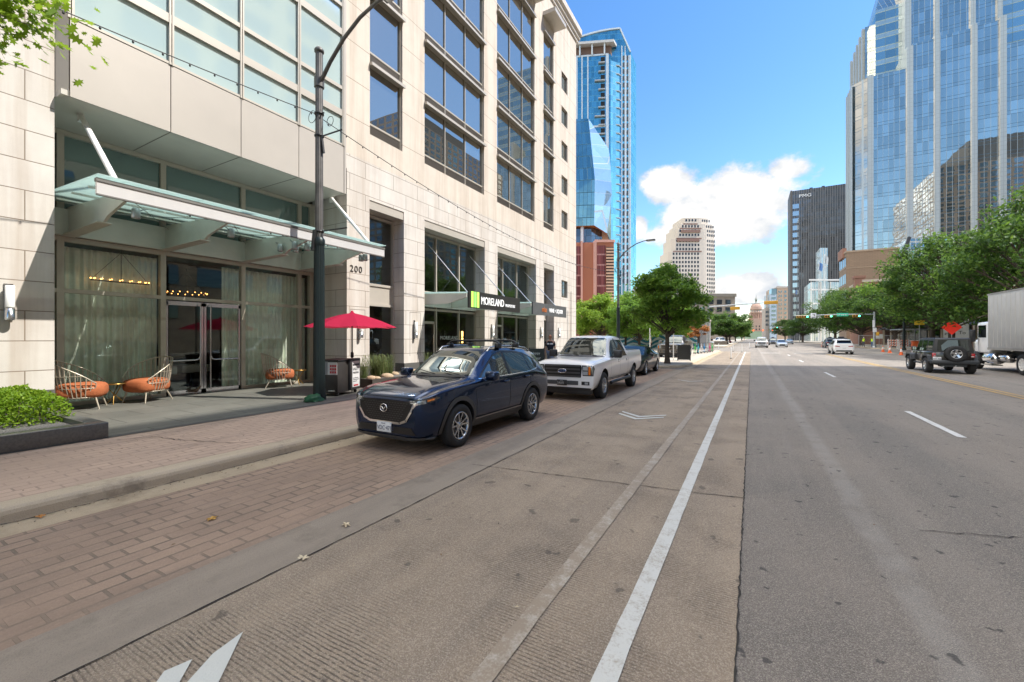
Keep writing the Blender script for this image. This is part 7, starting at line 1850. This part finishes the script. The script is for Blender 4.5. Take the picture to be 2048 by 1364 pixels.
person('worker facing the road in a lime vest and blue jeans by the signal pole', (18.55, 96.5, .15), R(-110), (.03, .03, .035), (.10, .19, .34), vest=(.52, .75, .04), pose='stand', group='road workers')
person('passer-by in a grey shirt before the blue mural', (-11.6, 58, .15), R(200), (.30, .29, .28), (.05, .05, .06), pose='walk')
person('passer-by in a red top beside the blue mural', (-13.6, 60, .15), R(20), (.34, .06, .05), (.06, .07, .1), pose='walk')
person('passer-by in black under the dark left oak', (-7.6, 103, .15), R(90), (.015, .015, .018), (.02, .02, .025), pose='walk')

# ================================================================== SIGNALS, SIGNS AND ROADWORKS
SIGY = M('signal_yellow', (.62, .33, .03), .5, 0, .08); SIGB = M('signal_black', (.015, .015, .016), .5); GREENL = M('green_light', (.05, .9, .55), .3, emit=3.0); REDL = M('red_light', (.9, .06, .03), .3, emit=1.6)
def signal_head(par, x, z, n, face, lit=True, dy=0, size=.36):
    L = size * n; m = MB(); m.bbox(x - L / 2, x + L / 2, dy - .12, dy + .12, z - .2, z + .2, .03); h = m.build('signal_head', SIGY, par)
    for i in range(n):
        cx_ = x - L / 2 + size * (i + .5); m = MB(); on = lit and i == n - 1
        m.lathe([(0, .122 * face), (.13, .123 * face)], (cx_, dy, z), 'y', 16); c = m.build('lamp', GREENL if on else SIGB); c.parent = h
        m = MB(); m.lathe([(.145, .12 * face), (.15, .30 * face)], (cx_, dy, z), 'y', 16); c = m.build('visor', SIGB if not on else M('hood_green_glow', (.03, .35, .22), .5)); c.parent = h  # hood of the lit lamp coloured green, its glow painted in
    return h
t = thing('traffic_signal', 'grey signal mast on the left corner with two yellow heads seen from behind', 'traffic signal', (-4.85, 60.4, .15))
m = MB(); m.tube([(0, 0, 0), (0, 0, 5.95)], [.15, .11], 12); m.lathe([(.26, 0), (.26, .06), (.17, .2)], n=12); m.build('pole', GALV, t)
m = MB(); m.tube([(0, 0, 5.65), (2.5, 0, 5.78), (7.4, 0, 6.0)], [.10, .08, .05], 10); m.build('arm', GALV, t)
signal_head(t, 3.05, 5.38, 3, 1, False); signal_head(t, 6.9, 5.95, 4, 1, False)
m = MB(); m.bar((3.05, 0, 5.5), (3.05, 0, 5.8), .05); m.box(-.35, -.12, -.15, .15, 2.3, 3.1); m.box(.12, .3, -.18, .18, 2.5, 3.0); m.build('bracket', GALV, t)
t = thing('traffic_signal', 'signal mast on the right corner with green lights and a street name sign', 'traffic signal', (17.9, 91.7, .15))
m = MB(); m.tube([(0, 0, 0), (0, 0, 6.0)], [.19, .15], 12); m.lathe([(.3, 0), (.3, .06), (.2, .25)], n=12); m.build('pole', GALV, t)
m = MB(); m.tube([(0, 0, 5.6), (-5, 0, 5.68), (-11.2, 0, 5.6)], [.11, .09, .06], 10); m.build('arm', GALV, t)
signal_head(t, -9.95, 5.4, 5, -1); signal_head(t, -6.2, 5.4, 3, -1); signal_head(t, -2.35, 5.35, 3, -1)
m = MB(); m.bbox(-8.75, -7.95, -.08, -.04, 5.15, 6.0, .01); sg = m.build('turn_sign', M('sign_face', (.72, .73, .74), .5), t)
m = MB(); m.tube([(-8.5, -.09, 5.8), (-8.2, -.09, 5.8), (-8.2, -.09, 5.45)], .05, 4); m.box(-8.62, -8.05, -.086, -.082, 5.22, 5.3); m.build('arrow', SIGB).parent = sg
m = MB(); m.bbox(-5.05, -3.45, -.08, -.04, 5.35, 5.9, .01); sg = m.build('name_sign', M('sign_green', (.01, .34, .20), .5, emit=.1), t)
text_mb('W 3rd St', .34, frame_to((-4.95, -.085, 5.5), (1, 0, 0), (0, 0, 1)), .004).build('lettering', WHITEP).parent = sg
m = MB(); m.box(-.28, .02, -.26, -.18, 3.4, 4.6); m.box(-.25, .25, -.26, -.2, 2.6, 3.3); m.build('notice', M('sign_face', (.7, .7, .7)), t)
m = MB(); m.bbox(.22, .6, -.2, .1, 2.0, 2.6, .03); m.build('pedestrian_signal', SIGY, t)
t = thing('traffic_signal', 'far signal mast with red and green lights down the street', 'traffic signal', (16.8, 205, .15))
m = MB(); m.tube([(0, 0, 0), (0, 0, 6.0)], .16, 8); m.tube([(0, 0, 5.7), (-9, 0, 6.0)], [.1, .06], 8); m.build('pole', GALV, t); signal_head(t, -8, 5.8, 3, -1); signal_head(t, -4, 5.7, 3, -1)
t = thing('traffic_signal', 'red lit signal bar across the far end of the street', 'traffic signal', (-4, 300, .15))
m = MB(); m.tube([(0, 0, 0), (0, 0, 6.5)], .16, 8); m.tube([(0, 0, 6.0), (16, 0, 6.3)], [.1, .06], 8); m.build('pole', M('signal_red_arm', (.5, .10, .05), .5), t)
for x in (5, 10, 15): m = MB(); m.bbox(x - .5, x + .5, -.15, .15, 5.6, 6.5, .05); h = m.build('signal_head', SIGY, t); m = MB(); m.lathe([(0, -.16), (.35, -.16)], (x, 0, 6.05), 'y', 12); m.build('lamp', REDL).parent = h
# roadwork cones and barrels
CONE = M('cone_orange', (.72, .13, .03), .6); REFL = M('cone_white', (.75, .75, .74), .4)
def cone(label, x, y, first=[None]):
    if first[0] is None:
        t = thing('traffic_cone', label, 'cone', (x, y, 0), 0, 'traffic cones along the right kerb'); m = MB(); m.lathe([(.17, .03), (.10, .42), (.085, .48), (.055, .66), (.035, .78), (0, .79)], n=18); m.bbox(-.21, .21, -.21, .21, 0, .04, .01); m.build('cone_body', CONE, t)
        m = MB(); m.lathe([(.093, .46), (.062, .64)], n=18); m.lathe([(.118, .36), (.100, .43)], n=18); m.build('reflective_collar', REFL, t); first[0] = t
    else: t = copy_tree(first[0]); t.location = (x, y, 0); t['label'] = label
cone('left one of the orange cones between the white electric SUV and the off-roader', 14.6, 70.4); cone('middle one of the orange cones left of the off-roader', 14.35, 66.2); cone('orange cone nearest the front wheel of the off-roader', 13.75, 59.2)
first = None
for i, (x, y, lab) in enumerate(((12.9, 108, 'orange striped barrel right behind the blue grey hatch'), (13.5, 104, 'second orange striped barrel from the blue grey hatch'), (14.1, 100, 'third orange striped barrel from the blue grey hatch'), (14.6, 96, 'orange striped barrel nearest the black SUV'))):
    if first is None:
        t = thing('traffic_barrel', lab, 'barrel', (x, y, 0), 0, 'striped barrels along the works'); m = MB(); m.lathe([(.29, .05), (.27, .30), (.26, .31), (.25, .62), (.24, .63), (.22, .98), (.1, 1.0), (0, 1.0)], n=18); m.lathe([(.38, 0), (.38, .06), (.3, .1)], n=18); m.build('barrel_body', CONE, t)
        m = MB(); m.lathe([(.277, .22), (.272, .38)], n=18); m.lathe([(.257, .56), (.25, .72)], n=18); m.build('reflective_band', REFL, t); first = t
    else: t = copy_tree(first); t.location = (x, y, 0); t['label'] = lab
def post_sign(label, x, y, z, w, h, mat, shape='rect', lines=(), cat='sign', post=GALV, rz=0):
    t = thing('road_sign', label, cat, (x, y, .15), rz); m = MB(); m.tube([(0, .03, 0), (0, .03, z + h * .3)], .035, 8); m.build('post', post, t); m = MB()
    if shape == 'diamond': m.prism([(-w / 2, z), (0, z - w / 2), (w / 2, z), (0, z + w / 2)], 'y', -.03, -.01)
    else: m.bbox(-w / 2, w / 2, -.035, -.01, z - h / 2, z + h / 2, .008)
    p = m.build('panel', mat, t)
    if lines:
        m = MB()
        for tx, s, dx, dz in lines: b = text_mb(tx, s, frame_to((dx, -.04, z + dz), (1, 0, 0), (0, 0, 1)), .002); m.add(b.v, b.f)
        m.build('lettering', SIGB).parent = p
    return t
post_sign('red diamond roadwork sign standing before a tree trunk', 17.95, 60.3, 2.75, 1.55, 1.5, M('sign_red_orange', (.75, .035, .02), .6, emit=.1), 'diamond')
post_sign('yellow warning board on a post left of the white notice boards', 18.6, 72.5, 3.6, .95, .62, M('sign_yellow', (.75, .50, .03), .6))
post_sign('small white notice beside the workers at the fence', 19.7, 97.5, 1.9, 1.0, .8, M('sign_face', (.7, .7, .7)))
post_sign('slim blank signpost in front of the grey brown pickup', -5.15, 34.0, 2.1, .06, .5, GALV, post=WHITEP)
post_sign('white post standing right of the far street lamp', -9.0, 44.5, 2.4, .08, .5, WHITEP, post=WHITEP)
t = thing('notice_board', 'white boards with black lettering behind the red diamond sign', 'sign', (21.2, 70.5, .15))
m = MB(); m.box(-.95, 1.25, -.04, 0, 1.0, 4.0); m.build('board', M('sign_face', (.7, .7, .7)), t)
m = MB()
for tx, s, x, z in (('N Y C', .5, -.85, 3.3), ('open', .3, -.85, 2.8), ('daily', .3, .2, 2.8), ('To', .55, .35, 2.1), ('go', .35, -.85, 2.1)): b = text_mb(tx, s, frame_to((x, -.045, z), (1, 0, 0), (0, 0, 1)), .003); m.add(b.v, b.f)
m.build('lettering', SIGB, t); m = MB()
for x in (-.8, 1.1): m.box(x - .05, x + .05, 0, .08, 0, 4.0)
m.build('posts', GALV, t)
# fence, shelter and shop row behind them
t = thing('wire_fence', 'grey temporary wire fence behind the two workers', 'fence', (17.8, 103, .15))
for i in range(5):
    m = MB(); x0 = i * 2.4; m.tube([(x0, 0, 0), (x0, 0, 2.1), (x0 + 2.3, 0, 2.1), (x0 + 2.3, 0, 0)], .035, 6); m.tube([(x0, 0, .2), (x0 + 2.3, 0, .2)], .03, 5)
    for k in range(12): m.tube([(x0 + k * .19, 0, .2), (x0 + k * .19 + .15, 0, 2.1)], .006, 3); m.tube([(x0 + k * .19 + .15, 0, .2), (x0 + k * .19, 0, 2.1)], .006, 3)
    m.build('panel', GALV, t); m = MB(); m.box(x0 - .3, x0 + .3, -.25, .25, 0, .1); m.build('foot', GREYM, t)
t = thing('bus_shelter', 'flat roofed shelter with a dark green post left of the off-roader', 'shelter', (17.95, 76, .15))
m = MB(); m.tube([(0, 0, 0), (0, 0, 4.4)], [.16, .13], 10); m.lathe([(.26, 0), (.26, .1), (.18, .3)], n=10); m.build('post', POLE_D, t)
m = MB(); m.bbox(-.3, 2.6, .3, 5.5, 2.75, 2.88, .03); m.build('roof', M('shelter_roof', (.30, .33, .35), .4, .5), t)
m = MB(); m.box(2.4, 2.5, .5, 5.3, .2, 2.7); m.build('back_panel', CARGLASS2, t)
for y in (.6, 2.9, 5.2): m = MB(); m.box(2.35, 2.5, y - .06, y + .06, 0, 2.75); m.build('leg', GREYM, t)
m = MB(); m.box(1.8, 2.3, 1, 4.8, .42, .48); m.box(2, 2.1, 1.2, 1.3, 0, .42); m.box(2, 2.1, 4.5, 4.6, 0, .42); m.build('bench', WOODF, t)
first = None
for i, (x, y, lab) in enumerate(((18.2, 82.5, 'striped barricade left of the shelter post'), (18.9, 80.2, 'striped barricade directly under the shelter roof'))):
    if first is None:
        t = thing('barricade', lab, 'barricade', (x, y, .15), 0, 'striped barricades')
        for s in (-1, 1): m = MB(); m.bar((s * .5, -.3, 0), (s * .5, 0, 1.5), .06); m.bar((s * .5, .3, 0), (s * .5, 0, 1.5), .06); m.build('leg', WHITEP, t)
        for z in (.45, .8, 1.15):
            m = MB(); m.box(-.6, .6, -.05 - .0, .0, z, z + .22); b = m.build('rail', REFL, t); m = MB()
            for k in range(4): m.add([(-.58 + k * .3, -.056, z), (-.43 + k * .3, -.056, z), (-.33 + k * .3, -.056, z + .22), (-.48 + k * .3, -.056, z + .22)], [(0, 1, 2, 3)])
            m.build('stripes', CONE).parent = b
        first = t
    else: t = copy_tree(first); t.location = (x, y, .15); t['label'] = lab
m = MB(); m.bbox(-.5, .5, -.4, .4, 0, 1.15, .05); m.bbox(-.55, .55, -.45, .45, 1.15, 1.25, .03); o = m.build('water_barrier', CONE); o.location = (19.6, 77.5, .15); tag(o, 'solid orange plastic block beside the shelter post', 'barrier')
sh = thing('shop_row', 'brown brick shop row behind the trees on the right pavement', 'building', (30, 90, .15))
wpart(rect_prism(27, 45, 47, 131, .15, 9.5), 'wall', brick_mat('brown_brick', (.21, .125, .085), (.18, .105, .075), (.14, .10, .08), .6, .25, .02, .5, .85, 'wall', .2, 0), sh)
for k in range(14):
    y = 49 + k * 5.8
    wpart(rect_prism(26.9, 27.1, y, y + 3.6, .6, 3.6), 'shop_window', CARGLASS2, sh); wpart(rect_prism(26.75, 27, y + 4.2, y + 4.6, .15, 8.6), 'pilaster', M('cream_pilaster', (.42, .36, .27), .8), sh)
    wpart(rect_prism(26.9, 27.1, y + .4, y + 1.6, 5.2, 7.6), 'window', CARGLASS2, sh); wpart(rect_prism(26.9, 27.1, y + 2.2, y + 3.4, 5.2, 7.6), 'window', CARGLASS2, sh)
    m = MB(); m.add([(27, y - .2, 4.4), (27, y + 3.8, 4.4), (25.6, y + 3.8, 3.7), (25.6, y - .2, 3.7), (27, y - .2, 4.32), (27, y + 3.8, 4.32), (25.6, y + 3.8, 3.5), (25.6, y - .2, 3.5)], [(0, 1, 2, 3), (4, 7, 6, 5), (2, 6, 7, 3), (0, 3, 7, 4), (1, 5, 6, 2)]); wpart(m, 'awning', M('awning_dark', (.035, .04, .05), .8), sh)
wpart(rect_prism(26.8, 45.2, 46.8, 131.2, 9.5, 10), 'parapet', M('cream_pilaster', (.42, .36, .27)), sh)

# ---- plaza behind the street tree
t = thing('mural_wall', 'low wall painted with blue and white waves behind the trees', 'wall', (-12, 66, .15))
n_ = NT('wave_mural'); p_ = n_.pos(); s_ = n_.n('SeparateXYZ'); n_.link(p_, s_.inputs[0])
wv = n_.math('SINE', n_.math('ADD', n_.math('MULTIPLY', n_.math('ADD', s_.outputs[2], n_.math('MULTIPLY', n_.math('SINE', n_.math('MULTIPLY', s_.outputs[0], 1.7)), .45)), 9), n_.math('MULTIPLY', n_.noise(p_, .8, 2), 5)))
c_ = n_.mix(n_.ramp(wv, .1, .3), (.015, .10, .20), (.55, .66, .70)); c_ = n_.mix(n_.ramp(wv, -.9, -.6), (.02, .24, .33), c_); n_.base(c_); n_.p(Roughness=.7)
m = MB(); m.box(-8, 5.2, -.15, .15, 0, 3.1); m.build('wall', n_.mat, t); m = MB(); m.box(-8.1, 5.3, -.2, .2, 3.1, 3.2); m.build('coping', WHITEP, t)
t = thing('low_building', 'plain grey concrete wall block beside the blue mural', 'building', (-10.2, 80, .15)); m = MB(); m.box(-4, 3.5, 0, 8, 0, 4.7); m.build('wall', M('concrete_grey', (.27, .26, .25), .85, 0, .15, .6), t); m = MB(); m.box(-4.1, 3.6, -.1, 8.1, 4.7, 5.0); m.build('parapet', WALKC, t); m = MB(); m.box(1.2, 2.4, -.06, .02, 0, 2.3); m.build('door', BLACKP, t)
t = thing('seat_wall', 'low stone seat wall under the dark left oak', 'wall', (-7.4, 112, .15)); m = MB(); m.bbox(-4.5, 2.4, -.3, .3, 0, .75, .03); m.build('wall', M('seat_stone', (.22, .18, .14), .85, 0, .2, 2), t); m = MB(); m.bbox(-4.6, 2.5, -.36, .36, .75, .85, .02); m.build('coping', WALKC, t)
def a_board(label, x, y, rz, w, h, mat, lines=()):
    t = thing('sandwich_board', label, 'sandwich board', (x, y, .155), rz, None)
    for s in (1, -1):
        m = MB(); a = .22; m.add([(s * a, -w / 2, .06), (s * a, w / 2, .06), (s * .03, w / 2, h), (s * .03, -w / 2, h), (s * (a + .03), -w / 2, .06), (s * (a + .03), w / 2, .06), (s * .06, w / 2, h), (s * .06, -w / 2, h)], [(0, 1, 2, 3), (4, 7, 6, 5), (0, 4, 5, 1), (1, 5, 6, 2), (2, 6, 7, 3), (3, 7, 4, 0)])
        p = m.build('board', mat, t)
        for yy in (-w / 2, w / 2): m = MB(); m.bar((s * (a + .05), yy, 0), (s * .045, yy, h + .02), .05, .04); m.build('frame', BLACKP, t)
        if s == 1 and lines:
            m = MB(); up = Vector((-(a - .03), 0, h - .06)).normalized()
            for tx, sz, dy, dz in lines: b = text_mb(tx, sz, frame_to(Vector((a + .034, dy, .06)) + up * dz, (0, 1, 0), up), .002); m.add(b.v, b.f)
            m.build('chalk_lettering', M('chalk', (.55, .62, .58), .9)).parent = p
a_board('chalkboard sandwich board with an arrow beside the man in the polo', -9.3, 19.0, R(-60), .72, 1.15, M('chalkboard', (.014, .022, .018), .7), (('Happy', .17, -.28, .82), ('Hour', .2, -.24, .56), ('here', .15, -.2, .36), ('\u2190', .26, -.26, .12)))
a_board('plain black sandwich board between the street tree and the pickup', -4.35, 33.6, R(-80), .85, 1.15, M('board_black', (.03, .028, .026), .6))
# scooters and litter bin
def scooter(label, x, y, rz, col, nm):
    t = thing('rental_scooter', label, 'scooter', (x, y, .155), rz, 'parked rental scooters'); P = M('scooter_' + nm, col, .4)
    m = MB(); m.bbox(-.32, .34, -.08, .08, .10, .16, .02); m.build('deck', BLACKP, t); m = MB(); m.tube([(.40, 0, .16), (.30, 0, 1.08)], .032, 8); m.build('stem', P, t)
    m = MB(); m.tube([(.30, -.25, 1.1), (.29, 0, 1.09), (.30, .25, 1.1)], .02, 8); m.build('handlebar', BLACKP, t); m = MB(); m.bbox(.32, .46, -.09, .09, .45, .75, .03); m.build('front_panel', P, t)
    for wx in (.44, -.42): m = MB(); m.lathe([(.06, -.02), (.10, -.022), (.11, 0), (.10, .022), (.06, .02)], (wx, 0, .11), 'y', 16); m.build('wheel', RUBBER, t); m = MB(); m.tube([(wx - .1, 0, .24), (wx, 0, .25), (wx + .1, 0, .2)], .03, 6); m.build('mudguard', P, t)
for i, (c, nm) in enumerate((((.10, .45, .08), 'green'), ((.05, .35, .45), 'teal'), ((.6, .6, .62), 'white'), ((.05, .28, .6), 'blue'), ((.55, .6, .65), 'silver'), ((.6, .12, .25), 'pink'), ((.12, .5, .2), 'lime'))):
    scooter('%s rental scooter in the row on the pavement' % nm, -5.05 + i * .17, 46.8 + i * 1.25, R(-75), c, nm)
t = thing('litter_bin', 'pale litter bin at the end of the scooter row', 'bin', (-4.3, 57.6, .155)); m = MB(); m.lathe([(.28, 0), (.30, .05), (.32, 1.0), (.34, 1.05)], n=18); m.build('bin_body', M('bin_beige', (.42, .40, .36), .6), t); m = MB(); m.lathe([(.35, 1.05), (.35, 1.12), (.2, 1.2), (0, 1.22)], n=18); m.build('lid', GREYM, t)
# white flexible posts along the lane
for i, (x, y, lab) in enumerate(((-1.55, 41.6, 'white flexible post nearest on the lane line'), (-2.1, 62.8, 'white flexible post left of the lane line'), (-1.05, 60.6, 'white flexible post right of the nearest one'), (-4.0, 66.0, 'white flexible post closest to the left signal mast'), (-.3, 83.0, 'farthest white flexible post beside the oncoming pickup'))):
    t = thing('flexible_post', lab, 'bollard', (x, y, .01), 0, 'white flexible posts'); m = MB(); m.lathe([(.04, .05), (.04, .98), (.03, 1.0), (0, 1.0)], n=10); m.build('post', WHITEP, t); m = MB(); m.lathe([(.11, 0), (.11, .03), (.05, .06)], n=12); m.build('base', BLACKP, t); m = MB(); m.lathe([(.0415, .75), (.0415, .83)], n=10); m.build('reflective_band', REFL, t)
# ================================================================== LIGHT, SKY, CAMERA
SUN_DIR = Vector((1, .36, 1.3)).normalized()      # towards the sun
el = math.asin(SUN_DIR.z); az = math.atan2(SUN_DIR.x, SUN_DIR.y)
su = bpy.data.lights.new('sun', 'SUN'); su.energy = SUNE; su.angle = R(.5); su.color = (1, .95, .87)
so = bpy.data.objects.new('sun', su); COL.objects.link(so)
so.rotation_euler = (-SUN_DIR).to_track_quat('-Z', 'Y').to_euler(); so.location = (30, 10, 60)
w = bpy.data.worlds.new('World'); S.world = w; w.use_nodes = True
nt = w.node_tree; nt.nodes.clear()
def N(k, **kw):
    x = nt.nodes.new('ShaderNode' + k)
    for a, b in kw.items(): setattr(x, a, b)
    return x
sky = N('TexSky', sky_type='NISHITA'); sky.sun_disc = False; sky.sun_elevation = el; sky.sun_rotation = az
sky.air_density = 1.15; sky.dust_density = .25; sky.ozone_density = 2.5
tc = N('TexCoord'); D = tc.outputs['Generated']
def ma(op, a, b=0.0, c=False):
    x = N('Math', operation=op, use_clamp=c)
    for i, v in enumerate((a, b)):
        if isinstance(v, bpy.types.NodeSocket): nt.links.new(v, x.inputs[i])
        else: x.inputs[i].default_value = v
    return x.outputs[0]
sep = N('SeparateXYZ'); nt.links.new(D, sep.inputs[0])
# cumulus banks placed by compass bearing (degrees from the street axis) and elevation
azm = ma('ARCTAN2', sep.outputs[0], sep.outputs[1]); elv = ma('ARCSINE', sep.outputs[2])
acc = None
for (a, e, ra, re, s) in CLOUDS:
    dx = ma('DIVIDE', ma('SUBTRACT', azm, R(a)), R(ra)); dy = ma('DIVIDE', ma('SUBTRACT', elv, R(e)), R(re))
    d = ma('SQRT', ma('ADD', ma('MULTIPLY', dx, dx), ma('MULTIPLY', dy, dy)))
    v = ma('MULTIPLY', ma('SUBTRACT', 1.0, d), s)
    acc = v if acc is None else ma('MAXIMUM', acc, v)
mp = N('Mapping'); mp.inputs['Scale'].default_value = (1, 1, 1.35); nt.links.new(D, mp.inputs['Vector'])
n1 = N('TexNoise'); nt.links.new(mp.outputs[0], n1.inputs['Vector']); n1.inputs['Scale'].default_value = 13; n1.inputs['Detail'].default_value = 9; n1.inputs['Roughness'].default_value = .66
dens = ma('ADD', ma('MAXIMUM', acc, -1.2), ma('MULTIPLY', ma('SUBTRACT', n1.outputs[0], .5), 2.3))
mr = N('MapRange'); mr.interpolation_type = 'SMOOTHSTEP'; nt.links.new(dens, mr.inputs[0]); mr.inputs[1].default_value = -.05; mr.inputs[2].default_value = .55
n2 = N('TexNoise'); nt.links.new(mp.outputs[0], n2.inputs['Vector']); n2.inputs['Scale'].default_value = 17; n2.inputs['Detail'].default_value = 6
mr2 = N('MapRange'); nt.links.new(ma('ADD', ma('MULTIPLY', dens, .30), n2.outputs[0]), mr2.inputs[0]); mr2.inputs[1].default_value = .42; mr2.inputs[2].default_value = .82
cc = N('Mix', data_type='RGBA'); nt.links.new(mr2.outputs[0], cc.inputs[0])
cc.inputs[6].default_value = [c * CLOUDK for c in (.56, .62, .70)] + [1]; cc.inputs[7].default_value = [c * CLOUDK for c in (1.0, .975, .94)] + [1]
hs = N('HueSaturation'); nt.links.new(sky.outputs[0], hs.inputs['Color']); hs.inputs['Saturation'].default_value = SKYSAT; hs.inputs['Value'].default_value = SKYV; hs.inputs['Hue'].default_value = .503
# unseen cloud overhead and behind, added as fill light, is brighter and warmer
hi = N('MapRange'); nt.links.new(ma('MAXIMUM', sep.outputs[2], ma('MULTIPLY', sep.outputs[1], -1.0)), hi.inputs[0]); hi.inputs[1].default_value = .6; hi.inputs[2].default_value = .8; hi.inputs[3].default_value = 1; hi.inputs[4].default_value = CLOUDFILL
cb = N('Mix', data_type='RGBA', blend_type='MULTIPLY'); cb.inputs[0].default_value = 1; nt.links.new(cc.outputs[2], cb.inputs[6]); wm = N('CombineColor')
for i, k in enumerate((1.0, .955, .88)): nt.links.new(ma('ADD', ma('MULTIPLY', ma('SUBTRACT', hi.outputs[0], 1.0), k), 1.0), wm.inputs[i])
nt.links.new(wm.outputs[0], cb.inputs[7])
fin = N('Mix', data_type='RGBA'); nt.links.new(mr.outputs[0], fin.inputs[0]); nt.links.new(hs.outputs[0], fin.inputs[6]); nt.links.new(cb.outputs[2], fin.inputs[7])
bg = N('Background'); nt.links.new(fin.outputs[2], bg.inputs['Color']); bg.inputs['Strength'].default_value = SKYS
ow = N('OutputWorld'); nt.links.new(bg.outputs[0], ow.inputs['Surface'])
cam = bpy.data.cameras.new('camera'); co = bpy.data.objects.new('camera', cam); COL.objects.link(co)
co.location = (0, 0, 1.85); co.rotation_euler = (R(90), 0, R(29.4025))
cam.sensor_width = 36; cam.lens = 850 / 2048 * 36; cam.shift_y = -7 / 2048; cam.clip_end = 8000; cam.clip_start = .05
S.camera = co
S.view_settings.view_transform = 'Standard'; S.view_settings.look = 'None'; S.view_settings.exposure = EXPO; S.view_settings.gamma = 1
S.cycles.max_bounces = 8; S.cycles.glossy_bounces = 4; S.cycles.transparent_max_bounces = 16; S.cycles.diffuse_bounces = 4
S.cycles.use_denoising = True; S.cycles.sample_clamp_indirect = 6; S.cycles.caustics_reflective = False; S.cycles.caustics_refractive = False
S.render.use_persistent_data = False
